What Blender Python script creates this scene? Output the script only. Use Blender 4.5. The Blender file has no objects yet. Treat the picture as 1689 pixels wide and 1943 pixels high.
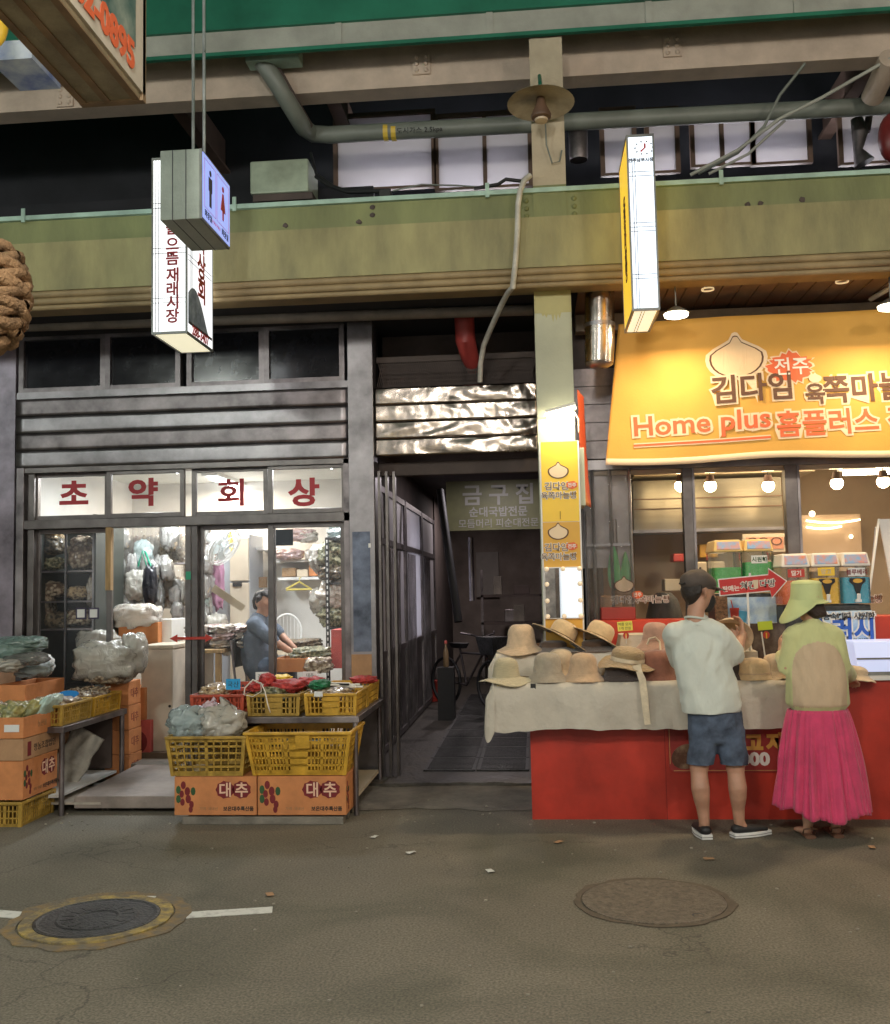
import bpy, bmesh, math, random
import numpy as np
from mathutils import Vector, Matrix, noise
random.seed(7)
R = math.radians
SC = bpy.context.scene
COL = SC.collection
# ------------------------------------------------------------------ camera, world, exposure
W_, H_, F_ = 1689., 1943., 1900.
CH = 1.6
YAW, PITCH, ROLL = R(5.0), R(4.4), R(-1.15)
_f = Vector((-math.sin(YAW)*math.cos(PITCH), math.cos(YAW)*math.cos(PITCH), math.sin(PITCH)))
_r0 = Vector((math.cos(YAW), math.sin(YAW), 0)); _u0 = _r0.cross(_f)
_r = _r0*math.cos(ROLL)+_u0*math.sin(ROLL); _u = _r.cross(_f)
cam = bpy.data.cameras.new('camera'); camo = bpy.data.objects.new('camera', cam); COL.objects.link(camo)
m = Matrix.Identity(4)
for i in range(3):
    m[i][0], m[i][1], m[i][2] = _r[i], _u[i], -_f[i]
m[2][3] = CH
camo.matrix_world = m
cam.sensor_fit = 'VERTICAL'; cam.sensor_height = 24; cam.lens = 24*F_/H_
cam.clip_start = .05; cam.clip_end = 400
SC.camera = camo
SC.render.resolution_x, SC.render.resolution_y = 890, 1024
w = bpy.data.worlds.new('World'); SC.world = w; w.use_nodes = True
nt = w.node_tree
sky = nt.nodes.new('ShaderNodeTexSky'); sky.sky_type = 'NISHITA'; sky.sun_disc = False
sky.sun_elevation = R(4); sky.sun_rotation = R(150)
nt.nodes['Background'].inputs['Strength'].default_value = .05
nt.links.new(sky.outputs[0], nt.nodes['Background'].inputs['Color'])
SC.view_settings.view_transform = 'Standard'; SC.view_settings.look = 'None'
SC.view_settings.exposure = 0.12; SC.view_settings.gamma = 1
SC.view_settings.use_curve_mapping = False
SC.cycles.use_denoising = True
SC.cycles.max_bounces = 8; SC.cycles.transparent_max_bounces = 24; SC.cycles.diffuse_bounces = 4
SC.cycles.glossy_bounces = 4; SC.cycles.sample_clamp_indirect = 6
SC.cycles.caustics_reflective = False; SC.cycles.caustics_refractive = False

def P(px, py, Y):
    """point of the photograph that stands at distance Y from the camera line"""
    d = _f + _r*((px-W_/2)/F_) - _u*((py-H_/2)/F_)
    t = Y/d.y
    return Vector((d.x*t, Y, CH+d.z*t))
def G(px, py, z=0):
    d = _f + _r*((px-W_/2)/F_) - _u*((py-H_/2)/F_)
    t = (z-CH)/d.z
    return Vector((d.x*t, d.y*t, z))
def X(px, py, Y): return P(px, py, Y).x
def Z(px, py, Y): return P(px, py, Y).z

# ------------------------------------------------------------------ lamps
LK = 1.0
def area(name, loc, size, power, color, direction=(0, 0, -1), size_y=None, parent=None):
    l = bpy.data.lights.new(name, 'AREA'); l.energy = power*LK; l.color = color
    l.shape = 'RECTANGLE' if size_y else 'DISK'; l.size = size
    if size_y: l.size_y = size_y
    o = bpy.data.objects.new(name, l); COL.objects.link(o)
    o.location = loc
    o.rotation_euler = Vector(direction).to_track_quat('-Z', 'Y').to_euler()
    return o
def point(name, loc, power, color, r=.04):
    l = bpy.data.lights.new(name, 'POINT'); l.energy = power*LK; l.color = color; l.shadow_soft_size = r
    o = bpy.data.objects.new(name, l); COL.objects.link(o); o.location = loc
    return o

# ------------------------------------------------------------------ materials
def mat(name, col, rough=.5, metal=0., var=.12, scale=6., bump=.0, bscale=60., col2=None, mix2=.5,
        stretch=(1, 1, 1), emit=None, estr=0., alpha=1., coat=0., spec=.5, sss=0., vor=False, sheen=0., trans=0.):
    M = bpy.data.materials.new(name); M.use_nodes = True
    n = M.node_tree.nodes; L = M.node_tree.links; b = n['Principled BSDF']
    b.inputs['Roughness'].default_value = rough; b.inputs['Metallic'].default_value = metal
    b.inputs['Coat Weight'].default_value = coat; b.inputs['Specular IOR Level'].default_value = spec
    b.inputs['Alpha'].default_value = alpha; b.inputs['Sheen Weight'].default_value = sheen
    b.inputs['Transmission Weight'].default_value = trans
    if sss:
        b.inputs['Subsurface Weight'].default_value = sss; b.inputs['Subsurface Scale'].default_value = .02
    tc = n.new('ShaderNodeTexCoord'); mp = n.new('ShaderNodeMapping'); L.new(tc.outputs['Object'], mp.inputs[0])
    mp.inputs['Scale'].default_value = stretch
    c1 = tuple(col)+(1,)
    if col2 is not None or var > 0:
        if vor:
            t = n.new('ShaderNodeTexVoronoi'); t.inputs['Scale'].default_value = scale; src = t.outputs['Distance']
        else:
            t = n.new('ShaderNodeTexNoise'); t.inputs['Scale'].default_value = scale
            t.inputs['Detail'].default_value = 6; t.inputs['Roughness'].default_value = .62; src = t.outputs['Fac']
        L.new(mp.outputs[0], t.inputs['Vector'])
        r = n.new('ShaderNodeValToRGB'); L.new(src, r.inputs[0])
        if col2 is None:
            r.color_ramp.elements[0].color = tuple(c*(1-var*1.6) for c in col)+(1,)
            r.color_ramp.elements[1].color = tuple(min(1, c*(1+var)) for c in col)+(1,)
            r.color_ramp.elements[0].position = .3; r.color_ramp.elements[1].position = .7
        else:
            r.color_ramp.elements[0].color = c1; r.color_ramp.elements[1].color = tuple(col2)+(1,)
            r.color_ramp.elements[0].position = max(0, mix2-.14); r.color_ramp.elements[1].position = min(1, mix2+.14)
        L.new(r.outputs[0], b.inputs['Base Color'])
        mr = n.new('ShaderNodeMapRange'); L.new(t.outputs[0], mr.inputs[0])
        mr.inputs[3].default_value = max(.02, rough-.1); mr.inputs[4].default_value = min(1, rough+.12)
        L.new(mr.outputs[0], b.inputs['Roughness'])
    else:
        b.inputs['Base Color'].default_value = c1
    if bump:
        t2 = n.new('ShaderNodeTexNoise'); t2.inputs['Scale'].default_value = bscale; t2.inputs['Detail'].default_value = 4
        L.new(mp.outputs[0], t2.inputs['Vector'])
        bm = n.new('ShaderNodeBump'); bm.inputs['Strength'].default_value = bump; bm.inputs['Distance'].default_value = .02
        L.new(t2.outputs['Fac'], bm.inputs['Height']); L.new(bm.outputs[0], b.inputs['Normal'])
    if emit is not None:
        b.inputs['Emission Color'].default_value = tuple(emit)+(1,); b.inputs['Emission Strength'].default_value = estr
    return M

def film(name, tint=(1, 1, 1), clear=.55, rough=.12, bump=.6, bscale=14., gloss=.35, body=(.8, .8, .8)):
    """thin see-through sheet: clear part, white body and gloss"""
    M = bpy.data.materials.new(name); M.use_nodes = True
    n = M.node_tree.nodes; L = M.node_tree.links; n.remove(n['Principled BSDF'])
    out = n['Material Output']
    tr = n.new('ShaderNodeBsdfTransparent'); tr.inputs[0].default_value = tuple(tint)+(1,)
    di = n.new('ShaderNodeBsdfDiffuse'); di.inputs[0].default_value = tuple(body)+(1,)
    tl = n.new('ShaderNodeBsdfTranslucent'); tl.inputs[0].default_value = tuple(body)+(1,)
    m0 = n.new('ShaderNodeMixShader'); m0.inputs[0].default_value = .5; L.new(di.outputs[0], m0.inputs[1]); L.new(tl.outputs[0], m0.inputs[2])
    gl = n.new('ShaderNodeBsdfGlossy'); gl.inputs['Roughness'].default_value = rough
    m1 = n.new('ShaderNodeMixShader'); m1.inputs[0].default_value = clear
    L.new(m0.outputs[0], m1.inputs[1]); L.new(tr.outputs[0], m1.inputs[2])
    lw = n.new('ShaderNodeLayerWeight'); lw.inputs[0].default_value = gloss
    m2 = n.new('ShaderNodeMixShader'); L.new(lw.outputs['Fresnel'], m2.inputs[0])
    L.new(m1.outputs[0], m2.inputs[1]); L.new(gl.outputs[0], m2.inputs[2]); L.new(m2.outputs[0], out.inputs[0])
    if bump:
        tc = n.new('ShaderNodeTexCoord')
        t2 = n.new('ShaderNodeTexNoise'); t2.inputs['Scale'].default_value = bscale; t2.inputs['Detail'].default_value = 3
        t2.inputs['Distortion'].default_value = 1.5
        L.new(tc.outputs['Object'], t2.inputs['Vector'])
        bm = n.new('ShaderNodeBump'); bm.inputs['Strength'].default_value = bump; bm.inputs['Distance'].default_value = .03
        L.new(t2.outputs['Fac'], bm.inputs['Height'])
        for q in (gl, di, lw): L.new(bm.outputs[0], q.inputs['Normal'])
    return M

m_asphalt = mat('asphalt', (.168, .15, .115), .8, var=.12, scale=1.1, bump=.12, bscale=160)
# asphalt: two scales of tone plus stones
def asphalt_detail(M):
    n = M.node_tree.nodes; L = M.node_tree.links; b = n['Principled BSDF']
    base = b.inputs['Base Color'].links[0].from_socket
    tc = n.new('ShaderNodeTexCoord')
    v = n.new('ShaderNodeTexNoise'); v.inputs['Scale'].default_value = 85; v.inputs['Detail'].default_value = 5
    L.new(tc.outputs['Object'], v.inputs['Vector'])
    r = n.new('ShaderNodeValToRGB'); r.color_ramp.elements[0].position = .36; r.color_ramp.elements[1].position = .7
    r.color_ramp.elements[0].color = (.62, .62, .62, 1); r.color_ramp.elements[1].color = (1.4, 1.4, 1.38, 1)
    L.new(v.outputs[0], r.inputs[0])
    mx = n.new('ShaderNodeMix'); mx.data_type = 'RGBA'; mx.blend_type = 'MULTIPLY'; mx.inputs[0].default_value = 1
    L.new(base, mx.inputs[6]); L.new(r.outputs[0], mx.inputs[7])
    # dark old stains
    s = n.new('ShaderNodeTexNoise'); s.inputs['Scale'].default_value = .9; s.inputs['Detail'].default_value = 8; s.inputs['Distortion'].default_value = .8
    L.new(tc.outputs['Object'], s.inputs['Vector'])
    r2 = n.new('ShaderNodeValToRGB'); r2.color_ramp.elements[0].position = .33; r2.color_ramp.elements[1].position = .52
    r2.color_ramp.elements[0].color = (.62, .66, .62, 1); r2.color_ramp.elements[1].color = (1, 1, 1, 1)
    L.new(s.outputs[0], r2.inputs[0])
    my = n.new('ShaderNodeMix'); my.data_type = 'RGBA'; my.blend_type = 'MULTIPLY'; my.inputs[0].default_value = 1
    L.new(mx.outputs[2], my.inputs[6]); L.new(r2.outputs[0], my.inputs[7])
    # fine cracks, only here and there
    vo = n.new('ShaderNodeTexVoronoi'); vo.feature = 'DISTANCE_TO_EDGE'; vo.inputs['Scale'].default_value = 1.3
    wn = n.new('ShaderNodeTexNoise'); wn.inputs['Scale'].default_value = 5; wn.inputs['Detail'].default_value = 6
    L.new(tc.outputs['Object'], wn.inputs['Vector'])
    vm = n.new('ShaderNodeVectorMath'); vm.operation = 'MULTIPLY_ADD'; vm.inputs[1].default_value = (.35, .35, .35)
    L.new(wn.outputs['Color'], vm.inputs[0]); L.new(tc.outputs['Object'], vm.inputs[2]); L.new(vm.outputs[0], vo.inputs['Vector'])
    cr = n.new('ShaderNodeValToRGB'); cr.color_ramp.elements[0].position = 0.; cr.color_ramp.elements[1].position = .012
    cr.color_ramp.elements[0].color = (.55, .55, .55, 1); cr.color_ramp.elements[1].color = (1, 1, 1, 1); L.new(vo.outputs['Distance'], cr.inputs[0])
    mk = n.new('ShaderNodeTexNoise'); mk.inputs['Scale'].default_value = .6; L.new(tc.outputs['Object'], mk.inputs['Vector'])
    mr = n.new('ShaderNodeValToRGB'); mr.color_ramp.elements[0].position = .52; mr.color_ramp.elements[1].position = .6; L.new(mk.outputs[0], mr.inputs[0])
    mz = n.new('ShaderNodeMix'); mz.data_type = 'RGBA'; mz.blend_type = 'MULTIPLY'
    L.new(mr.outputs[0], mz.inputs[0]); L.new(my.outputs[2], mz.inputs[6]); L.new(cr.outputs[0], mz.inputs[7])
    L.new(mz.outputs[2], b.inputs['Base Color'])
asphalt_detail(m_asphalt)
m_conc = mat('worn concrete', (.2, .18, .15), .85, var=.3, scale=4, bump=.4, bscale=40)
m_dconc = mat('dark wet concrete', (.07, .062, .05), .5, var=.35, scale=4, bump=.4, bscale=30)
m_iron = mat('cast iron', (.06, .06, .06), .42, .5, var=.4, scale=12, bump=.5, bscale=60)
m_yring = mat('worn yellow paint', (.5, .36, .08), .7, col2=(.16, .13, .08), mix2=.42, scale=14, bump=.4)
m_yrust = mat('rusty stained asphalt', (.26, .17, .06), .8, col2=(.15, .13, .1), mix2=.46, scale=13, bump=.5)
m_wpaint = mat('worn white road paint', (.3, .3, .28), .7, col2=(.66, .66, .62), mix2=.36, scale=16, bump=.3)
m_mh2 = mat('asphalt covered lid', (.17, .14, .105), .85, var=.3, scale=40, bump=.7, bscale=90)

m_olive = mat('olive yellow beam paint', (.29, .265, .12), .55, var=.26, scale=3, bump=.15, bscale=50, stretch=(1, 1, .35))
m_olive2 = mat('green olive beam paint', (.19, .21, .085), .55, var=.2, scale=3, bump=.15, bscale=50, stretch=(1, 1, .3))
m_mould = mat('ochre moulding paint', (.29, .215, .11), .6, var=.2, scale=4, bump=.1)
m_ledge = mat('mint ledge strip', (.35, .5, .42), .5, var=.2, scale=5)
m_green = mat('green roof paint', (.014, .15, .09), .5, var=.25, scale=1.5)
m_gutter = mat('grey gutter paint', (.33, .34, .3), .6, var=.15, scale=3, bump=.1)
m_brown = mat('beige steel beam paint', (.5, .41, .33), .6, var=.15, scale=3, bump=.2, bscale=40)
m_dbrown = mat('dark brown girder paint', (.12, .075, .055), .7, var=.2)
m_colmint = mat('pale mint column paint', (.42, .44, .33), .5, var=.08, scale=3, bump=.08)
m_void = mat('near black void wall', (.02, .021, .026), .9, var=.3, scale=2)  # near-black colour stands in for the dark void above the shops
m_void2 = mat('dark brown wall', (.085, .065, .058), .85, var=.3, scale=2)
m_pipe = mat('grey gas pipe paint', (.17, .19, .165), .45, var=.15, scale=3)
m_steel = mat('brushed stainless steel', (.27, .255, .265), .36, .9, var=.35, scale=2.2, bump=.12, bscale=4)
m_steel_d = mat('tarnished stainless steel', (.24, .215, .22), .42, .88, var=.4, scale=3, bump=.12, bscale=5)
m_steel_c = mat('crumpled mirror steel', (.4, .35, .31), .24, 1., var=.3, scale=3, bump=.2, bscale=5)
m_alu = mat('dark bronze door frame', (.16, .145, .14), .35, .85, var=.25, scale=4)
m_black = mat('black rubber', (.015, .015, .016), .6, var=.2)
m_wood = mat('worn bare wood', (.42, .27, .12), .7, var=.3, scale=5, stretch=(4, 4, .6), bump=.2)
m_soffit = mat('brown soffit board', (.17, .11, .075), .5, var=.2, scale=4, stretch=(1, 1, 1), bump=.1)
m_white = mat('white paint', (.72, .72, .7), .5, var=.06)
m_cream = mat('cream wall paint', (.62, .52, .38), .7, var=.08, scale=2)
m_shopw = mat('pale shop wall', (.68, .66, .62), .7, var=.08, scale=2)
m_tan = mat('tan shop wall', (.42, .3, .18), .7, var=.1, scale=2)
m_dark = mat('dark glass backing', (.012, .013, .017), .15, var=.1)
m_red = mat('red counter panel', (.44, .032, .016), .42, var=.2, scale=3, bump=.35, bscale=3)
m_redp = mat('red plastic', (.5, .04, .025), .4, var=.12)
m_glass = film('window glass', (1, 1, 1), .97, .03, 0, gloss=.12, body=(.5, .5, .5))
m_film = film('clear crinkled plastic', (1, 1, 1), .72, .14, .9, 18, .4, (.75, .74, .7))
m_bagw = film('milky plastic bag', (1, 1, 1), .12, .16, 1., 11, .4, (.86, .82, .73))
m_bagb = film('bluish plastic bag', (.9, 1, 1), .22, .16, 1., 12, .4, (.66, .77, .77))
m_bagg = film('green plastic bag', (.8, 1, .9), .25, .14, 1., 10, .45, (.36, .52, .46))
m_bagk = mat('black plastic bag', (.015, .015, .02), .3, bump=.8, bscale=16)
m_frost = film('frosted glass', (1, 1, 1), .02, .4, 0, gloss=.1, body=(.8, .78, .82))
m_ycr = mat('yellow crate plastic', (.58, .33, .035), .45, var=.25, scale=9, bump=.1)
m_ycr2 = mat('faded mustard crate plastic', (.42, .26, .045), .5, var=.3, scale=9, bump=.1)
m_rcr = mat('red crate plastic', (.42, .065, .03), .45, var=.25, scale=9)
m_card = mat('orange cardboard', (.56, .22, .08), .8, var=.12, scale=8, bump=.12, bscale=30)
m_card2 = mat('brown cardboard', (.4, .23, .12), .8, var=.12, scale=8, bump=.12, bscale=30)
m_card3 = mat('pink red cardboard', (.55, .1, .09), .7, var=.12, scale=8)
m_cardin = mat('inside of cardboard', (.3, .19, .1), .9, var=.15)
m_ink = mat('maroon print', (.17, .012, .016), .7, var=.15)
m_inkk = mat('black print', (.02, .018, .018), .7, var=0)
m_inkg = mat('green print', (.03, .09, .03), .7, var=.15)
m_inkw = mat('white print', (.78, .74, .68), .6, var=0)
m_inkr = mat('red print', (.6, .05, .03), .6, var=0)
m_inkrw = mat('white letter print', (.75, .5, .35), .7, var=0)
m_lred = mat('dark red lettering', (.36, .012, .02), .5, var=.05)
m_ban = mat('yellow banner fabric', (.68, .37, .07), .7, var=.05, scale=2, bump=.05)
m_yel = mat('yellow sign print', (.86, .55, .04), .45, var=.03)
m_ochre = mat('ochre sign print', (.7, .38, .05), .5, var=.04)
m_gut = mat('brown letter print', (.12, .055, .03), .7, var=0)
m_pinkc = mat('pale cream outline print', (.8, .62, .42), .7, var=0)
m_coral = mat('coral letter print', (.72, .14, .05), .7, var=0)
m_cloth = mat('beige linen cloth', (.55, .5, .42), .9, var=.05, scale=9, bump=.9, bscale=10)
m_felt = mat('beige felt', (.58, .4, .23), .9, var=.08, scale=30, bump=.25, bscale=200, sheen=.3)
m_skin = mat('skin', (.5, .27, .17), .5, var=.06, scale=20, sss=.1)
m_hair = mat('dark hair', (.02, .014, .011), .45, var=.4, scale=60, bump=.5, bscale=120)

# ------------------------------------------------------------------ object helpers
BASE = {}
def tag(o, label=None, cat=None, group=None, kind=None):
    if label: o['label'] = label
    if cat: o['category'] = cat
    if group: o['group'] = group
    if kind: o['kind'] = kind
    return o
def thing(name, label, cat, loc=(0, 0, 0), group=None):
    o = bpy.data.objects.new(name, None); COL.objects.link(o); o.location = loc
    o.empty_display_size = .1
    BASE[o.name] = Vector(loc)
    return tag(o, label, cat, group)
class MB:
    def __init__(s): s.v = []; s.f = []; s.mi = []; s.cur = 0
    def add(s, vs, fs, mi=None):
        k = len(s.v); s.v += [tuple(v) for v in vs]; s.f += [tuple(i+k for i in f) for f in fs]
        s.mi += [s.cur if mi is None else mi]*len(fs); return s
    def box(s, x0, x1, y0, y1, z0, z1, mi=None, T=None):
        if x0 > x1: x0, x1 = x1, x0
        if y0 > y1: y0, y1 = y1, y0
        if z0 > z1: z0, z1 = z1, z0
        vs = [Vector(p) for p in ((x0,y0,z0),(x1,y0,z0),(x1,y1,z0),(x0,y1,z0),(x0,y0,z1),(x1,y0,z1),(x1,y1,z1),(x0,y1,z1))]
        if T is not None: vs = [T@v for v in vs]
        return s.add(vs, [(0,3,2,1),(4,5,6,7),(0,1,5,4),(1,2,6,5),(2,3,7,6),(3,0,4,7)], mi)
    def frus(s, c, a, b, z0, z1, mi=None, T=None):
        """frustum: base half sizes a, top half sizes b"""
        vs = [Vector((c[0]+sx*q[0], c[1]+sy*q[1], z)) for q, z in ((a, z0), (b, z1)) for sx, sy in ((-1,-1),(1,-1),(1,1),(-1,1))]
        if T is not None: vs = [T@v for v in vs]
        return s.add(vs, [(0,3,2,1),(4,5,6,7),(0,1,5,4),(1,2,6,5),(2,3,7,6),(3,0,4,7)], mi)
    def hexa(s, pts, mi=None):
        return s.add(pts, [(0,3,2,1),(4,5,6,7),(0,1,5,4),(1,2,6,5),(2,3,7,6),(3,0,4,7)], mi)
    def tube(s, pts, r, n=8, mi=None, caps=True, ry=None, ref=None, round_=False):
        pts = [Vector(p) for p in pts]
        rs = r if isinstance(r, (list, tuple)) else [r]*len(pts)
        rs = list(rs); rys = list(ry) if ry is not None else rs
        if round_:
            a, b = pts[0], pts[-1]
            d0 = (pts[0]-pts[1]).normalized(); d1 = (pts[-1]-pts[-2]).normalized()
            e0 = min(rs[0], rys[0]); e1 = min(rs[-1], rys[-1])
            pts = [a+d0*e0*.95, a+d0*e0*.7]+pts+[b+d1*e1*.7, b+d1*e1*.95]
            rs = [rs[0]*.3, rs[0]*.72]+rs+[rs[-1]*.72, rs[-1]*.3]; rys = [rys[0]*.3, rys[0]*.72]+rys+[rys[-1]*.72, rys[-1]*.3]
        vs = []; N = len(pts); side = None
        for i, p in enumerate(pts):
            t = (pts[min(i+1, N-1)]-pts[max(i-1, 0)])
            t = t.normalized() if t.length > 1e-9 else Vector((0, 0, 1))
            if ref is not None: side = Vector(ref)
            elif side is None: side = Vector((1, 0, 0)) if abs(t.x) < .9 else Vector((0, 1, 0))
            side = (side-t*side.dot(t))
            side = side.normalized() if side.length > 1e-6 else t.orthogonal().normalized()
            up = t.cross(side)
            for k in range(n):
                a = 2*math.pi*k/n
                vs.append(p+side*rs[i]*math.cos(a)+up*rys[i]*math.sin(a))
        fs = [(i*n+k, i*n+(k+1) % n, (i+1)*n+(k+1) % n, (i+1)*n+k) for i in range(N-1) for k in range(n)]
        if caps: fs += [tuple(range(n-1, -1, -1)), tuple((N-1)*n+k for k in range(n))]
        return s.add(vs, fs, mi)
    def lathe(s, prof, c=(0, 0, 0), n=24, mi=None, T=None, fx=None):
        vs = []
        for (r, z) in prof:
            for k in range(n):
                a = 2*math.pi*k/n
                v = Vector((r*math.cos(a), r*math.sin(a), z))
                if fx: v = fx(v, r, z, a)
                if T is not None: v = T@v
                vs.append(v+Vector(c))
        N = len(prof)
        fs = [(i*n+k, i*n+(k+1) % n, (i+1)*n+(k+1) % n, (i+1)*n+k) for i in range(N-1) for k in range(n)]
        if prof[0][0] < .004: fs.append(tuple(range(n-1, -1, -1)))
        if prof[-1][0] < .004: fs.append(tuple((N-1)*n+k for k in range(n)))
        return s.add(vs, fs, mi)
    def grid(s, fn, nu, nv, mi=None, closed=False):
        vs = [fn(i/nu, j/nv) for j in range(nv+1) for i in range(nu+1)]
        fs = [(j*(nu+1)+i, j*(nu+1)+i+1, (j+1)*(nu+1)+i+1, (j+1)*(nu+1)+i) for j in range(nv) for i in range(nu)]
        return s.add(vs, fs, mi)
    def slab(s, fn, nu, nv, th, mi=None):
        """grid surface with thickness th given as an offset vector"""
        th = Vector(th); n = (nu+1)*(nv+1)
        vs = [Vector(fn(i/nu, j/nv)) for j in range(nv+1) for i in range(nu+1)]
        q = lambda i, j: j*(nu+1)+i
        fs = [(q(i,j), q(i+1,j), q(i+1,j+1), q(i,j+1)) for j in range(nv) for i in range(nu)]
        fs += [tuple(reversed([k+n for k in f])) for f in fs]
        for i in range(nu):
            fs.append((q(i,0)+n, q(i+1,0)+n, q(i+1,0), q(i,0))); fs.append((q(i,nv), q(i+1,nv), q(i+1,nv)+n, q(i,nv)+n))
        for j in range(nv):
            fs.append((q(0,j), q(0,j+1), q(0,j+1)+n, q(0,j)+n)); fs.append((q(nu,j)+n, q(nu,j+1)+n, q(nu,j+1), q(nu,j)))
        return s.add(vs+[v+th for v in vs], fs, mi)
    def prism(s, poly, o, u, v, d, mi=None):
        """polygon poly in the plane (o,u,v), pushed out along d"""
        o, u, v, d = map(Vector, (o, u, v, d)); n = len(poly)
        a = [o+u*p[0]+v*p[1] for p in poly]
        fs = [tuple(range(n)), tuple(range(2*n-1, n-1, -1))]+[(i, i+n, (i+1) % n+n, (i+1) % n) for i in range(n)]
        return s.add(a+[p+d for p in a], fs, mi)
    def ball(s, c, r, n=12, k=8, mi=None, T=None, fx=None):
        if not isinstance(r, (list, tuple)): r = (r, r, r)
        def f(v, rr, z, a):
            q = Vector((v.x*r[0], v.y*r[1], z*r[2]))
            if fx: q = fx(q)
            return q
        prof = [(max(.0001, math.sin(math.pi*i/k)), -math.cos(math.pi*i/k)) for i in range(k+1)]
        return s.lathe(prof, c, n, mi, T, f)
    def mesh(s, name, mats, off):
        me = bpy.data.meshes.new(name)
        me.from_pydata([tuple(Vector(v)-off) for v in s.v], [], s.f)
        for q in (mats if isinstance(mats, (list, tuple)) else [mats]): me.materials.append(q)
        me.polygons.foreach_set('material_index', s.mi)
        me.update()
        return me
    def build(s, name, mats, parent=None, smooth=False, bevel=0, label=None, cat=None, group=None, kind=None, loc=None, fixn=True):
        if parent is not None: off = BASE[parent.name]
        elif loc is not None: off = Vector(loc)
        else:
            a = np.array([tuple(v) for v in s.v]); lo, hi = a.min(0), a.max(0)
            off = Vector(((lo[0]+hi[0])/2, (lo[1]+hi[1])/2, lo[2]))
        me = s.mesh(name, mats, off)
        if fixn:
            bm = bmesh.new(); bm.from_mesh(me)
            bmesh.ops.recalc_face_normals(bm, faces=bm.faces); bm.to_mesh(me); bm.free()
        if smooth:
            me.polygons.foreach_set('use_smooth', [True]*len(me.polygons))
            if smooth != 'all': me.set_sharp_from_angle(angle=R(40 if smooth is True else smooth))
        o = bpy.data.objects.new(name, me); COL.objects.link(o)
        if parent is not None: o.parent = parent; BASE[o.name] = off
        else: o.location = off; BASE[o.name] = off
        if bevel:
            b = o.modifiers.new('bevel', 'BEVEL'); b.width = bevel; b.segments = 2; b.limit_method = 'ANGLE'
        return tag(o, label, cat, group, kind)
def copy_tree(o, parent=None, loc=None, label=None, rz=None):
    c = o.copy(); COL.objects.link(c)
    if parent is not None: c.parent = parent
    if loc is not None: c.location = loc
    if rz is not None: c.rotation_euler = (0, 0, rz)
    if label: c['label'] = label
    BASE[c.name] = c.location.copy()
    for ch in list(o.children): copy_tree(ch, c)
    return c
def nz(p, s=1., seed=0): return noise.noise(Vector(p)*s+Vector((seed*7.3, seed*3.1, seed*1.7)))
def nv(p, s=1., seed=0): return noise.noise_vector(Vector(p)*s+Vector((seed*7.3, seed*3.1, seed*1.7)))

def text(s, size, o, u, v, material, parent, name='lettering', bold=.0, depth=.002, align='CENTER', sx=1., shear=0.):
    """flat lettering built as mesh: o centre, u reading direction, v up direction; it stands proud of the surface"""
    cu = bpy.data.curves.new('t', 'FONT'); cu.body = s; cu.size = size; cu.offset = bold
    cu.align_x = align; cu.align_y = 'CENTER'; cu.extrude = depth/2; cu.resolution_u = 3; cu.shear = shear
    ob = bpy.data.objects.new('t', cu); COL.objects.link(ob)
    dg = bpy.context.evaluated_depsgraph_get(); dg.update()
    me = bpy.data.meshes.new_from_object(ob.evaluated_get(dg))
    bpy.data.objects.remove(ob); bpy.data.curves.remove(cu)
    if len(me.vertices):
        a = np.empty(len(me.vertices)*3); me.vertices.foreach_get('co', a); a = a.reshape(-1, 3); c = (a.min(0)+a.max(0))/2
        me.transform(Matrix.Translation((-c[0], -c[1], 0)))
    u = Vector(u).normalized(); v = Vector(v).normalized(); n = u.cross(v)
    off = BASE[parent.name] if parent is not None else Vector(o)
    T = Matrix(((u.x*sx, v.x, n.x, o[0]-off.x), (u.y*sx, v.y, n.y, o[1]-off.y), (u.z*sx, v.z, n.z, o[2]-off.z), (0, 0, 0, 1)))
    me.transform(T); me.materials.clear(); me.materials.append(material); me.name = name
    r = bpy.data.objects.new(name, me); COL.objects.link(r)
    if parent is not None: r.parent = parent
    else: r.location = off
    return r
XA, ZA = Vector((1, 0, 0)), Vector((0, 0, 1))

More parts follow.
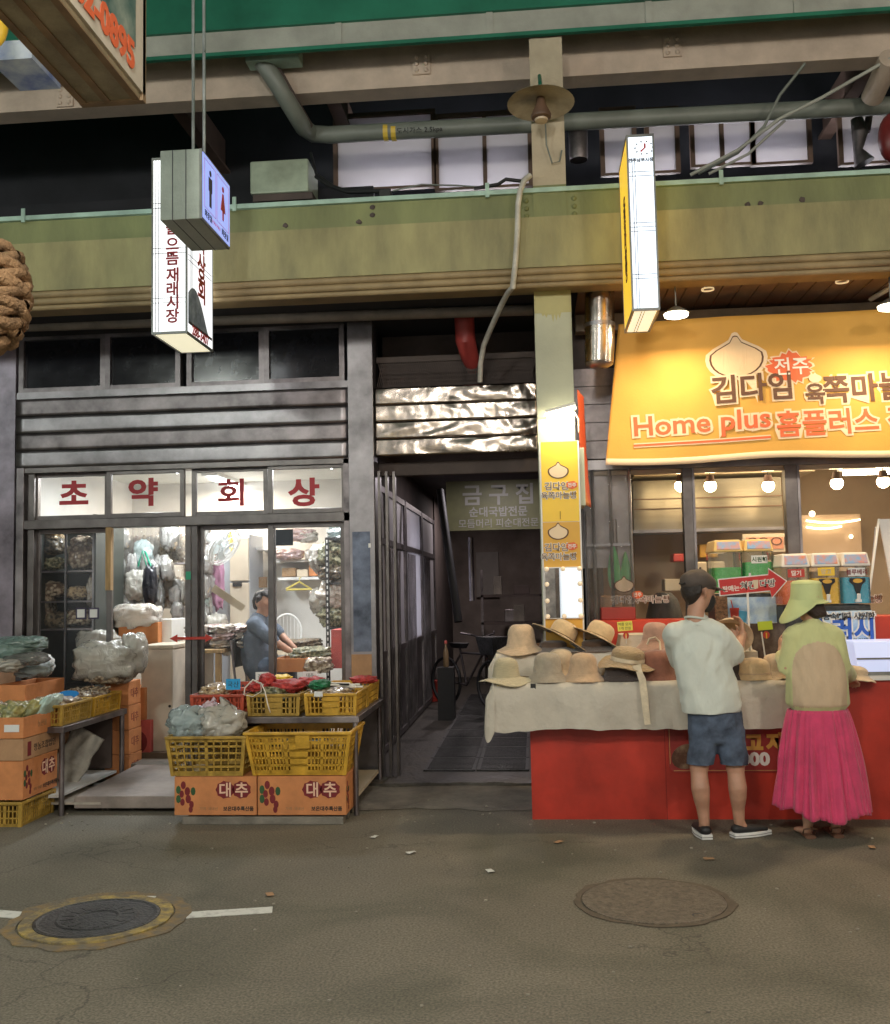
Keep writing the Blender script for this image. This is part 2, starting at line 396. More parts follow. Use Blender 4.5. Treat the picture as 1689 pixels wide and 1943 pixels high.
def organic(name, chains, material, parent, voxel=.012, smooth=6, disp=None):
    """one continuous surface grown over tapered chains"""
    b = MB()
    for c in chains:
        if c[0] == 'ball': b.ball(c[1], c[2], 16, 12)
        else:
            pts, rx = c[0], c[1]; ry = c[2] if len(c) > 2 else None; ref = c[3] if len(c) > 3 else None
            b.tube(pts, rx, 14, ry=ry, ref=ref, round_=True)
    off = BASE[parent.name]
    me = b.mesh(name, material, off)
    bm = bmesh.new(); bm.from_mesh(me); bmesh.ops.recalc_face_normals(bm, faces=bm.faces); bm.to_mesh(me); bm.free()
    ob = bpy.data.objects.new(name, me); COL.objects.link(ob)
    r = ob.modifiers.new('r', 'REMESH'); r.mode = 'VOXEL'; r.voxel_size = voxel; r.use_smooth_shade = True
    s = ob.modifiers.new('s', 'SMOOTH'); s.factor = .5; s.iterations = smooth
    dg = bpy.context.evaluated_depsgraph_get(); dg.update()
    me2 = bpy.data.meshes.new_from_object(ob.evaluated_get(dg))
    bpy.data.objects.remove(ob); bpy.data.meshes.remove(me)
    me2.name = name
    if disp:
        n = len(me2.vertices); co = np.empty(n*3); me2.vertices.foreach_get('co', co); nr = np.empty(n*3)
        me2.vertices.foreach_get('normal', nr); co = co.reshape(-1, 3); nr = nr.reshape(-1, 3)
        for i in range(n):
            p = Vector(co[i])+off; q = disp(p, Vector(nr[i]))
            if q is not None: co[i] = tuple(q-off)
        me2.vertices.foreach_set('co', co.reshape(-1)); me2.update()
    me2.polygons.foreach_set('use_smooth', [True]*len(me2.polygons))
    me2.materials.clear(); me2.materials.append(material)
    o = bpy.data.objects.new(name, me2); COL.objects.link(o); o.parent = parent; BASE[o.name] = off
    return o
ORD = ('first', 'second', 'third', 'fourth', 'fifth', 'sixth', 'seventh', 'eighth', 'ninth', 'tenth', 'eleventh', 'twelfth', 'thirteenth', 'fourteenth', 'fifteenth', 'sixteenth')
# ================================================================== GROUND
YF, YB, YC, YS = 8.5, 7.35, 7.6, 7.09
def ring(mb, c, r0, r1, z0, z1, n=48, wob=0, seed=0, ex=1., ey=1.):
    vs = []
    for k in range(n):
        a = 2*math.pi*k/n
        w0 = 1+wob*.3*nz((math.cos(a)*2, math.sin(a)*2, 3), 1.3, seed); w1 = 1+wob*nz((math.cos(a)*3, math.sin(a)*3, 0), 1.3, seed)
        for rr, zz in ((r0*w0, z0), (r0*w0, z1), (r1*w1, z1), (r1*w1, z0)):
            vs.append((c[0]+rr*math.cos(a)*ex, c[1]+rr*math.sin(a)*ey, zz))
    fs = []
    for k in range(n):
        j = (k+1) % n
        for q in range(4): fs.append((k*4+q, k*4+(q+1) % 4, j*4+(q+1) % 4, j*4+q))
    mb.add(vs, fs)
b = MB()
def roadf(u, v):
    x = -30+60*u; y = -30+(YS+1.2+30)*v
    return (x, y, 0)
b.grid(roadf, 60, 38); b.build('road', m_asphalt, kind='structure', loc=(0, 0, 0), fixn=False)
b = MB(); b.box(-30, 30, YS+1.2, 60, -.3, -.01); b.build('ground', m_dconc, kind='structure')
# stained strip of cement along the shop fronts, with broken edge
b = MB()
def stripf(u, v):
    x = -9+18*u; e = .10*nz((x*1.7, 0, 0), 1)+.05*nz((x*6, 3, 0), 1)
    return (x, YS+.3+e+(1.05-e)*v, .004+.022*v+.012*nz((x*2, v*3, 0), 1)*v)
b.grid(stripf, 180, 8); b.build('pavement', m_conc, kind='structure', loc=(0, YS, 0), fixn=False)
b = MB(); rng = random.Random(9)
for k in range(260):
    x = rng.uniform(-4.6, 3.2); y = rng.uniform(3.2, 7.6) if k % 3 else rng.uniform(6.9, 7.7); r = rng.uniform(.004, .012)
    b.ball((x, y, r*.4+(.012 if y > 7.35 else 0)), (r, r*.8, r*.5), 5, 3)
tag(b.build('grit', mat('grit', (.3, .27, .22), .8, var=.4, scale=3)), 'scattered grit and crumbs on the road', 'grit', kind='stuff')
rng = random.Random(12)
for k, (px, py) in enumerate(((1655, 1610), (930, 1655), (512, 1700), (780, 1620), (1345, 1632), (710, 1590), (1060, 1600))):
    q = G(px, py); b = MB(); a = rng.uniform(0, 3); T = Matrix.Translation((q.x, q.y, .006))@Matrix.Rotation(a, 4, 'Z')
    b.slab(lambda u, v: T@Vector((.03*(2*u-1), .018*(2*v-1), .008*nz((u*3, v*3, k), 2)+.004)), 4, 3, (0, 0, .001)); tag(b.build('paper_scrap', m_wpaint if k % 2 else m_card2), f'tiny scrap of {("brown card", "white paper")[k % 2]} lying on the road, {ORD[k]} of seven', 'litter', 'scraps on the road')
# manhole on the left with painted ring
mc = G(185, 1745); rr = .40
t = thing('manhole_cover', 'round iron manhole cover inside a worn yellow painted ring on the asphalt', 'manhole', (mc.x, mc.y, 0))
b = MB(); b.lathe([(.30, .004), (.30, .013), (.285, .016), (.27, .012), (.2, .012), (.19, .017), (.1, .017), (.09, .011), (.0001, .011)], (mc.x, mc.y, 0), 40)
for k in range(16):
    a = k*math.pi/8; ca, sa = math.cos(a), math.sin(a)
    b.box(-.012, .012, .115, .175, .012, .019, T=Matrix.Translation((mc.x, mc.y, 0))@Matrix.Rotation(a, 4, 'Z'))
b.build('iron_lid', m_iron, t)
b = MB(); ring(b, mc, .302, .365, .003, .012, wob=.03); b.build('painted_ring', m_yring, t)
b = MB(); ring(b, mc, .372, .44, .002, .006, n=180, wob=.09, seed=3); b.build('rust_stain', m_yrust, t)
b = MB(); q = G(275, 1707); b.box(q.x-.05, q.x+.05, q.y-.03, q.y+.03, .005, .010, T=None); b.build('paint_chip', m_wpaint, t)
a0, a1 = G(340, 1736), G(516, 1726)
for nm, p0, p1, lab in (('road_marking', G(343, 1738), G(517, 1727), 'short white dash right of the yellow ringed manhole'), ('road_marking', G(-260, 1712), G(68, 1740), 'white dash running off left from the yellow ringed manhole')):
    b = MB(); d = (p1-p0).normalized(); nrm = Vector((-d.y, d.x, 0))*.045
    b.slab(lambda u, v: p0+(p1-p0)*u+nrm*(2*v-1)*(1+.12*nz((u*9, v, 0), 1))+Vector((0, 0, .0045)), 24, 1, (0, 0, -.004))
    tag(b.build(nm, m_wpaint), lab, 'road marking')
mc2 = G(1240, 1711)
t = thing('manhole_cover', 'faint round lid paved over with brownish asphalt in front of the two shoppers', 'manhole', (mc2.x, mc2.y, 0))
b = MB(); b.lathe([(.36, .003), (.36, .009), (.34, .012), (.0001, .010)], (mc2.x, mc2.y, 0), 40); b.build('paved_lid', m_mh2, t)
b = MB(); ring(b, mc2, .365, .40, .002, .006, wob=.08); b.build('joint', mat('dark joint', (.11, .085, .06), .8, var=.2, scale=20), t)
b = MB(); q = G(1325, 1741); b.lathe([(.03, .003), (.03, .012), (.0001, .011)], (q.x, q.y, 0), 10); b.build('lifting_hole', m_black, t)

# ================================================================== ALLEY
PX0_ = X(667, 1000, YF); xl, xr = X(720, 1480, YF), X(1010, 1400, YF)+.55
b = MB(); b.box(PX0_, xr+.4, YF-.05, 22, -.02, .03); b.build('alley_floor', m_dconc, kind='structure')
t = thing('drain_covers', 'row of dark patterned metal floor plates down the middle of the alley', 'floor plates', (-.9, 10, .03))
for j in range(10):
    for i in range(2):
        y0 = 8.75+j*.62; x0 = X(800, 1480, 8.6)+i*.46
        b = MB(); b.box(x0, x0+.45, y0, y0+.6, .031, .045)
        for q in range(9): b.box(x0+.03, x0+.42, y0+.04+q*.062, y0+.07+q*.062, .045, .051)
        o = b.build('plate', m_iron, t)
b = MB(); b.slab(lambda u, v: (xl-.3+(xr-xl+.3)*u, YF-.33+.3*v+.04*nz((u*7, 0, 0), 1)*(1-v), .045+.012*nz((u*9, v*3, 1), 1)), 40, 3, (0, 0, -.05))
tag(b.build('kerb', m_dconc), 'low broken cement sill across the mouth of the dark alley', 'kerb')
# alley side walls and end
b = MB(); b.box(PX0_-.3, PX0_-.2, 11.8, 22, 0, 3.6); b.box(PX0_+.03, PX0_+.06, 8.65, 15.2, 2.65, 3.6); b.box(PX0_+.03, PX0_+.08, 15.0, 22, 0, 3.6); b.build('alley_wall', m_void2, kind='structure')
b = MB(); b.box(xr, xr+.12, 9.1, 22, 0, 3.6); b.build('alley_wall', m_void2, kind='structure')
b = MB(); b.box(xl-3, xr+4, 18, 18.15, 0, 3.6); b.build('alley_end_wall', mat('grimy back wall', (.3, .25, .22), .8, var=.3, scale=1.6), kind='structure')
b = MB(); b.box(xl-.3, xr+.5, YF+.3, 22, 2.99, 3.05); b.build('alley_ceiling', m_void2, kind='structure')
# steel framed side doors along the left of the alley
ax = PX0_+.07
area('side_room_light', (ax-.25, 12.6, 1.5), 1.3, 22, (.92, .92, 1.), (1, 0, 0), 1.8)
for j, (y0, y1, lab) in enumerate(((8.7, 9.95, 'nearest steel framed side door along the left of the alley'), (10.0, 11.4, 'second steel framed side door along the left of the alley'), (11.45, 13.1, 'third side door of the alley, its frosted pane lit from inside'), (13.15, 14.8, 'farthest steel framed side door along the left of the alley'))):
    t = thing('glass_door', lab, 'door', (ax, (y0+y1)/2, .03))
    b = MB()
    for q in (y0, y1-.06): b.box(ax-.03, ax+.03, q, q+.06, .05, 2.62)
    for z in (.05, .95, 2.05, 2.56): b.box(ax-.028, ax+.028, y0+.06, y1-.06, z, z+.06)
    b.build('frame', m_steel_d, t)
    b = MB(); b.box(ax-.006, ax+.006, y0+.06, y1-.06, 1.01, 2.05); b.box(ax-.006, ax+.006, y0+.06, y1-.06, 2.11, 2.56); b.build('pane', m_frost, t)
    b = MB(); b.box(ax-.008, ax+.008, y0+.06, y1-.06, .11, .95); b.build('lower_panel', m_steel_d, t)
    b = MB()
    for q in range(6): b.tube([(ax+.035, y0+.12+q*.13, .12), (ax+.035, y0+.12+q*.13, 2.02)], .007, 6)
    b.build('guard_bars', m_steel_d, t)
for i, (dx, dy) in enumerate(((.0, -.02), (.05, .0), (.1, .03))):
    pass
t = thing('door_rails', 'bundle of slim shiny steel door rails beside the stainless pillar at the alley mouth', 'door rails', (xl+.12, YF, .03))
for i, dx in enumerate((.03, .09, .15)):
    b = MB(); b.box(xl+dx, xl+dx+.022, YF-.05+i*.03, YF+.03+i*.03, .03, 2.62); b.build('rail', m_alu, t)
# lintel over the alley
b = MB(); z0 = Z(860, 895, YF+.25); b.box(xl, xr-.25, YF+.18, YF+.26, z0-.03, z0+.09); tag(b.build('roller_pipe', m_void2, bevel=.01), 'dark brown lintel bar under the crumpled steel panels over the alley', 'lintel')
# crumpled steel slats above the alley: 4 pieces
def facade_rect(x0, y0, x1, y1, Y): 
    a = P(x0, y0, Y); c = P(x1, y1, Y); return a.x, c.x, c.z, a.z
xa, xb = X(713, 800, YF), X(1019, 800, YF)
za, zb = Z(860, 862, YF), Z(860, 732, YF)
t = thing('steel_fascia', 'crumpled mirror bright steel slats above the alley mouth', 'metal panels', ((xa+xb)/2, YF, za))
hh = (zb-za)/4
for i in range(4):
    b = MB(); z = za+i*hh
    def ff(u, v, z=z, i=i):
        x = xa+(xb-xa)*u
        k = .35+.9*max(0, u-.1)
        d = .019*k*nz((x*3.4+.5*math.sin(v*3+i*2), v*.8, i*4.), 1.)+.006*k*nz((x*12+.8*v, v*1.6, i*7.), 1.)+.002*k*nz((x*30, v*4, i*7.), 1.)
        return (x, YF-.03-d-.003*math.sin(math.pi*v), z+.002+(hh-.004)*v)
    b.slab(ff, 110, 10, (0, .012, 0)); b.build('slat', m_steel_c, t, smooth='all')
b = MB(); b.box(xa, xb, YF+.0, YF+.08, za, zb); b.build('backing', m_void2, t)
# expanded-mesh strip above that
z0, z1 = Z(860, 731, YF+.1), Z(860, 684, YF+.1)
b = MB(); nX = 44
for i in range(nX*2):
    x = xa+.0+(xb-xa)*i/(nX*2); dx = (xb-xa)/nX*3*.5
    b.box(-.0035, .0035, 0, .006, 0, 1, T=Matrix(((1, 0, dx, x), (0, 1, 0, YF+.1), (0, 0, z1-z0, z0), (0, 0, 0, 1)))) if x+dx < xb else None
    b.box(-.0035, .0035, .006, .012, 0, 1, T=Matrix(((1, 0, -dx, x), (0, 1, 0, YF+.1), (0, 0, z1-z0, z0), (0, 0, 0, 1)))) if x-dx > xa else None
tag(b.build('mesh_grille', m_void2), 'strip of expanded metal mesh above the crumpled steel slats', 'grille', kind='stuff')
b = MB(); b.box(xa, xb, YF+.09, YF+.13, z1, z1+.05); tag(b.build('grille_rail', m_void2), 'dark rail along the top of the metal mesh strip', 'rail')
# things in the alley
ps = P(945, 958, 12.2); w2 = X(1050, 958, 12.2)-X(853, 958, 12.2); h2 = Z(900, 912, 12.2)-Z(900, 1006, 12.2)
t = thing('shop_sign', 'dim olive sign board hanging across the far end of the dark alley', 'sign', (ps.x, 12.2, ps.z))
b = MB(); b.box(ps.x-w2/2, ps.x+w2/2, 12.2, 12.26, ps.z-h2/2, ps.z+h2/2); b.build('board', mat('olive sign face', (.09, .09, .035), .6, var=.25, scale=2), t)
mk = mat('dim letters', (.19, .19, .17), .7, var=0)
text('금 구 집', .27, (ps.x, 12.195, ps.z+.13), XA, ZA, mk, t, bold=.006)
text('순대국밥전문', .13, (ps.x, 12.195, ps.z-.08), XA, ZA, mk, t, bold=.003)
text('모듬머리 피순대전문', .115, (ps.x, 12.195, ps.z-.22), XA, ZA, mk, t, bold=.001)
# bicycle parked in the alley
def bicycle(x, y, z, ang, lab):
    t = thing('bicycle', lab, 'bicycle', (x, y, z)); T = Matrix.Translation((x, y, z))@Matrix.Rotation(ang, 4, 'Z')
    for nm, cx in (('wheel', -.5), ('wheel', .5)):
        b = MB(); b.tube([T@Vector((cx+.31*math.cos(a*math.pi/12), 0, .33+.31*math.sin(a*math.pi/12))) for a in range(25)], .022, 6, caps=False)
        for k in range(12):
            a = k*math.pi/6; b.tube([T@Vector((cx, 0, .33)), T@Vector((cx+.3*math.cos(a), 0, .33+.3*math.sin(a)))], .002, 3)
        b.build(nm, m_black, t)
    b = MB()
    for q in (((-.5, .33), (-.05, .3)), ((-.05, .3), (-.18, .78)), ((-.05, .3), (.32, .75)), ((-.16, .72), (.34, .72)), ((.3, .92), (.5, .33)), ((-.5, .33), (-.17, .7))):
        b.tube([T@Vector((q[0][0], 0, q[0][1])), T@Vector((q[1][0], 0, q[1][1]))], .016, 8)
    b.build('frame', mat('bicycle paint', (.06, .05, .05), .4, var=.1), t)
    b = MB(); b.tube([T@Vector(p) for p in ((.2, -.28, 1.0), (.3, -.2, .98), (.31, 0, .93), (.3, .2, .98), (.2, .28, 1.0))], .013, 8); b.build('handlebar', m_steel_d, t)
    b = MB(); b.frus((-.2, 0), (.12, .04), (.13, .08), .78, .85, T=T); b.build('saddle', m_black, t, bevel=.01)
    b = MB(); b.frus((.5, 0), (.13, .1), (.17, .14), .72, .95, T=T); b.build('basket', m_iron, t)
    return t
pb = G(890, 1300, .03)
bicycle(X(890, 1290, 13.3), 13.3, .03, R(-48), 'dark bicycle with a front basket parked deep in the alley')
p = P(823, 1297, 14.2)
b = MB(); b.frus((p.x, 14.2), (.08, .08), (.1, .1), .03, .03+.29); tag(b.build('bin', m_redp, bevel=.006), 'small red plastic bin on the alley floor by the side doors', 'bin')
p = P(846, 1235, 12.2)
t = thing('bottle', 'brown bottle with pink cap standing in front of the bicycle', 'bottle', (p.x, 12.2, .03))
b = MB(); zb_ = Z(846, 1262, 12.2); b.lathe([(.0001, 0), (.032, 0), (.035, .02), (.034, .17), (.014, .24), (.014, .28), (.0001, .28)], (p.x, 12.2, zb_-.02), 14); b.build('glass_body', mat('bottle glass', (.25, .17, .09), .12, var=.1), t, smooth=True)
b = MB(); b.lathe([(.0001, 0), (.018, 0), (.018, .035), (.0001, .035)], (p.x, 12.2, zb_+.26), 12); b.build('cap', mat('pink cap', (.7, .15, .12), .5, var=0), t)
b = MB(); b.box(p.x-.1, p.x+.1, 12.1, 12.3, .03, zb_-.022); tag(b.build('wooden_box', m_black), 'dark box under the bottle beside the bicycle', 'box')
# drain pipe leaning along alley and shelves, boards at the end
p0, p1 = P(835, 930, 11.3), P(870, 1180, 10.9)
b = MB(); b.tube([p0, P(850, 1040, 11.1), p1], .045, 10); tag(b.build('drain_pipe', m_black, smooth=True), 'thick black pipe slanting down the left side of the alley', 'pipe')
t = thing('storage_shelf', 'cluttered dark shelf against the back wall of the alley', 'shelf', (X(965, 1180, 16.8), 16.8, .03))
xs0, xs1 = X(915, 1180, 16.8), X(1030, 1180, 16.8)
for z in (.5, 1.0, 1.45):
    b = MB(); b.box(xs0, xs1, 16.55, 17, z, z+.04); b.build('shelf_board', m_void2, t)
for x in (xs0, xs1-.04):
    b = MB(); b.box(x, x+.04, 16.55, 16.6, .03, 1.9); b.build('post', m_steel_d, t)
rng = random.Random(3)
for k in range(9):
    x = xs0+.05+rng.random()*(xs1-xs0-.35); z = rng.choice((.54, 1.04, 1.49)); w = .12+.2*rng.random(); h = .12+.2*rng.random()
    b = MB(); b.frus((x+w/2, 16.7), (w/2, .1), (w/2*.9, .09), z, z+h)
    tag(b.build('storage_box', rng.choice((m_void2, m_card2, m_steel_d, m_conc)), bevel=.01), f'dusty box on the dark alley shelf, {ORD[k]} of the nine there', 'box', 'boxes on the alley shelf')
b = MB(); q = P(925, 1090, 17.9); b.box(q.x-.2, q.x+.2, 17.92, 17.96, q.z-.4, q.z+.4); tag(b.build('notice_board', mat('grey notice', (.4, .37, .34), .7, var=.1)), 'pale notice sheet on the back wall of the alley', 'notice')
b = MB(); b.tube([P(893, 1020, 12.9), P(896, 1140, 12.9)], .035, 10); tag(b.build('steel_post', m_steel, smooth=True), 'shiny steel post standing deep in the alley', 'post')
t = thing('ceiling_light', 'small round lit lamp on the alley ceiling', 'lamp', (X(945, 897, 11.4), 11.4, 2.95))
b = MB(); b.lathe([(.09, -.03), (.09, 0), (.0001, .0)], (X(945, 897, 11.4), 11.4, 2.985), 16); b.build('lamp_ring', m_white, t)
b = MB(); b.lathe([(.075, -.034), (.075, -.028), (.0001, -.028)], (X(945, 897, 11.4), 11.4, 2.985), 16); b.build('diffuser', mat('lit diffuser', (1, 1, 1), .5, var=0, emit=(1, .95, .85), estr=9), t)
area('alley_light', (X(945, 897, 11.4), 11.4, 2.93), .15, 22, (.95, .85, .9))
t = thing('ceiling_light', 'unseen ceiling lamp added behind the olive sign to brighten the far alley', 'lamp', (-.8, 15.2, 2.95))  # unseen lamp, added to light the far end of the alley
b = MB(); b.lathe([(.09, -.03), (.09, 0), (.0001, .0)], (-.8, 15.2, 2.985), 16); b.build('lamp_ring', m_white, t)
b = MB(); b.lathe([(.075, -.034), (.075, -.028), (.0001, -.028)], (-.8, 15.2, 2.985), 16); b.build('diffuser', mat('lit diffuser', (1, 1, 1), .5, var=0, emit=(1, .9, .85), estr=5), t)
area('alley_light', (-.8, 15.2, 2.93), .15, 20, (1, .86, .85))  # light of the added rear lamp

# ================================================================== LEFT SHOP FRONT
SX0, SX1 = X(38, 1000, YF), X(667, 1000, YF)       # outer frame left, pillar left
PX0, PX1 = SX1, X(716, 1100, YF)
ZT = Z(350, 880, YF)                               # top of door section
ZU0, ZU1 = Z(350, 742, YF), Z(350, 628, YF)        # upper windows
t = thing('steel_pillar', 'tall scratched stainless steel pillar between the herb shop and the alley', 'pillar', ((PX0+PX1)/2, YF, 0))
b = MB(); b.box(PX0, PX1, YF-.1, YF+.15, 0.0, Z(700, 615, YF)); b.build('steel_casing', m_steel, t, bevel=.004)
b = MB(); b.box(PX0+.025, PX1-.04, YF-.104, YF-.101, Z(690, 1235, YF), Z(690, 1010, YF)); b.build('blue_strip', mat('blue plastic film', (.13, .15, .2), .35, .8, var=.6, scale=3), t)
b = MB(); b.box(PX0+.005, PX1-.04, YF-.107, YF-.101, Z(690, 1290, YF), Z(690, 1240, YF)); b.build('cardboard_patch', m_card2, t)
b = MB(); b.box(PX1-.055, PX1-.035, YF-.108, YF-.101, Z(705, 1040, YF), Z(705, 1032, YF)); b.build('sticker', m_white, t)
# stainless slats
t = thing('steel_fascia', 'dull stainless slats in a row between the dark upper windows and the lettered panes', 'metal panels', ((SX0+SX1)/2, YF, ZT))
n = 4; hh = (ZU0-.03-ZT)/n
for i in range(n):
    b = MB(); z = ZT+i*hh
    b.slab(lambda u, v: (SX0-.02+(SX1-SX0+.02)*u, YF-.05-.0035*nz((u*9, i*3, v), 1)-.0025*math.sin(math.pi*v)**.5, z+.002+(hh-.006)*v), 40, 6, (0, .02, 0)); b.build('slat', m_steel_d if i % 2 else m_steel, t, smooth='all')
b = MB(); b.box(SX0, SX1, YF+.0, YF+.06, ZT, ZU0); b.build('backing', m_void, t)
# upper window band: each window a thing
b = MB(); b.box(SX0-.02, SX1, YF-.05, YF+.08, ZU0-.03, ZU0+.03); tag(b.build('window_sill', m_steel), 'long steel sill under the dark upper windows of the herb shop', 'sill')
b = MB(); b.box(SX0-.02, SX1, YF-.045, YF+.08, ZU1-.0, ZU1+.06); tag(b.build('steel_rail', m_steel_d), 'steel rail above the dark upper windows of the herb shop', 'rail')
for i, (x0, x1, l) in enumerate(((40, 203, 'leftmost'), (203, 345, 'second from the left'), (357, 503, 'third from the left'), (503, 655, 'rightmost, beside the steel pillar'))):
    a, c = X(x0, 690, YF), X(x1, 690, YF)
    t = thing('upper_window', f'dark framed window high on the herb shop front, {l}' if ',' in l else f'dark framed window high on the herb shop front, {l} of four', 'window', ((a+c)/2, YF, ZU0+.03))
    b = MB(); f = .045
    b.box(a, a+f, YF-.04, YF+.04, ZU0+.03, ZU1); b.box(c-f, c, YF-.04, YF+.04, ZU0+.03, ZU1)
    b.box(a+f, c-f, YF-.038, YF+.04, ZU0+.03, ZU0+.07); b.box(a+f, c-f, YF-.038, YF+.04, ZU1-.035, ZU1); b.build('frame', m_steel_d, t)
    b = MB(); b.box(a+f, c-f, YF-.005, YF+.005, ZU0+.07, ZU1-.035); b.build('pane', m_dark, t)
# vertical hanging signs' neighbours: dark zone above with horizontal rail
b = MB(); b.tube([P(-30, 622, 8.1), P(1012, 588, 8.1)], .045, 10); tag(b.build('conduit_pipe', mat('dusty grey pipe', (.22, .19, .16), .6, var=.2), smooth=True), 'long dusty pipe running under the olive beam over the herb shop and alley', 'pipe')
# door frames
ZF = .17
zsill = Z(350, 990, YF); 
t = thing('door_frame', 'dark metal frame with stiles and transom bar across the herb shop front', 'door frame', ((SX0+SX1)/2, YF, ZF))
def vbar(px0, px1, z0, z1, y0, y1, m=m_alu, nm='stile', ppy=1050):
    b = MB(); b.box(X(px0, ppy, YF), X(px1, ppy, YF), y0, y1, z0, z1); return b.build(nm, m, t, bevel=.003)
vbar(36, 50, ZF, ZT, YF-.06, YF+.1, m_steel_d); vbar(54, 66, ZF, ZT, YF-.02, YF+.1, m_alu)
vbar(655, 667, ZF, ZT, YF-.05, YF+.1, m_steel_d)
b = MB(); b.box(SX0, SX1, YF-.05, YF+.12, zsill-.035, zsill+.045); b.build('transom_bar', m_alu, t, bevel=.004)
b = MB(); b.box(SX0, SX1, YF-.05, YF+.12, ZT-.05, ZT); b.build('head_bar', m_alu, t, bevel=.004)
b = MB(); b.box(SX0-.05, SX1, YF-.12, YF+.14, 0.02, ZF); b.build('threshold', m_conc, t, bevel=.01)
b = MB(); b.box(X(205, 1080, YF), X(215, 1080, YF), YF-.055, YF-.0, Z(210, 1120, YF), zsill-.036); b.build('worn_strip', m_wood, t)
# transom sashes with letters
for (x0, x1, ch, l) in ((62, 205, '초', 'leftmost'), (205, 352, '약', 'second from the left'), (362, 507, '회', 'third from the left'), (510, 658, '상', 'rightmost')):
    a, c = X(x0, 930, YF), X(x1, 930, YF); z0, z1 = zsill+.046, ZT-.051
    s = thing('transom_window', f'bright transom pane with one dark red letter, {l} of the four', 'window', ((a+c)/2, YF, z0))
    b = MB(); f = .04; y0 = YF-.03 if x0 in (205, 510) else YF+.02
    b.box(a, a+f, y0, y0+.04, z0, z1); b.box(c-f, c, y0, y0+.04, z0, z1); b.box(a+f, c-f, y0+.002, y0+.038, z0, z0+.04); b.box(a+f, c-f, y0+.002, y0+.038, z1-.03, z1)
    b.build('frame', m_alu, s, bevel=.003)
    b = MB(); b.box(a+f, c-f, y0+.017, y0+.023, z0+.04, z1-.03); b.build('pane', m_glass, s)
    cx = {'초': 137, '약': 273, '회': 436, '상': 577}[ch]; q = P(cx, 934, YF)
    text(ch, .255, (q.x, y0+.014, q.z), XA, ZA, m_lred, s, 'letter', bold=.006 if ch == '회' else .009, sx=1.18)
# glass door leaves
def door_leaf(x0, x1, y0, lab, zb=ZF, handle=None):
    a, c = X(x0, 1080, YF), X(x1, 1080, YF)
    s = thing('glass_door', lab, 'door', ((a+c)/2, y0, zb))
    b = MB(); f = .05; z1 = zsill-.036
    b.box(a, a+f, y0, y0+.035, zb, z1); b.box(c-f, c, y0, y0+.035, zb, z1); b.box(a+f, c-f, y0+.002, y0+.033, zb, zb+.12); b.box(a+f, c-f, y0+.002, y0+.033, z1-.04, z1)
    b.build('frame', m_alu, s, bevel=.003)
    b = MB(); b.box(a+f, c-f, y0+.014, y0+.02, zb+.12, z1-.04); b.build('pane', m_glass, s)
    return s
door_leaf(60, 208, YF+.05, 'leftmost sliding glass door of the herb shop with sheet magnets on it')
d2 = door_leaf(352, 375, YF-.01, 'narrow edge of the slid back glass door at the middle of the herb shop front')
door_leaf(372, 520, YF+.05, 'sliding glass door of the herb shop in front of the seated man and fridge')
door_leaf(508, 657, YF+.01, 'rightmost sliding glass door of the herb shop with a black sign in its corner')
b = MB()
q = P(540, 1020, YF-.0); b.box(q.x-.075, q.x+.075, YF-.004, YF+.006, q.z-.07, q.z+.07); o = b.build('black_card', mat('black card', (.012, .018, .03), .4, var=0)); tag(o, 'small black square card stuck in the top corner of the right glass door', 'sign')
# sticker: red double arrow
t = thing('arrow_sticker', 'red double headed arrow sticker on the middle glass door', 'sticker', (X(363, 1211, YF), YF-.05, Z(363, 1211, YF)))
q0, q1 = P(322, 1212, YF-.045), P(405, 1210, YF-.045); zc = (q0.z+q1.z)/2; w = q1.x-q0.x
b = MB(); b.prism([(0, 0), (.07, .035), (.07, .012), (w-.07, .012), (w-.07, .035), (w, 0), (w-.07, -.035), (w-.07, -.012), (.07, -.012), (.07, -.035)], (q0.x, YF-.045, zc), (1, 0, 0), (0, 0, 1), (0, -.003, 0)); b.build('arrow', m_redp, t)
b = MB(); q = P(357, 1092, YF-.02); b.box(q.x-.022, q.x+.022, YF-.016, YF-.011, q.z-.035, q.z+.035); tag(b.build('green_sticker', mat('green sticker', (.03, .35, .2), .5, var=0)), 'small green sticker on the middle door stile', 'sticker')
for px in (152, 176):
    q = P(px, 1164, YF+.04); s = thing('label_card', f'small square card with dark rim on the left glass door, {"left" if px == 152 else "right"} of two', 'card', (q.x, YF+.04, q.z))
    b = MB(); b.box(q.x-.048, q.x+.048, YF+.058, YF+.063, q.z-.05, q.z+.05); b.build('rim', mat('navy rim', (.04, .03, .07), .5, var=0), s)
    b = MB(); b.box(q.x-.034, q.x+.034, YF+.055, YF+.058, q.z-.036, q.z+.036); b.build('paper', m_white, s)
# ramp plate in front of the opening
b = MB(); r0, r1, r2, r3 = G(140, 1542), G(345, 1542), P(345, 1432, 8.3), P(262, 1440, 8.3)
b.hexa([(r0.x, r0.y, 0.03), (r1.x, r0.y, 0.03), (r1.x+.02, 8.36, .12), (r0.x+.05, 8.36, .12), (r0.x, r0.y, .12), (r1.x, r0.y, .12), (r1.x+.02, 8.36, .17), (r0.x+.05, 8.36, .17)])
tag(b.build('entrance_ramp', mat('grey ramp plate', (.3, .25, .22), .6, var=.25, scale=3, bump=.2), bevel=.006), 'low grey ramp plate leading into the open herb shop', 'ramp')

# ---- left neighbour: cloth/metal wall edge at the far left
b = MB(); b.box(SX0-2.5, SX0-.03, YF-.05, YF+.1, 0, Z(10, 700, YF)+.4); tag(b.build('side_wall', mat('mottled purple grey metal wall', (.25, .22, .26), .35, .5, var=.5, scale=1.5, bump=.4, bscale=3)), 'mottled metal wall at the left edge beside the herb shop', 'wall')
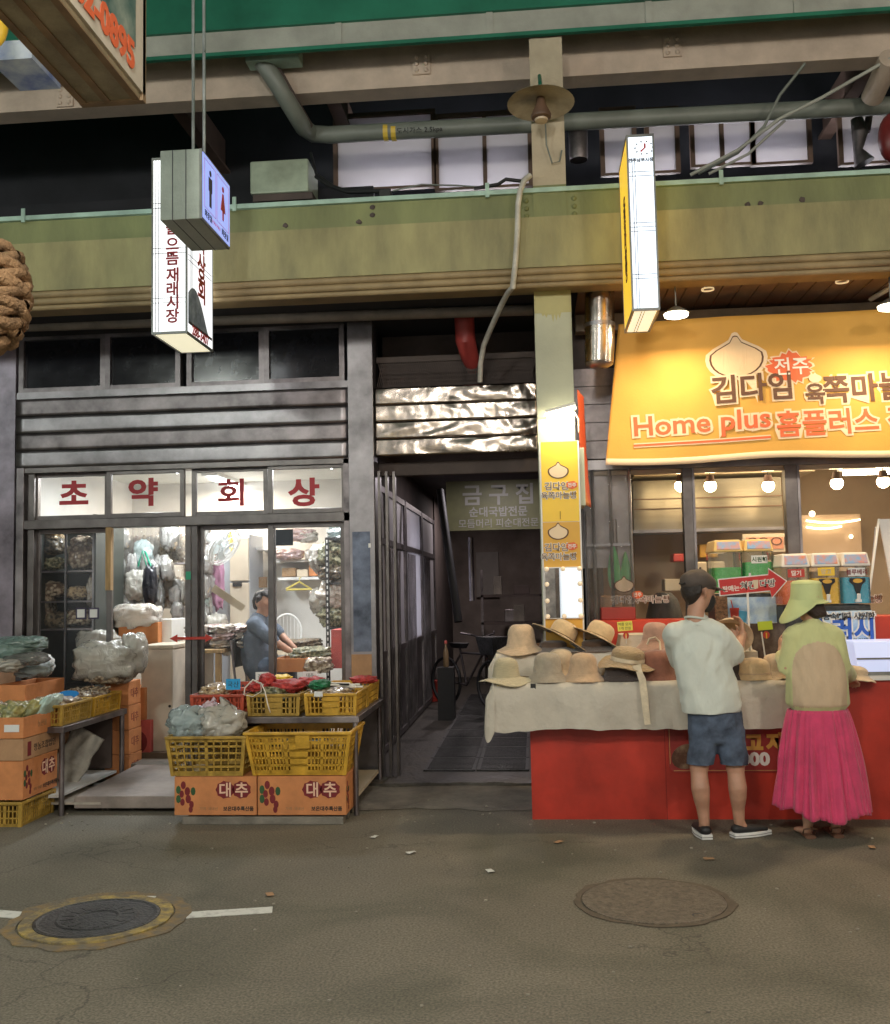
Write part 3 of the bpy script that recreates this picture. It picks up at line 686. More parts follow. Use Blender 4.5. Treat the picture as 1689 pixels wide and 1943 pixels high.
# dark building face above
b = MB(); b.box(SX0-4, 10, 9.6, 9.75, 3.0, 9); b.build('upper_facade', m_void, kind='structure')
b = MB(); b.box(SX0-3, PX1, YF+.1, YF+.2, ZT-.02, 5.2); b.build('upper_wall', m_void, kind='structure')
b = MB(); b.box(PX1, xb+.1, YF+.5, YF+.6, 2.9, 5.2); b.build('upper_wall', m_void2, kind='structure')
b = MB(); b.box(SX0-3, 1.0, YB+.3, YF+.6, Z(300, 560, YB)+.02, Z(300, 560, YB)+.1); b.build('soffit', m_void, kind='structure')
# ================================================================== BEAM, COLUMN, OVERHEAD
zb0, zb1, zb2, zb3 = Z(700, 556, YB), Z(700, 522, YB), Z(700, 428, YB), Z(700, 382, YB)
BX0, BX1 = -9, 7
t = thing('olive_beam', 'long olive yellow painted beam with stepped mouldings above the shops', 'beam', (0, YB, zb0))
b = MB(); b.box(BX0, BX1, YB, YB+.12, zb1, zb2); b.build('beam_face', m_olive, t)
b = MB(); b.box(BX0, BX1, YB+.035, YB+.12, zb2, zb3); b.build('upper_band', m_olive2, t)
b = MB(); hh = (zb1-zb0)/3
b.tube([(BX0, YB+.03, zb0+hh*2.5), (BX1, YB+.03, zb0+hh*2.5)], hh*.62, 12); b.tube([(BX0, YB+.045, zb0+hh*1.4), (BX1, YB+.045, zb0+hh*1.4)], hh*.62, 12); b.tube([(BX0, YB+.07, zb0+hh*.5), (BX1, YB+.07, zb0+hh*.5)], hh*.5, 12)
b.build('moulding', m_mould, t, smooth=True)
b = MB(); b.box(BX0, BX1, YB+.0, YB+.2, zb3, zb3+.035); b.build('ledge', m_ledge, t)
b = MB(); b.box(BX0, BX1, YB+.12, YB+.3, zb0+.02, zb3-.01); b.build('core', m_mould, t)
for px in (45, 445, 925, 1370):
    q = P(px, 375, YB); b = MB(); b.box(q.x-.015, q.x+.015, YB-.01, YB+.0, zb3-.02, zb3+.09); b.build('clip', m_ledge, t)
rng = random.Random(8)
for px, py in ((540, 425), (705, 390), (705, 405), (680, 418), (1420, 385), (1445, 383), (1525, 375), (1235, 398), (140, 405)):
    q = P(px, py, YB); b = MB(); b.ball((q.x, YB-.0 if q.z < zb2 else YB+.033, q.z), (.022, .012, .02), 8, 5, fx=lambda v: v*(1+.5*nz(v*60, 1, px))); b.build('dirt_clump', m_void2, t)
# column
cx0, cx1 = X(1020, 800, YC), X(1094, 800, YC)
zc1 = Z(1050, 530, YC)
t = thing('steel_column', 'pale mint painted steel column standing behind the hat table and carrying the beams', 'column', ((cx0+cx1)/2, YC, 0))
b = MB(); b.box(cx0, cx1-.015, YC-.02, YC+.02, 0, Z(1050, 590, YC)-.02); b.box(cx0+.13, cx0+.17, YC+.02, YC+.28, 0, zc1); b.box(cx0, cx1, YC+.28, YC+.31, 0, zc1); b.build('lower_column', m_colmint, t)
b = MB(); q = Z(1050, 590, YC)-.02
vs = [(cx0, zc1+.1), (cx0, q)]
rng = random.Random(4); k = 22
for i in range(k+1): vs.append((cx0+(cx1-.015-cx0)*i/k, q-(0 if i < 5 or i > 15 else (.01+.07*rng.random()*(i % 2))) ))
vs += [(cx1-.015, q), (cx1-.015, zc1+.1)]
b.prism(vs, (0, YC-.022, 0), (1, 0, 0), (0, 0, 1), (0, .005, 0)); b.build('olive_paint_drip', mat('olive drip paint', (.4, .37, .16), .5, var=.05), t)
b = MB(); b.box(cx0, cx1-.015, YC-.019, YC+.02, q, zc1+.12); b.build('column_head', m_colmint, t)
m_colu = mat('beige column paint', (.42, .36, .26), .6, var=.15, scale=3, bump=.15)
cxa, cxb = X(1010, 300, YB), X(1073, 300, YB)
zt = Z(1035, 68, YB)
b = MB(); b.box(cxa, cxb, YB+.03, YB+.06, zb3+.06, zt); b.box(cxa+.12, cxa+.15, YB+.06, YB+.3, zb3-.02, zt-.0); b.build('upper_column', m_colu, t)
b = MB(); b.box(cxa, cxb, YB+.022, YB+.033, zb2-.02, zb3+.06); b.build('column_plate', m_olive2, t)
for sx in (cxa-.055, cxb+.055):
    for i in range(3):
        b = MB(); b.ball((sx, YB+.03, zb3-.05-.06*i), (.02, .015, .02), 8, 5); b.build('bolt', m_olive2, t)
# brown girder behind
YG = 7.8
g0, g1 = Z(800, 156, YG), Z(800, 84, YG)+.35
t = thing('steel_girder', 'beige steel girder with bolted splice plates high under the roof', 'girder', (0, YG, g0))
b = MB(); b.box(-9, 7, YG, YG+.02, g0, g1); b.box(-9, 7, YG-.0, YG+.2, g0-.03, g0-.0); b.box(-9, 7, YG-.002, YG+.2, g1, g1+.03); b.build('beam_web', m_brown, t)
for px, py in ((800, 118), (1275, 84), (125, 180)):
    q = P(px, py, YG); b = MB(); b.box(q.x-.07, q.x+.07, YG-.022, YG-.0, q.z-.11, q.z+.06); spl_ = b.build('splice_plate', m_brown, t)
    for i in range(3):
        for s in (-1, 1):
            b = MB(); b.ball((q.x+s*.038, YG-.026, q.z-.08+.055*i), (.019, .018, .019), 8, 5); b.build('bolt', m_brown, spl_)
# cross girders going back from the street girder
for i, (px, py) in enumerate(((300, 140), (610, 110), (1690, 60))):
    q = P(px, py, YG); b = MB(); z = g0+.12
    b.box(q.x-.06, q.x+.06, YG+.21, 11, z, z+.03); b.box(q.x-.01, q.x+.01, YG+.21, 11, z+.03, z+.35)
    b.box(q.x-.06, q.x+.06, 4, YG-.02, g1-.1, g1-.07) if 0 else None
    tag(b.build('cross_beam', m_dbrown), f'dark steel cross beam running back into the roof, {("left", "middle", "right")[i]} of three', 'beam')
# green roof edge and grey gutter over the street
YR = 7.42
t = thing('roof_gutter', 'grey gutter strip with green painted roof edge running along the top', 'roof edge', (0, YR, 5.3))
r0, r1 = Z(800, 82, YR), Z(800, 42, YR)
b = MB(); b.box(-9, 7, YR-.06, YR-.035, r0, r1); b.build('gutter', m_gutter, t)
b = MB(); b.box(-9, 7, YR-.09, YR+.12, r1, r1+1.0); b.build('green_fascia', m_green, t)
b = MB(); b.box(-9, 7, YR-.07, YR-.03, r0-.03, r0-.0); b.build('green_lip', m_green, t)
for px in (645, 930, 1230, 1510):
    q = P(px, 60, YR); b = MB(); b.box(q.x-.025, q.x+.025, YR-.072, YR-.06, r0, r1); b.build('strap', m_gutter, t)
# gas pipe
def pth(pts, r, nm, material, lab, cat, n=10):
    b = MB(); b.tube(pts, r, n); return tag(b.build(nm, material, smooth=50), lab, cat)
t = thing('gas_pipe', 'long grey gas pipe bending down from the roof and running right behind the column', 'pipe', P(1100, 225, 8.2))
b = MB(); b.tube([P(482, 95, 7.62)]+[P(520, 150, 7.66), P(558, 212, 7.8), P(576, 242, 8.05), P(594, 254, 8.2), P(625, 256, 8.2), P(1150, 228, 8.2), P(1700, 200, 8.2), P(1900, 190, 8.2)], .072, 14); b.build('pipe', m_pipe, t, smooth=50)
for px in (733, 748):
    q = P(px, 251, 8.2); b = MB(); b.tube([(q.x-.02, 8.2, q.z), (q.x+.02, 8.2, q.z-.001)], .074, 14); b.build('yellow_band', mat('yellow band', (.6, .42, .05), .5, var=0), t)
q = P(796, 247, 8.12); text('도시가스 2.5kpa', .06, (q.x, q.y, q.z), XA, ZA, m_inkk, t)
pth([P(512, 105, 7.68), P(548, 170, 7.72), P(588, 240, 8.05)], .03, 'side_pipe', m_void2, 'thin dark pipe beside the bend of the gas pipe', 'pipe')
b = MB(); a = P(468, 100, 7.6); c = P(570, 112, 7.6); b.box(a.x, c.x, 7.55, 7.7, c.z-.02, a.z+.01); tag(b.build('pipe_bracket', m_ledge, bevel=.01), 'pale green metal bracket at the top of the bent gas pipe', 'bracket')
# beige box fan housing at left
a, c = P(474, 306, 8.1), P(585, 362, 8.1)
t = thing('ventilation_box', 'pale green metal box above the olive beam left of the lit upper windows', 'duct box', ((a.x+c.x)/2, 8.2, c.z))
b = MB(); b.box(a.x, c.x, 8.1, 8.5, c.z, a.z); b.build('box_body', mat('pale green metal', (.4, .47, .36), .4, .2, var=.15), t, bevel=.015)
b = MB(); b.box(a.x+.02, c.x+.03, 8.12, 8.48, c.z-.06, c.z-.001); b.build('base', m_void2, t)
pth([P(600, 335, 8.0), P(625, 352, 7.9), P(660, 364, 7.7), P(740, 362, 7.5)], .018, 'black_cable', m_black, 'thick black cable lying along the ledge left of the junction box', 'cable')
pth([P(590, 290, 8.3), P(600, 330, 8.1), P(640, 358, 7.8), P(700, 366, 7.6)], .012, 'black_cable', m_black, 'thin black cable drooping behind the pale green box', 'cable')
b = MB(); q = P(730, 365, YB); b.box(q.x-.045, q.x+.045, YB+.0, YB+.12, q.z-.03, q.z+.03); tag(b.build('junction_box', m_black, bevel=.006), 'small black junction box on the beam ledge', 'junction box')
pth([P(745, 362, YB+.08), P(800, 350, YB+.1), P(870, 352, YB+.1), P(930, 356, YB+.1)], .006, 'thin_cable', m_pipe, 'thin grey cable arching over the ledge beside the junction box', 'cable')
pth([P(900, 358, YB+.1), P(945, 350, YB+.08), P(960, 340, YB+.1), P(998, 345, YB+.1)], .014, 'black_cable', m_black, 'bundle of black cable lying beside the column on the ledge', 'cable')
# hose
t = thing('white_hose', 'long dirty white hose hanging from the column down over the olive beam', 'hose', P(950, 600, 7.5))
b = MB(); b.tube([P(1006, 333, 7.32), P(995, 342, 7.3), P(987, 362, 7.28), P(983, 390, 7.3), P(982, 440, 7.3), P(978, 500, 7.3), P(973, 545, 7.32), P(963, 556, 7.5), P(950, 582, 7.7), P(932, 622, 8.0), P(918, 655, 8.2), P(912, 690, 8.3), P(911, 725, 8.35)], .022, 10); b.build('tube', mat('dirty white hose', (.5, .48, .42), .5, var=.2, scale=8), t, smooth=50)
# red pipe
t = thing('red_pipe', 'fat red hanging pipe with white ring under the beam above the alley', 'pipe', P(882, 630, 8.4))
b = MB(); b.tube([P(880, 562, 8.4), P(881, 600, 8.4), P(883, 645, 8.4), P(890, 672, 8.55), P(900, 700, 8.7)], [.085, .085, .085, .08, .07], 16); b.build('pipe_body', mat('red pipe paint', (.33, .045, .04), .5, var=.15), t, smooth=50)
b = MB(); q = P(880, 590, 8.4); b.tube([(q.x, q.y, q.z-.006), (q.x, q.y, q.z+.006)], .087, 16); b.build('ring', m_inkw, t)
# lamp with disc shade on the column
t = thing('spot_lamp', 'unlit rusty disc shaded lamp hanging from the top of the column', 'lamp', P(1026, 200, 7.1))
q = P(1026, 190, 7.1)
b = MB(); Tm = Matrix.Translation(q)@Matrix.Rotation(R(-4), 4, 'X')
b.lathe([(.0001, .045), (.05, .042), (.14, .012), (.24, -.022), (.245, -.028), (.23, -.024), (.12, .005), (.0001, .02)], T=Tm, n=32); b.build('disc_shade', mat('rusty beige enamel', (.34, .29, .21), .5, var=.3, scale=6), t, smooth=True)
b = MB(); b.lathe([(.03, .02), (.035, -.03), (.075, -.12), (.07, -.14), (.05, -.15), (.0001, -.15)], T=Tm, n=20); b.build('socket', mat('brown socket', (.12, .07, .045), .45, var=.3), t, smooth=True)
b = MB(); b.lathe([(.05, -.152), (.045, -.165), (.0001, -.17)], T=Tm, n=16); b.build('bulb', mat('dead bulb', (.5, .4, .28), .2, var=0), t, smooth=True)
b = MB(); b.tube([q+Vector((0, .0, .04)), q+Vector((0, .05, .16)), q+Vector((-.0, .22, .3))], .014, 8); b.build('arm', m_green, t)
if 1:
    pth([P(1035, 235, 7.3), P(1037, 275, 7.33), P(1048, 310, 7.34), P(1062, 306, 7.35), P(1066, 285, 7.35)], .006, 'loose_cable', m_pipe, 'thin loop of cable hanging under the disc shaded lamp', 'cable')
# insulator / white things near right top
pth([P(1325, 330, 8.1), P(1400, 290, 8.0), P(1450, 240, 7.9), P(1480, 180, 7.85), P(1528, 120, 7.7)], .012, 'grey_cable', m_pipe, 'grey cable climbing steeply to the girder at upper right', 'cable')
pth([P(1310, 332, 8.0), P(1400, 285, 7.9), P(1480, 225, 7.8), P(1560, 185, 7.7), P(1700, 105, 7.6)], .014, 'grey_cable', m_gutter, 'pale cable rising to the upper right corner', 'cable')
pth([P(1345, 330, 8.05), P(1420, 292, 7.95), P(1490, 228, 7.9)], .012, 'grey_cable', m_gutter, 'short pale cable tied beside the rising cable bundle', 'cable')
pth([P(1655, 185, 8.0), P(1690, 110, 7.6)], .085, 'corrugated_duct', m_brown, 'pinkish corrugated duct at the upper right edge', 'duct', 16)
b = MB(); q = P(1694, 262, 7.9); b.ball(q, (.11, .1, .2), 16, 10); tag(b.build('red_lantern', mat('dark red enamel', (.16, .02, .02), .35, var=.2), smooth=True), 'dark red round tank half cut by the right edge', 'tank')
b = MB(); q = P(1097, 265, 8.3); b.lathe([(.0001, -.18), (.075, -.18), (.08, -.15), (.08, .13), (.06, .17), (.0001, .17)], q, 16); tag(b.build('meter_can', m_steel_d, smooth=True), 'dark metal canister behind the column near the upper windows', 'canister')
b = MB(); q = P(1635, 262, 8.5)
b.tube([P(1625, 225, 8.6), P(1632, 250, 8.6), P(1628, 285, 8.6), P(1640, 310, 8.6)], [.05, .07, .04, .09], 10); b.tube([P(1650, 215, 8.6), P(1645, 250, 8.6)], .03, 8); tag(b.build('bracket_hardware', m_steel_d, smooth=True), 'crumpled grey hardware in front of the bright window at upper right', 'hardware')
# upper lit windows
YU = 8.95
def upwin(x0, x1, y0, y1, lab, mull=()):
    a, c = P(x0, y1, YU), P(x1, y0, YU); z0, z1 = a.z, c.z
    t = thing('upper_window', lab, 'window', ((a.x+c.x)/2, YU, z0))
    f = .04; b = MB(); b.box(a.x, a.x+f, YU-.05, YU, z0, z1); b.box(c.x-f, c.x, YU-.05, YU, z0, z1); b.box(a.x+f, c.x-f, YU-.048, YU, z0, z0+f*.6); b.box(a.x+f, c.x-f, YU-.048, YU, z1-f, z1)
    for mx in mull: q = X(mx, (y0+y1)/2, YU); b.box(q-.018, q+.018, YU-.048, YU, z0+f*.6, z1-f)
    b.build('frame', m_dbrown, t)
    b = MB(); b.box(a.x+f, c.x-f, YU-.02, YU-.012, z0+.02, z1-f); b.build('pane', m_frost, t)
    area('window_lamp', ((a.x+c.x)/2, YU+.14, z0-.03), (c.x-a.x)*.8, 6.5*(c.x-a.x), (.95, .93, 1.), (0, -.55, 1), .06)
    return t
upwin(635, 826, 210, 368, 'frosted upper window glowing white at its foot, left of the column')
upwin(826, 1008, 210, 366, 'frosted upper window with faint pink glow just left of the column', (920,))
upwin(1140, 1205, 205, 338, 'narrow frosted upper window just right of the column')
upwin(1225, 1286, 205, 334, 'small upper window right of the yellow and white hanging sign', ())
upwin(1310, 1428, 200, 322, 'frosted double upper window near the right with cables crossing it', (1368,))
upwin(1424, 1535, 198, 318, 'frosted single upper window next to the cable bundle')
upwin(1590, 1690, 195, 318, 'bright upper window at the right edge behind crumpled hardware')
# ---- soffit with boards over the right shop
zs = zb0+.05; sx0 = cx1+.05
t = thing('board_soffit', 'brown board soffit with small recessed lights over the garlic bread shop', 'ceiling', (3, 8, zs))
n = 44
for i in range(n):
    x = sx0+i*.14
    b = MB(); b.box(x, x+.132, YB+.3, 8.75, zs, zs+.02); b.build('board', m_soffit, t)
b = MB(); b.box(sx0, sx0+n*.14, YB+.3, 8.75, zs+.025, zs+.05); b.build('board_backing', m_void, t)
for px, py in ((1343, 549), (1598, 534)):
    q = G(px, py, zs-.005); b = MB(); b.lathe([(.05, -.012), (.05, .004), (.0001, .004)], (q.x, q.y, zs), 14); b.build('downlight', mat('dim downlight', (.8, .6, .35), .4, var=0, emit=(1, .75, .4), estr=.6), t)
b = MB(); b.box(sx0, sx0+6, 8.3, 8.42, zs-.17, zs-.03); tag(b.build('cable_tray', mat('grey brown conduit', (.26, .21, .16), .6, var=.2)), 'dusty cable tray along the back of the board soffit', 'tray')
b = MB(); b.box(sx0, sx0+6, 8.75, 8.85, 2.9, zs+.1); b.build('upper_wall', m_void2, kind='structure')
b = MB(); b.box(cx0, sx0, YF+.05, YF+.1, 2.9, zs+.6); b.build('upper_wall', m_void2, kind='structure')
# steel flue
t = thing('steel_flue', 'shiny stainless flue pipe hanging right of the column', 'flue', P(1138, 620, 7.75))
b = MB(); b.tube([P(1138, 540, 7.75), P(1138, 655, 7.75), P(1137, 690, 7.75)], [.115, .115, .11], 24); b.build('pipe_body', m_steel_c, t, smooth=50)
b = MB(); q = P(1137, 690, 7.75); b.ball(q-Vector((0, 0, -.005)), (.112, .112, .045), 20, 8); b.build('end_cap', m_steel, t, smooth=True)
b = MB(); q = P(1138, 618, 7.75); b.tube([(q.x, q.y, q.z-.015), (q.x, q.y, q.z+.015)], .12, 24); b.build('band', m_steel, t, smooth=True)
# ================================================================== HANGING SIGN BOXES
m_lit = mat('lit white sign face', (.9, .9, .9), .4, var=0, emit=(.93, .97, 1.), estr=1.0)
m_litb = mat('lit blue sign face', (.3, .4, .8), .4, var=0, emit=(.33, .42, .95), estr=.75)
m_lity = mat('lit yellow sign face', (.8, .5, .03), .4, var=0, emit=(.95, .6, .05), estr=.75)
m_litu = mat('lit warm underside', (.8, .75, .55), .4, var=.0, emit=(.95, .88, .62), estr=.8)
m_frame = mat('grey sign frame', (.22, .23, .22), .45, .4, var=.25)
m_gbox = mat('pale green grey sign casing', (.38, .43, .38), .5, .1, var=.15, scale=4, bump=.1)
m_line = mat('thin dark line', (.06, .06, .07), .6, var=0)
def sign_box(t, x0, x1, y0, y1, z0, z1, mfront, mside, side, under=None):
    f = .012
    b = MB()
    for x in (x0, x1-f):
        for y in (y0, y1-f): b.box(x, x+f, y, y+f, z0, z1)
    for z in (z0, z1-f*1.5):
        for x in (x0, x1-f): b.box(x, x+f, y0+f, y1-f, z, z+f*1.5)
        for y in (y0, y1-f): b.box(x0+f, x1-f, y, y+f, z, z+f*1.5)
    b.build('frame', m_frame, t)
    b = MB(); b.box(x0+f, x1-f, y0+.004, y0+.02, z0+f*1.5, z1-f*1.5); b.build('front_face', mfront, t)
    b = MB(); b.box(x0+.003, x0+.012, y0+.021, y1-f, z0+f*1.5, z1-f*1.5); b.build('side_face', mside, t)
    b = MB(); b.box(x1-.012, x1-.003, y0+.021, y1-f, z0+f*1.5, z1-f*1.5); b.build('side_face', mside, t)
    b = MB(); b.box(x0+.02, x1-.02, y0+.03, y1-.02, z0+.003, z0+.012); b.build('under_face', under or m_litu, t)
    b = MB(); b.box(x0+.02, x1-.02, y0+.03, y1-.02, z1-.01, z1-.003); b.build('top_face', m_frame, t)
def linesf(t, x0, x1, y, z0, z1, vx, hz, w=.0035):
    b = MB()
    for x in vx: b.box(x-w/2, x+w/2, y-.003, y, z0, z1)
    for z in hz: b.box(x0, x1, y-.0025, y, z-w/2, z+w/2)
    b.build('grid_lines', m_line, t)
# left long sign
LY = 6.75; a, c = P(288, 300, LY), P(355, 632, LY); x0, x1, z0, z1 = a.x, c.x, c.z, a.z
t = thing('hanging_sign', 'tall white lit hanging sign with maroon letters, half hidden behind the toilet sign', 'sign', ((x0+x1)/2, LY, z0))
sign_box(t, x0, x1, LY, LY+.58, z0, z1, m_lit, m_lit, 1)
linesf(t, x0+.014, x1-.014, LY+.004, z0+.02, z1-.02, (x0+.03, x0+.052), (Z(320, 470, LY), Z(320, 480, LY), Z(320, 565, LY), Z(320, 574, LY), Z(320, 385, LY), Z(320, 394, LY)))
for ch, py in (('으', 462), ('뜸', 490), ('재', 521), ('래', 548), ('시', 573), ('장', 599), ('을', 432)):
    q = P(327, py, LY); text(ch, .108, (q.x, LY+.001, q.z), XA, ZA, m_lred, t, 'letter', bold=.003)
ys = lambda k: LY+.03+.52*k
YAX = Vector((0, 1, 0))
for ch, k, zz in (('약', .5, 455), ('상', .5, 505), ('회', .5, 550)):
    zz = Z(380, zz, LY+.3); text(ch, .2, (x1+.001, ys(k)+.02, zz), YAX, ZA, m_redp, t, 'letter', bold=.006)
b = MB(); b.box(x1-.0025, x1+.0005, LY+.04, LY+.55, z0+.08, z0+.1); b.build('rule', m_line, t)
b = MB(); b.prism([(.03+.5*i/12, .09+.30*math.sin(math.pi*min(1, .25+i/14))*(1-.3*i/12)) for i in range(13)]+[(.53, .08), (.03, .08)], (x1-.002, LY, z0), (0, 1, 0), (0, 0, 1), (.0022, 0, 0)); b.build('photo_print', mat('grey landscape print', (.05, .065, .07), .5, col2=(.3, .34, .36), scale=9, emit=(.12, .14, .15), estr=.3), t)
text('288-3407', .095, (x1+.001, LY+.29, z0+.055), YAX, ZA, m_redp, t, 'phone_number', bold=.003)
b = MB()
for k in (.1, .15): b.box(x1-.0022, x1, ys(k), ys(k)+.004, z0+.3, z1-.03)
for q in (.42, .45, .75, .78): b.box(x1-.0022, x1-.0003, LY+.03, LY+.55, z0+(z1-z0)*q, z0+(z1-z0)*q+.004)
b.build('grid_lines', m_line, t)
# toilet sign
TY = 5.0; a, c = P(304, 286, TY), P(383, 414, TY); x0, x1, z0, z1 = a.x, c.x, c.z, a.z; L = .49
t = thing('toilet_sign', 'small grey box sign on two rods with a blue lit face of two figures', 'sign', ((x0+x1)/2, TY, z0))
b = MB(); b.box(x0, x1-.012, TY, TY+L, z0, z1); b.build('casing', m_gbox, t, bevel=.004)
b = MB()
for k in (.3, .62): xx = x0+(x1-x0)*k; b.box(xx-.002, xx+.002, TY-.0015, TY+.002, z0, z1); b.box(xx-.002, xx+.002, TY, TY+L, z0-.0015, z0+.002)
b.build('seams', m_line, t)
b = MB(); b.box(x1-.012, x1, TY+.0, TY+L, z0, z1); b.build('rim', m_frame, t)
b = MB(); b.box(x1-.005, x1+.003, TY+.012, TY+L-.012, z0+.012, z1-.012); b.build('blue_face', m_litb, t)
def figure(yc, zc, s, skirt, m_):
    b = MB(); X1 = x1+.0035
    b.prism([(.02*s*math.cos(k*math.pi/5), .02*s*math.sin(k*math.pi/5)) for k in range(10)], (X1, yc, zc+.11*s), (0, 1, 0), (0, 0, 1), (.002, 0, 0))
    if skirt: b.prism([(-.012*s, .08*s), (.012*s, .08*s), (.05*s, -.04*s), (.014*s, -.04*s), (.012*s, -.1*s), (-.012*s, -.1*s), (-.014*s, -.04*s), (-.05*s, -.04*s)], (X1, yc, zc), (0, 1, 0), (0, 0, 1), (.002, 0, 0))
    else: b.prism([(-.034*s, .08*s), (.034*s, .08*s), (.034*s, -.01*s), (.02*s, -.01*s), (.02*s, -.11*s), (-.02*s, -.11*s), (-.02*s, -.01*s), (-.034*s, -.01*s)], (X1, yc, zc), (0, 1, 0), (0, 0, 1), (.002, 0, 0))
    b.build('figure_mark', m_, t)
figure(TY+.13, z0+.2, .85, False, m_line); figure(TY+.35, z0+.2, .85, True, m_redp)
b = MB()
for y0_, y1_ in ((.035, .225), (.245, .455)):
    for k in (y0_, y1_): b.box(x1+.003, x1+.004, TY+k-.001, TY+k+.001, z0+.08, z1-.035)
    for z in (z0+.08, z1-.035): b.box(x1+.003, x1+.004, TY+y0_, TY+y1_, z-.001, z+.001)
for i in range(6): b.prism([(0, 0), (.012, .012), (0, .024)], (x1+.003, TY+.17+.024*i, z0+.035), (0, 1, 0), (0, 0, 1), (.001, 0, 0))
b.build('print_lines', m_inkr, t)
text('화장실', .045, (x1+.0045, TY+.095, z0+.047), YAX, ZA, m_inkk, t); text('화장실', .045, (x1+.0045, TY+.385, z0+.047), YAX, ZA, m_inkk, t)
for px in (355, 376):
    q = P(px, 286, TY+.1); b = MB(); b.tube([(q.x, TY+.2, z1-.02), (q.x, TY+.2, z1+2.2)], .009, 8); b.build('rod', mat('zinc rod', (.6, .62, .62), .3, .8, var=.2), t)
# right sign
a, c = P(1188, 256, LY), P(1253, 588, LY); x0, x1, z0, z1 = a.x, c.x, c.z, a.z; x1 -= .0
t = thing('hanging_sign', 'tall hanging sign box with bluish white lit front and yellow sides, right of the column', 'sign', ((x0+x1)/2, LY, z0))
m_litw = mat('lit bluish white sign face', (.85, .9, .95), .4, var=0, emit=(.72, .83, .98), estr=.95)
sign_box(t, x0, x1, LY, LY+.6, z0, z1, m_litw, m_lity, -1)
linesf(t, x0+.014, x1-.014, LY+.004, z0+.02, z1-.17, (x0+.035, x0+.052), [Z(1220, y, LY) for y in (325, 333, 422, 430, 438, 520, 528)])
text('전주남부시장', .031, ((x0+x1)/2, LY+.001, Z(1220, 303, LY)), XA, ZA, m_inkk, t, bold=.001)
b = MB(); q = P(1222, 280, LY)
for k in range(10):
    a_ = 2*math.pi*k/10; b.box(q.x+.06*math.cos(a_)-.005, q.x+.06*math.cos(a_)+.005, LY-.001, LY+.003, q.z+.045*math.sin(a_)-.005, q.z+.045*math.sin(a_)+.005)
b.build('dot_marks', m_frame, t)
b = MB(); b.prism([(.0, .03), (.012, .03), (.012, -.0), (-.02, -.03), (-.027, -.02), (0, .0)], (q.x, LY+.003, q.z), (1, 0, 0), (0, 0, 1), (0, -.003, 0)); b.build('red_mark', m_redp, t)
for i, (ch, py) in enumerate((('육', 395), ('쪽', 425), ('마', 455), ('늘', 485), ('빵', 515))):
    text(ch, .17, (x0-.001+.002, LY+.3, Z(1182, py, LY+.3)), -YAX, ZA, m_gut, t, 'letter', bold=.004)
b = MB(); b.box((x0+x1)/2-.03, (x0+x1)/2+.03, LY+.2, LY+.3, z1, z1+.08); b.build('mount', m_frame, t)
b = MB()
for k in (.35, .45): b.box(x0+(x1-x0)*k, x0+(x1-x0)*k+.004, LY+.03, LY+.58, z0+.001, z0+.003)
b.build('under_lines', m_line, t)
# near sign, top left
NX1 = X(276, 190, 3.6); zz = Z(276, 192, 3.6); NX0 = X(156, 194, 3.6)
t = thing('hanging_sign', 'big worn hanging sign overhead at the upper left with a phone number', 'sign', ((NX0+NX1)/2, 3.1, zz))
m_ns = mat('worn sign underside', (.36, .31, .2), .6, var=.3, scale=5, bump=.2)
b = MB(); b.box(NX0, NX1-.012, 2.5, 3.6, zz, zz+1.1); b.build('casing', m_ns, t, bevel=.004)
b = MB(); 
for x in (NX0+.0, NX1-.04, (NX0+NX1)/2-.03): b.box(x, x+.028, 2.5, 3.6, zz-.006, zz-.001)
b.box(NX0, NX1, 3.575, 3.605, zz-.008, zz+1.1); b.build('edge_trim', mat('tan edge trim', (.3, .2, .11), .6, var=.3), t)
b = MB(); b.box(NX1-.012, NX1, 2.5, 3.6, zz+.02, zz+1.1); b.build('side_face', mat('aged white sign face', (.6, .55, .45), .5, var=.1), t)
b = MB(); b.box(NX1+.0, NX1+.002, 3.42-.8, 3.5, zz+.16, zz+1.0); b.build('photo_print', mat('dark teal print', (.05, .12, .11), .5, col2=(.3, .36, .3), scale=5, mix2=.55), t)
text('282-0895', .15, (NX1+.004, 3.2, zz+.11), YAX, ZA, m_coral, t, 'phone_number', bold=.006)
# yellow/white thing behind near sign, upper left corner
b = MB(); q = P(-5, 40, 5.5); b.ball(q, (.07, .05, .16), 12, 8); tag(b.build('yellow_lantern', m_yel, smooth=True), 'yellow rounded lamp shape cut by the left edge behind the big sign', 'lantern')
b = MB(); a, c = P(-20, 80, 6.0), P(60, 110, 6.0); b.box(a.x, c.x, 6, 6.4, c.z, a.z); tag(b.build('blue_sign_box', mat('blue white sign', (.12, .17, .42), .5, col2=(.6, .65, .7), scale=3)), 'blue and white sign box partly hidden behind the big sign at upper left', 'sign')
# coil of rope at left edge
t = thing('rope_ball', 'big brown knotted rope bundle at the left edge, close to the camera', 'rope', P(-25, 560, 3.0))
q = P(-28, 560, 3.0); m_rope = mat('brown rope fibre', (.3, .18, .09), .9, var=.4, scale=14, bump=.8, bscale=90)
for j in range(16):
    z = q.z-.15+.3*j/15; rr = .115*math.sin(math.acos(max(-1, min(1, (z-q.z)/.17))))+.01
    b = MB(); b.tube([(q.x+rr*math.cos(a*math.pi/12)*(1+.08*nz((a, j, 0), .9)), q.y+rr*math.sin(a*math.pi/12), z+.018*math.sin(a*math.pi/4+j*2)) for a in range(25)], .02, 7, caps=False); b.build('rope_coil', m_rope, t, smooth='all')
b = MB(); b.tube([q+Vector((0, 0, .12)), q+Vector((0, 0, 2.5))], .012, 6); b.build('hanging_cord', m_rope, t)

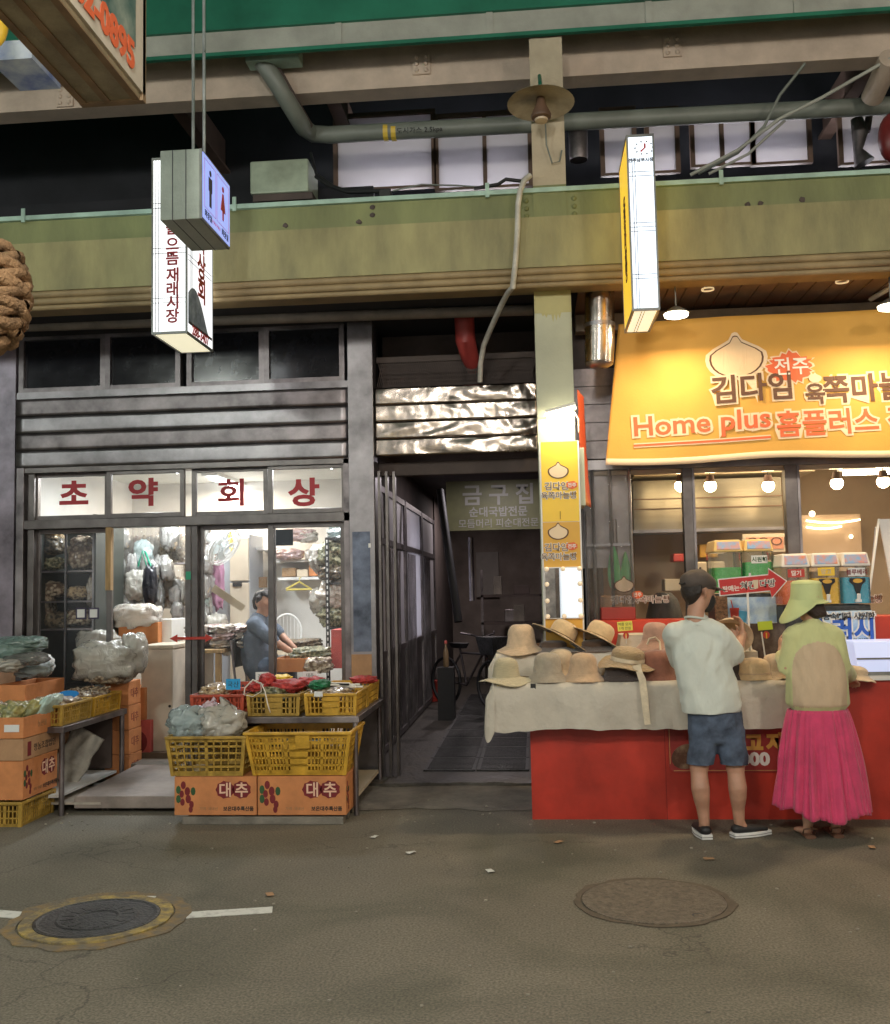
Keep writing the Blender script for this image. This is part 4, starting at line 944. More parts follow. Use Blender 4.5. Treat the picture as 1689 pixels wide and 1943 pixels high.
# ================================================================== ARCADE ROOF, LAMPS, OPPOSITE SIDE
b = MB(); b.slab(lambda u, v: (-30+60*u, -6+17*v, 7.6+2.2*math.sin(math.pi*v)), 2, 14, (0, 0, .1)); b.build('arcade_roof', m_green, kind='structure', fixn=False)
m_lamp = mat('lit arcade lamp', (1, 1, 1), .4, var=0, emit=(1, .97, .88), estr=25)
for i, (x, y, pw, c) in enumerate(((-5.2, .6, 120, (.93, 1., .92)), (-.8, .3, 120, (1., .95, .86)), (3.6, .6, 135, (1., .87, .72)), (-9.5, 2.0, 90, (.9, 1., .95)), (8.5, 1.5, 90, (1, .9, .75)), (0, -3, 120, (1, .97, .9)))):
    t = thing('arcade_lamp', f'round white arcade lamp hanging over the street, {ORD[i]} one built along the roof'.replace('built ', ''), 'lamp', (x, y, 4.9), 'arcade lamps over the street')
    b = MB(); b.lathe([(.0001, .12), (.1, .12), (.32, .0), (.33, -.02), (.30, -.0), (.0001, .04)], (x, y, 4.9), 24); b.build('shade', m_frame, t, smooth=True)
    b = MB(); b.tube([(x, y, 5.0), (x, y, 8)], .012, 6); b.build('rod', m_frame, t)
    b = MB(); b.lathe([(.22, .0), (.22, .02), (.0001, .02)], (x, y, 4.89), 20); b.build('diffuser', m_lamp, t)
    point('arcade_light', (x, y, 4.7), pw*2.7, c, .22)
# opposite row of shops: plain fronts with lit windows and awnings, behind the viewer
b = MB(); b.box(-20, 20, -4.6, -4.4, 0, 7.5); b.build('opposite_facade', mat('opposite wall', (.25, .22, .2), .8, var=.3), kind='structure')
for i in range(8):
    x = -14+3.6*i
    t = thing('opposite_shopfront', f'lit shop window across the street behind the viewer, {ORD[i]} from the left', 'shopfront', (x+1.5, -4.3, 0), 'lit shop windows across the street')
    b = MB(); b.box(x, x+.08, -4.38, -4.25, 0, 2.9); b.box(x+3.1, x+3.18, -4.38, -4.25, 0, 2.9); b.box(x+.08, x+3.1, -4.38, -4.25, 2.8, 2.9); b.box(x+1.55, x+1.6, -4.38, -4.27, 0, 2.8); b.build('frame', m_alu, t)
    b = MB(); b.box(x+.08, x+3.1, -4.37, -4.35, .6, 2.8); b.build('lit_glass', mat('lit shop window', (.6, .6, .6), .3, var=0, emit=((.8, .9, 1.) if i % 3 else (1., .85, .6)), estr=.7), t)
    for k in range(7):
        c_ = ((.6, .1, .05), (.1, .25, .5), (.7, .6, .2), (.1, .35, .2), (.75, .75, .7), (.05, .05, .06), (.5, .3, .15))[(k+i) % 7]; xx = x+.2+.4*k; z_ = .7+.35*((k*3+i) % 5)
        b = MB(); b.box(xx, xx+.3, -4.345, -4.33, z_, z_+.3+.1*(k % 3)); b.build('window_poster', mat('window poster', c_, .6, var=.3, scale=8), t)
    b = MB(); b.box(x, x+3.18, -4.38, -4.1, 3.1, 3.7); b.build('sign_board', mat('opposite sign', ((.7, .7, .68), (.6, .1, .05), (.1, .3, .6), (.6, .45, .05))[i % 4], .5, var=.1, emit=((.7, .7, .68), (.6, .1, .05), (.1, .3, .6), (.6, .45, .05))[i % 4], estr=.5), t)

# ================================================================== LEFT SHOP INTERIOR
IY1 = 11.6; IX0, IX1 = SX0-.25, PX0-.07; IC = 2.92
b = MB(); b.box(IX0, IX1, YF+.15, IY1, ZF-.04, ZF); b.build('shop_floor', mat('shop floor', (.36, .28, .2), .6, var=.15), kind='structure')
b = MB(); b.box(IX0, IX1, IY1, IY1+.1, 0, IC); b.box(IX0-.1, IX0, YF+.15, IY1, 0, IC); b.box(IX1, IX1+.08, YF+.16, IY1, 0, IC); b.build('shop_walls', m_shopw, kind='structure')
b = MB(); b.box(IX0, IX1, YF+.12, IY1, IC, IC+.05); b.build('shop_ceiling', mat('white ceiling', (.75, .78, .76), .7, var=.04), kind='structure')
m_tubeL = mat('lit fluorescent tube', (1, 1, 1), .4, var=0, emit=(.92, .97, 1.), estr=22)
for i, (px, yy, l) in enumerate(((268, 9.0, 'left'), (590, 9.0, 'right'), (400, 10.6, 'rear'))):
    x = X(px, 880, yy)
    t = thing('fluorescent_lamp', f'lit fluorescent ceiling lamp in the herb shop, {l} one', 'lamp', (x, yy, IC-.05))
    b = MB(); b.box(x-.09, x+.09, yy-.05, yy+1.0, IC-.04, IC-.001); b.build('housing', m_white, t)
    b = MB(); b.tube([(x, yy, IC-.065), (x, yy+.95, IC-.065)], .018, 8); b.build('tube', m_tubeL, t)
    area('tube_light', (x, yy+.5, IC-.1), .12, (46, 42, 40)[i], ((.9, .97, 1.), (.95, .97, 1.), (1., .86, .68))[i], (0, 0, -1), .9)
# goods in clear film
def goods(name, mlist):
    pass
m_herb = [mat('dried bark chips', (.12, .07, .035), .45, col2=(.5, .36, .2), scale=34, vor=True, mix2=.35, bump=.9, bscale=50, coat=.6),
          mat('dried root slices', (.55, .45, .32), .4, col2=(.16, .1, .06), scale=26, vor=True, mix2=.5, bump=.9, bscale=40, coat=.7),
          mat('dried green herbs', (.07, .075, .035), .5, col2=(.3, .28, .16), scale=30, vor=True, mix2=.5, bump=.9, bscale=50, coat=.5),
          mat('pale film wrapped goods', (.6, .57, .52), .28, col2=(.33, .25, .18), scale=15, mix2=.52, bump=.9, bscale=22, coat=.9),
          mat('dark leaf bundle', (.05, .04, .025), .5, col2=(.2, .15, .09), scale=30, vor=True, mix2=.5, bump=.8, bscale=50, coat=.4),
          mat('pinkish film wrapped goods', (.55, .42, .42), .28, col2=(.28, .17, .14), scale=18, mix2=.5, bump=.9, bscale=24, coat=.9)]
def lump(mb, c, r, seed=0, n=40, k=26, amp=.25, sq=.55, fr=2.3):
    def fx(v):
        q = Vector((v.x/r[0], v.y/r[1], v.z/r[2]))
        l = (abs(q.x)**(2/sq)+abs(q.y)**(2/sq)+abs(q.z)**(2/sq))**(sq/2) if sq < 1 else q.length
        if l > 1e-5 and sq < 1: q = q*(min(1.35, q.length/l))
        q = q*(1+amp*nz(q, fr, seed)+amp*.45*(.4-abs(nz(q, fr*2.2, seed+5))*2)+amp*.22*(.3-abs(nz(q, fr*5, seed+8))*2))
        return Vector((q.x*r[0], q.y*r[1], q.z*r[2]))
    mb.ball(c, r, n, k, fx=fx)
def bagobj(name, c, r, material, lab, cat, seed=0, group=None, knot=False, amp=.25, sq=.6, parent=None):
    b = MB(); lump(b, c, r, seed, amp=amp, sq=sq, **(dict(n=22, k=14) if parent is not None else {}))
    if knot:
        x, y, z = c
        b.tube([(x, y, z+r[2]*.8), (x+.01, y, z+r[2]*1.08), (x+.03, y, z+r[2]*1.3)], [r[0]*.35, r[0]*.1, r[0]*.3], 10)
    o = b.build(name, material, parent, smooth='all')
    if parent is None: tag(o, lab, cat, group)
    return o
# hanging packs on rails at the back left
for rrow, (py, cnt, x0, x1, yy) in enumerate(((1050, 9, 215, 345, 10.6), (1130, 8, 230, 340, 10.3), (1080, 3, 362, 400, 10.9))):
    a, c = P(x0, py-40, yy), P(x1, py-40, yy)
    b = MB(); b.tube([(a.x-.1, yy, a.z+.1), (c.x+.1, yy, a.z+.1)], .012, 6); tag(b.build('hanging_rail', m_steel_d), f'thin rail with clear packs hanging in the herb shop, {("upper", "lower", "short one by the fan")[rrow]}', 'rail')
    for i in range(cnt):
        x = a.x+(c.x-a.x)*i/(cnt-1); z = a.z-.17
        t = thing('hanging_pack', f'clear pack of roots, {ORD[i]} from the left on the {("upper", "lower", "short")[rrow]} rail', 'pack', (x, yy, z), 'clear packs hanging in the herb shop')
        bagobj('contents', (x, yy-.02, z-.03), (.075, .045, .15), m_herb[(0, 1, 3, 5, 1, 3, 0, 3, 1)[(i+rrow) % 9]], '', '', seed=i+rrow*9, parent=t)
        b = MB(); b.grid(lambda u, v: (x-.08+.16*u, yy-.075-.02*math.sin(math.pi*v)+.012*nz((u*4+i, v*5, rrow), 1.5), z-.2+.44*v), 8, 14); b.build('film', m_film, t, smooth='all')
# big white crumpled bags behind opening
for (px, py, yy, r, s, mm, lab) in (
    (185, 1215, 8.95, (.17, .15, .1), 3, m_bagw, 'rounded milky bag just behind the left glass door'),
    (205, 1255, 8.3, (.27, .17, .17), 5, m_bagw, 'large milky plastic bag of roots standing on the crates by the shop door'),
    (255, 1240, 8.35, (.1, .12, .17), 6, m_bagw, 'tall crinkled milky bag leaning beside the large root bag'),
    (262, 1170, 9.3, (.22, .15, .12), 8, m_bagw, 'white crumpled bag on top of the orange box inside the shop'),
    (258, 1110, 9.9, (.1, .08, .15), 9, m_bagw, 'white shopping bag hanging by its handles inside the shop'),
    (285, 1110, 9.8, (.07, .05, .2), 10, m_bagk, 'black plastic bag hanging beside the white shopping bag'),
    (272, 1055, 10.2, (.1, .06, .16), 12, m_bagb, 'long clear bluish bag hanging high at the back of the shop'),
    (238, 1130, 10.2, (.1, .1, .2), 15, m_bagw, 'pale bag hanging under the long clear packs'),
    (300, 1130, 10.1, (.06, .05, .17), 16, m_film, 'narrow clear bag of roots hanging by the black bag')):
    q = P(px, py, yy); bagobj('plastic_bag', q, r, mm, lab, 'plastic bag', s, amp=.2)
q = P(205, 1275, 8.3); bagobj('root_heap', (q.x, 8.3, q.z), (.2, .13, .1), m_herb[1], 'heap of pale dried roots inside the large milky bag', 'dried roots', 33)
b = MB(); q = P(272, 1090, 9.8); b.tube([P(262, 1075, 9.8), P(270, 1045, 9.8), P(280, 1080, 9.8)], .008, 6); b.tube([P(275, 1045, 9.78), P(292, 1090, 9.8)], .01, 6); tag(b.build('green_strap', mat('green strap', (.02, .3, .18), .4, var=0)), 'bright green strap of the hanging black bag', 'strap')
rng = random.Random(21)
m_clearish = film('clear glossy bag', (1, 1, 1), .4, .1, 1., 14, .5, (.8, .78, .74))
for k in range(34):
    px = rng.uniform(212, 346) if k < 26 else rng.uniform(362, 404); py = (1018, 1075, 1120, 1165)[k % 4]+rng.uniform(-12, 12); yy = rng.uniform(9.9, 10.25)
    q = P(px, py, yy); r = (rng.uniform(.045, .08), .05, rng.uniform(.09, .16))
    t = thing('hanging_pack', f'clear bag of {("roots", "bark", "herbs", "slices")[k % 4]} at the shop back, {("high", "upper", "lower", "bottom")[k % 4]} row, {ORD[k//4]} there', 'pack', q, 'bags crowding the back of the shop')
    bagobj('contents', q-Vector((0, 0, r[2]*.25)), (r[0]*.85, r[1]*.8, r[2]*.7), m_herb[(1, 0, 3, 5, 1, 2)[k % 6]], '', '', seed=200+k, parent=t, amp=.3)
    bagobj('clear_bag', q, (r[0], r[1]*1.1, r[2]), m_clearish, '', '', seed=240+k, parent=t, amp=.3)
# glass cabinet with herbs at the left
cx = X(70, 1100, 8.9); cxe = X(200, 1100, 8.9)
t = thing('display_cabinet', 'glass fronted cabinet of bark and herbs behind the leftmost glass door', 'cabinet', ((cx+cxe)/2, 9.2, ZF))
b = MB(); b.box(cx, cx+.03, 8.85, 9.45, ZF, 2.35); b.box(cxe-.1, cxe-.07, 8.85, 9.45, ZF, 2.35); b.box(cx, cxe-.07, 9.45, 9.48, ZF, 2.35); b.build('case', mat('dark green black cabinet', (.03, .035, .03), .4, var=.2), t)
for py in (1083, 1140, 1192): z = Z(130, py, 8.95); b = MB(); b.box(cx+.03, cxe-.1, 8.87, 9.45, z-.015, z); b.build('shelf', m_steel_d, t)
b = MB(); b.box(cx+.03, cxe-.1, 8.9, 9.44, ZF+.04, ZF+.6); b.build('drawer_front', mat('dark green black cabinet', (.025, .035, .03), .5, var=.2), t)
for i in range(2): b = MB(); x = cx+(cxe-cx)*(.46+.4*i); b.box(x-.008, x+.008, 8.84, 8.86, ZF, 2.3); b.build('glass_edge', m_steel, t)
for k, (px, py, r, mi) in enumerate(((95, 1035, (.14, .12, .09), 4), (95, 1070, (.14, .12, .06), 2), (160, 1050, (.13, .12, .15), 1), (192, 1060, (.04, .08, .13), 2), (95, 1118, (.14, .1, .07), 1), (150, 1125, (.1, .1, .06), 0), (90, 1150, (.06, .1, .13), 1), (150, 1172, (.14, .1, .07), 1), (110, 1178, (.14, .1, .08), 4), (180, 1120, (.05, .1, .15), 3), (90, 1015, (.14, .12, .06), 0))):
    q = P(px, py, 9.1); bagobj('herb_bundle', q, r, m_herb[mi], ('bundle of dried bark', 'pile of pale dried slices', 'dark green herb bundle', 'wrapped herb pack', 'dark leaf bundle')[(0, 1, 2, 3, 4, 3)[mi]]+' in the glass cabinet, '+('top left', 'second row left', 'top middle', 'top right corner', 'middle row left', 'middle row centre', 'lower left edge', 'lower row centre', 'bottom row', 'middle right edge', 'against the top left')[k], 'dried herbs', 60+k, 'herb bundles in the cabinet')
# boxes inside
def carton(x0, x1, y0, y1, z0, z1, mm, lab, cat='box', marks=True, name='cardboard_box', open_=False, T=None):
    t = thing(name, lab, cat, ((x0+x1)/2, (y0+y1)/2, z0))
    b = MB()
    if open_:
        w = .008
        b.box(x0, x1, y0, y0+w, z0, z1); b.box(x0, x1, y1-w, y1, z0, z1); b.box(x0, x0+w, y0+w, y1-w, z0, z1); b.box(x1-w, x1, y0+w, y1-w, z0, z1); b.box(x0+w, x1-w, y0+w, y1-w, z0, z0+w)
    else: b.box(x0, x1, y0, y1, z0, z1)
    b.build('box_body', mm, t, bevel=.004)
    if not open_:
        b = MB(); b.box(x0, x1, (y0+y1)/2-.002, (y0+y1)/2+.002, z1, z1+.0015); b.build('top_seam', m_cardin, t)
    return t
q0, q1 = P(225, 1182, 9.2), P(300, 1238, 9.2)
t = carton(q0.x, q1.x, 9.2, 9.6, q1.z, q0.z, m_card, 'orange cardboard box under the white crumpled bag inside the shop')
b = MB(); q0, q1 = P(303, 1175, 9.3), P(326, 1238, 9.3); carton(q0.x, q1.x, 9.3, 9.7, q1.z, q0.z, m_white, 'narrow white carton beside the orange box inside the shop')
# white freezer panel and table
q0, q1 = P(268, 1232, 8.75), P(328, 1425, 8.75)
t = thing('white_cabinet', 'tall plain white cabinet side standing inside the open doorway', 'cabinet', ((q0.x+q1.x)/2, 9.1, ZF))
b = MB(); b.box(q0.x, q1.x, 8.75, 9.9, ZF, q0.z); b.build('cabinet_body', mat('warm white panel', (.62, .54, .44), .55, var=.08), t, bevel=.006)
b = MB(); b.box(q0.x-.01, q1.x+.01, 8.73, 9.92, q0.z+.0015, q0.z+.035); b.build('cabinet_top', mat('lid board', (.5, .42, .32), .5, var=.1), t, bevel=.004)
for px, py in ((278, 1256), (322, 1340)):
    q = P(px, py, 8.74); b = MB(); b.lathe([(.012, -.003), (.012, .003), (.0001, .003)], T=Matrix.Translation(q)@Matrix.Rotation(R(90), 4, 'X'), n=10); b.build('screw_cap', m_inkk, t)
q0, q1 = P(330, 1240, 9.0), P(450, 1215, 9.6)
t = thing('goods_table', 'low wooden table loaded with film wrapped packs behind the middle door', 'table', ((q0.x+q1.x)/2, 9.5, ZF))
tz = Z(400, 1232, 9.2)
b = MB(); b.box(q0.x, q1.x+.0, 9.1, 10.2, tz-.03, tz); b.build('tabletop', m_wood, t)
for x in (q0.x+.02, q1.x-.07):
    for y in (9.14, 10.14): b = MB(); b.box(x, x+.05, y, y+.05, ZF, tz-.03); b.build('leg', m_wood, t)
q = P(350, 1300, 9.25); carton(q.x-.25, q.x+.16, 9.25, 9.7, ZF, ZF+.55, m_card2, 'brown carton under the goods table')
q = P(400, 1320, 9.3); carton(q.x-.1, q.x+.25, 9.35, 9.8, ZF, ZF+.5, m_wood, 'pale wooden crate under the right half of the goods table')
k = 0
for row in range(3):
    for i in range(5):
        x = q0.x+.08+.125*i+.02*random.random(); 
        bagobj('goods_pack', (x, 9.45+.2*(i % 2), tz+.04+.07*row), (.1, .2, .04), m_herb[3 if (i+row) % 3 else 5], f'film wrapped pack on the goods table, {ORD[i]} from the left in the {("bottom", "middle", "top")[row]} layer', 'pack', 90+k, 'film wrapped packs piled on the goods table', amp=.3, sq=.5); k += 1
# fridge
q0, q1 = P(408, 1030, 11.0), P(478, 1250, 11.0)
t = thing('fridge', 'tall fridge with grey side and cream doors behind the seated man', 'fridge', ((q0.x+q1.x)/2, 11.2, ZF))
fx0, fx1, fz = q0.x-.1, q1.x, Z(440, 1015, 11)
b = MB(); b.box(fx0, fx1, 10.95, 11.5, ZF, fz); b.build('fridge_body', mat('grey blue fridge side', (.42, .45, .5), .4, .2, var=.05), t, bevel=.01)
zsp = Z(460, 1104, 10.9)
for z0_, z1_ in ((ZF+.05, zsp-.01), (zsp+.01, fz-.04)):
    b = MB(); b.box(fx0+.3, fx1-.005, 10.9, 10.945, z0_, z1_); b.build('fridge_door', mat('cream fridge door', (.66, .58, .46), .35, var=.04), t, bevel=.008)
b = MB(); b.box(fx0+.34, fx1-.08, 10.875, 10.9, zsp-.05, zsp-.01); b.build('handle', m_black, t)
# pink cloth hanging, bags
for (px, py, yy, r, mm, s, lab) in ((414, 1110, 10.2, (.06, .05, .24), mat('mauve cloth', (.4, .2, .3), .8, var=.2), 20, 'mauve cloth hanging against the fridge side'), (412, 1190, 10.1, (.1, .08, .13), m_bagw, 21, 'greyish plastic bag hanging low beside the fridge'), (388, 1150, 10.3, (.07, .06, .22), m_bagb, 22, 'long pale bag hanging beneath the fan'), (380, 1075, 10.5, (.1, .08, .13), m_herb[1], 23, 'pack of pale roots hanging under the fan'), (430, 1225, 10.2, (.06, .05, .1), m_bagw, 24, 'small white bag hanging by the fridge foot')):
    bagobj('hanging_bag' if mm is not m_herb[1] else 'root_pack', P(px, py, yy), r, mm, lab, 'bag', s, amp=.3)
b = MB(); p0, p1 = P(404, 1115, 9.0), P(462, 1155, 9.0); d = (p1-p0); nn = Vector((-d.z, 0, d.x)).normalized()*.035
b.slab(lambda u, v: p0+d*u+nn*(2*v-1), 4, 1, (0, .004, 0)); tag(b.build('tape_strip', mat('beige tape', (.62, .52, .38), .6, var=.05)), 'broad beige strip slanting behind the middle glass door', 'strip')
# fan
t = thing('wall_fan', 'white wall fan high behind the middle glass door, turned right', 'fan', P(412, 1040, 9.6))
fq = P(425, 1037, 9.6); Tf = Matrix.Translation(fq)@Matrix.Rotation(R(-58), 4, 'Z')@Matrix.Rotation(R(70), 4, 'X')
Tf = Matrix.Translation(fq)@Vector((.85, -.25, -.55)).to_track_quat('Z', 'Y').to_matrix().to_4x4()
b = MB()
for rr, zz in ((.2, 0), (.195, .03), (.195, -.03), (.14, .055), (.14, -.05), (.07, .065)):
    b.tube([Tf@Vector((rr*math.cos(a*math.pi/14), rr*math.sin(a*math.pi/14), zz)) for a in range(29)], .005 if rr < .2 else .01, 5, caps=False)
for k in range(28):
    a = k*math.pi/14; ca, sa = math.cos(a), math.sin(a)
    b.tube([Tf@Vector((.05*ca, .05*sa, .068)), Tf@Vector((.14*ca, .14*sa, .055)), Tf@Vector((.2*ca, .2*sa, 0))], .0022, 3)
b.build('guard', m_white, t)
b = MB(); b.lathe([(.0001, .03), (.04, .03), (.04, -.02), (.0001, -.02)], T=Tf, n=12)
for k in range(4):
    a = k*math.pi/2
    b.slab(lambda u, v: Tf@Vector(((.04+.12*u)*math.cos(a+.7*v-.1*u), (.04+.12*u)*math.sin(a+.7*v-.1*u), .02*(2*v-1))), 4, 4, (.001, .001, .002))
b.build('blades', mat('pale blue blades', (.6, .66, .66), .4, var=0), t)
b = MB(); b.lathe([(.0001, -.05), (.06, -.05), (.065, -.1), (.055, -.19), (.0001, -.2)], T=Tf, n=18); b.build('motor', m_white, t, smooth=True)
b = MB(); b.tube([Tf@Vector((0, 0, -.15)), fq+Vector((-.16, .1, -.12)), fq+Vector((-.3, .2, -.1))], .03, 8); b.build('wall_arm', m_white, t, smooth=True)
b = MB(); b.tube([P(436, 1010, 10), P(440, 1045, 10)], .02, 8); tag(b.build('yellow_tag', m_yel), 'yellow cord end hanging by the fan', 'cord')
# shelves on back wall right side, hanger, racks
wy = 11.3
for j, (py, x0, x1) in enumerate(((1063, 524, 602), (1096, 532, 610), (1040, 490, 520))):
    a, c = P(x0, py, wy), P(x1, py, wy); b = MB(); b.box(a.x, c.x, wy-.1, wy+.3, a.z-.03, a.z); tag(b.build('wall_shelf', m_white), f'white wall shelf in the herb shop, {("upper one under the black card", "lower one with small boxes", "short one over the seated man")[j]}', 'shelf')
for (px, py, r, mm, s, lab) in ((548, 1052, (.16, .1, .06), m_herb[5], 40, 'flat pink wrapped pack on the upper wall shelf'), (587, 1052, (.05, .05, .06), m_herb[3], 41, 'small wrapped pack on the upper wall shelf'), (585, 1018, (.1, .1, .07), m_bagw, 42, 'round clear packed bag above the wall shelf'), (565, 1015, (.2, .1, .07), m_herb[5], 43, 'wide pinkish wrapped pack at the top of the back wall'), (650, 1010, (.15, .1, .1), m_bagb, 44, 'clear bag of dark goods at the top right corner of the shop')):
    bagobj('goods_pack', P(px, py, wy-.15), r, mm, lab, 'pack', s)
for (x0, y0, x1, y1, mm, lab) in ((537, 1078, 563, 1094, m_cardin, 'brownish box with an emblem on the lower wall shelf'), (565, 1081, 586, 1094, m_cream, 'cream box on the lower wall shelf'), (588, 1072, 602, 1093, m_card, 'small orange carton at the end of the lower wall shelf'), (588, 1044, 598, 1062, m_yel, 'small yellow carton on the upper wall shelf')):
    a, c = P(x0, y0, wy), P(x1, y1, wy); carton(a.x, c.x, wy-.05, wy+.15, c.z, a.z, mm, lab)
t = thing('clothes_hanger', 'yellow clothes hanger on the back wall of the herb shop', 'hanger', P(568, 1110, 11.2))
b = MB(); b.tube([P(543, 1118, 11.2), P(568, 1104, 11.2), P(592, 1118, 11.2), P(543, 1119, 11.2)], .012, 6); b.tube([P(568, 1104, 11.2), P(568, 1097, 11.2), P(572, 1095, 11.2)], .006, 6); b.build('wire', mat('yellow plastic', (.6, .5, .12), .4, var=0), t)
a, c = P(478, 1095, 11.3), P(506, 1185, 11.3); b = MB(); b.box(a.x, c.x, 11.3, 11.34, Z(490, 1115, 11.3), a.z); tag(b.build('wall_board', m_cardin), 'brown board on the wall above the seated man', 'board')
# angle rack on the right with film wrapped bags
a = P(622, 1010, 9.6)
t = thing('angle_rack', 'slotted black steel rack packed with wrapped goods behind the right glass door', 'rack', (a.x+.1, 9.8, ZF))
for px in (621, ):
    q = X(px, 1100, 9.5); b = MB(); b.box(q-.018, q+.018, 9.5, 9.52, ZF, Z(620, 1020, 9.5)); b.build('slotted_post', m_iron, t)
    b = MB()
    for i in range(34): z = ZF+.3+i*.055; b.box(q-.006, q+.006, 9.497, 9.4995, z, z+.03)
    b.build('slots', m_white, t)
for py in (1020, 1105, 1190): z = Z(640, py, 9.6); b = MB(); b.box(a.x, IX1, 9.52, 10.2, z-.02, z); b.build('shelf', m_iron, t)
for (px, py, r, mm, s) in ((640, 1055, (.17, .2, .14), m_herb[2], 50), (640, 1085, (.17, .2, .08), m_herb[4], 51), (640, 1130, (.17, .2, .14), m_herb[3], 52), (640, 1170, (.17, .2, .1), m_herb[2], 53), (648, 1015, (.12, .2, .06), m_bagb, 54), (605, 1060, (.08, .15, .13), m_bagw, 55), (608, 1140, (.1, .1, .12), m_bagw, 56)):
    bagobj('goods_sack', P(px, py, 9.75), r, mm, ('green herb sack on the top shelf of the slotted rack', 'dark leaf sack on the top shelf of the slotted rack', 'pale film wrapped sack on the middle shelf of the slotted rack', 'green herb sack on the lowest shelf of the slotted rack', 'bluish clear sack above the slotted rack', 'milky bag hanging left of the rack, higher one', 'milky bag hanging left of the rack, lower one')[s-50], 'sack', s, 'wrapped sacks on the slotted rack')
q0, q1 = P(628, 1195, 9.0), P(662, 1268, 9.0); carton(q0.x, q1.x, 9.0, 9.35, q1.z, q0.z, m_card3, 'dark red carton standing by the slotted rack'); b = MB()
# heap of herbs and wooden trays behind the display
q = P(595, 1240, 9.1); bagobj('herb_heap', q, (.2, .15, .06), m_herb[2], 'heap of greenish herbs in front of the seated man', 'dried herbs', 58); q = P(560, 1222, 9.6); bagobj('herb_heap', q, (.25, .15, .05), m_herb[4], 'low dark heap of herbs near the seated man\'s hands', 'dried herbs', 59)
q0, q1 = P(520, 1252, 8.8), P(580, 1275, 8.8); t = carton(q0.x, q1.x, 8.8, 9.2, q1.z, q0.z+.01, m_card, 'open orange tray behind the right glass door', open_=True, name='open_tray')
bagobj('herb_heap', P(605, 1262, 8.85), (.12, .12, .07), m_herb[1], 'heap of dried stems in a tray behind the right glass door', 'dried stems', 57)
q = P(600, 1180, 9.2)
# ================================================================== CRATES AND PRODUCE IN FRONT OF THE HERB SHOP
def crate(x0, x1, y0, y1, z0, h, mm, lab, cat='crate', tap=.02, rows=3, pitch=.026, plate=None, name='plastic_crate', rim=.012, group=None):
    t = thing(name, lab, cat, ((x0+x1)/2, (y0+y1)/2, z0), group)
    cxm, cym = (x0+x1)/2, (y0+y1)/2; hx, hy = (x1-x0)/2, (y1-y0)/2
    b = MB(); b.box(x0+tap, x1-tap, y0+tap, y1-tap, z0, z0+.012); b.build('crate_floor', mm, t)
    def wall(ax, s):
        b = MB(); L = hx if ax == 0 else hy
        def q(u, zz, d):       # u along, zz 0..1 height, d thickness outward-in
            k = tap*(1-zz); o_ = (hy if ax == 0 else hx)-k-d
            l = u*(1-k/L*1.0)
            return Vector((cxm+l, cym+s*o_, z0+h*zz)) if ax == 0 else Vector((cxm+s*o_, cym+l, z0+h*zz))
        def bar(u0, u1, a, c, th=.004):
            b.hexa([q(u0, a, 0), q(u1, a, 0), q(u1, a, th), q(u0, a, th), q(u0, c, 0), q(u1, c, 0), q(u1, c, th), q(u0, c, th)])
        for r in range(rows+1):
            zc = .06+.86*r/rows; hw = .028 if r not in (0, rows) else .06
            bar(-L, L, max(0, zc-hw), min(1, zc+hw))
        n = max(3, int(2*L/pitch))
        for i in range(n+1):
            u = -L+2*L*i/n; w = .0045 if i % 5 else .011
            if plate and ax == 0 and abs(u) < plate: continue
            bar(max(-L, u-w), min(L, u+w), 0.02, .95, .006 if i % 5 else .009)
        if plate and ax == 0: bar(-plate, plate, .12, .95, .006)
        b.build('side_wall', mm, t)
    for ax in (0, 1):
        for s in (-1, 1): wall(ax, s)
    b = MB(); z = z0+h
    b.box(x0-rim, x1+rim, y0-rim, y0+.004, z-.016, z+.004); b.box(x0-rim, x1+rim, y1-.004, y1+rim, z-.016, z+.004)
    b.box(x0-rim, x0+.004, y0+.004, y1-.004, z-.016, z+.004); b.box(x1-.004, x1+rim, y0+.004, y1-.004, z-.016, z+.004)
    b.build('rim', mm, t, bevel=.003)
    for sx in (-1, 1):
        for sy in (-1, 1):
            b = MB(); X_, Y_ = cxm+sx*(hx-.002), cym+sy*(hy-.002)
            b.hexa([(X_-sx*tap-.012, Y_-sy*tap-.012, z0), (X_-sx*tap+.012, Y_-sy*tap-.012, z0), (X_-sx*tap+.012, Y_-sy*tap+.012, z0), (X_-sx*tap-.012, Y_-sy*tap+.012, z0),
                    (X_-.013, Y_-.013, z-.017), (X_+.013, Y_-.013, z-.017), (X_+.013, Y_+.013, z-.017), (X_-.013, Y_+.013, z-.017)])
            b.build('corner_post', mm, t)
    return t
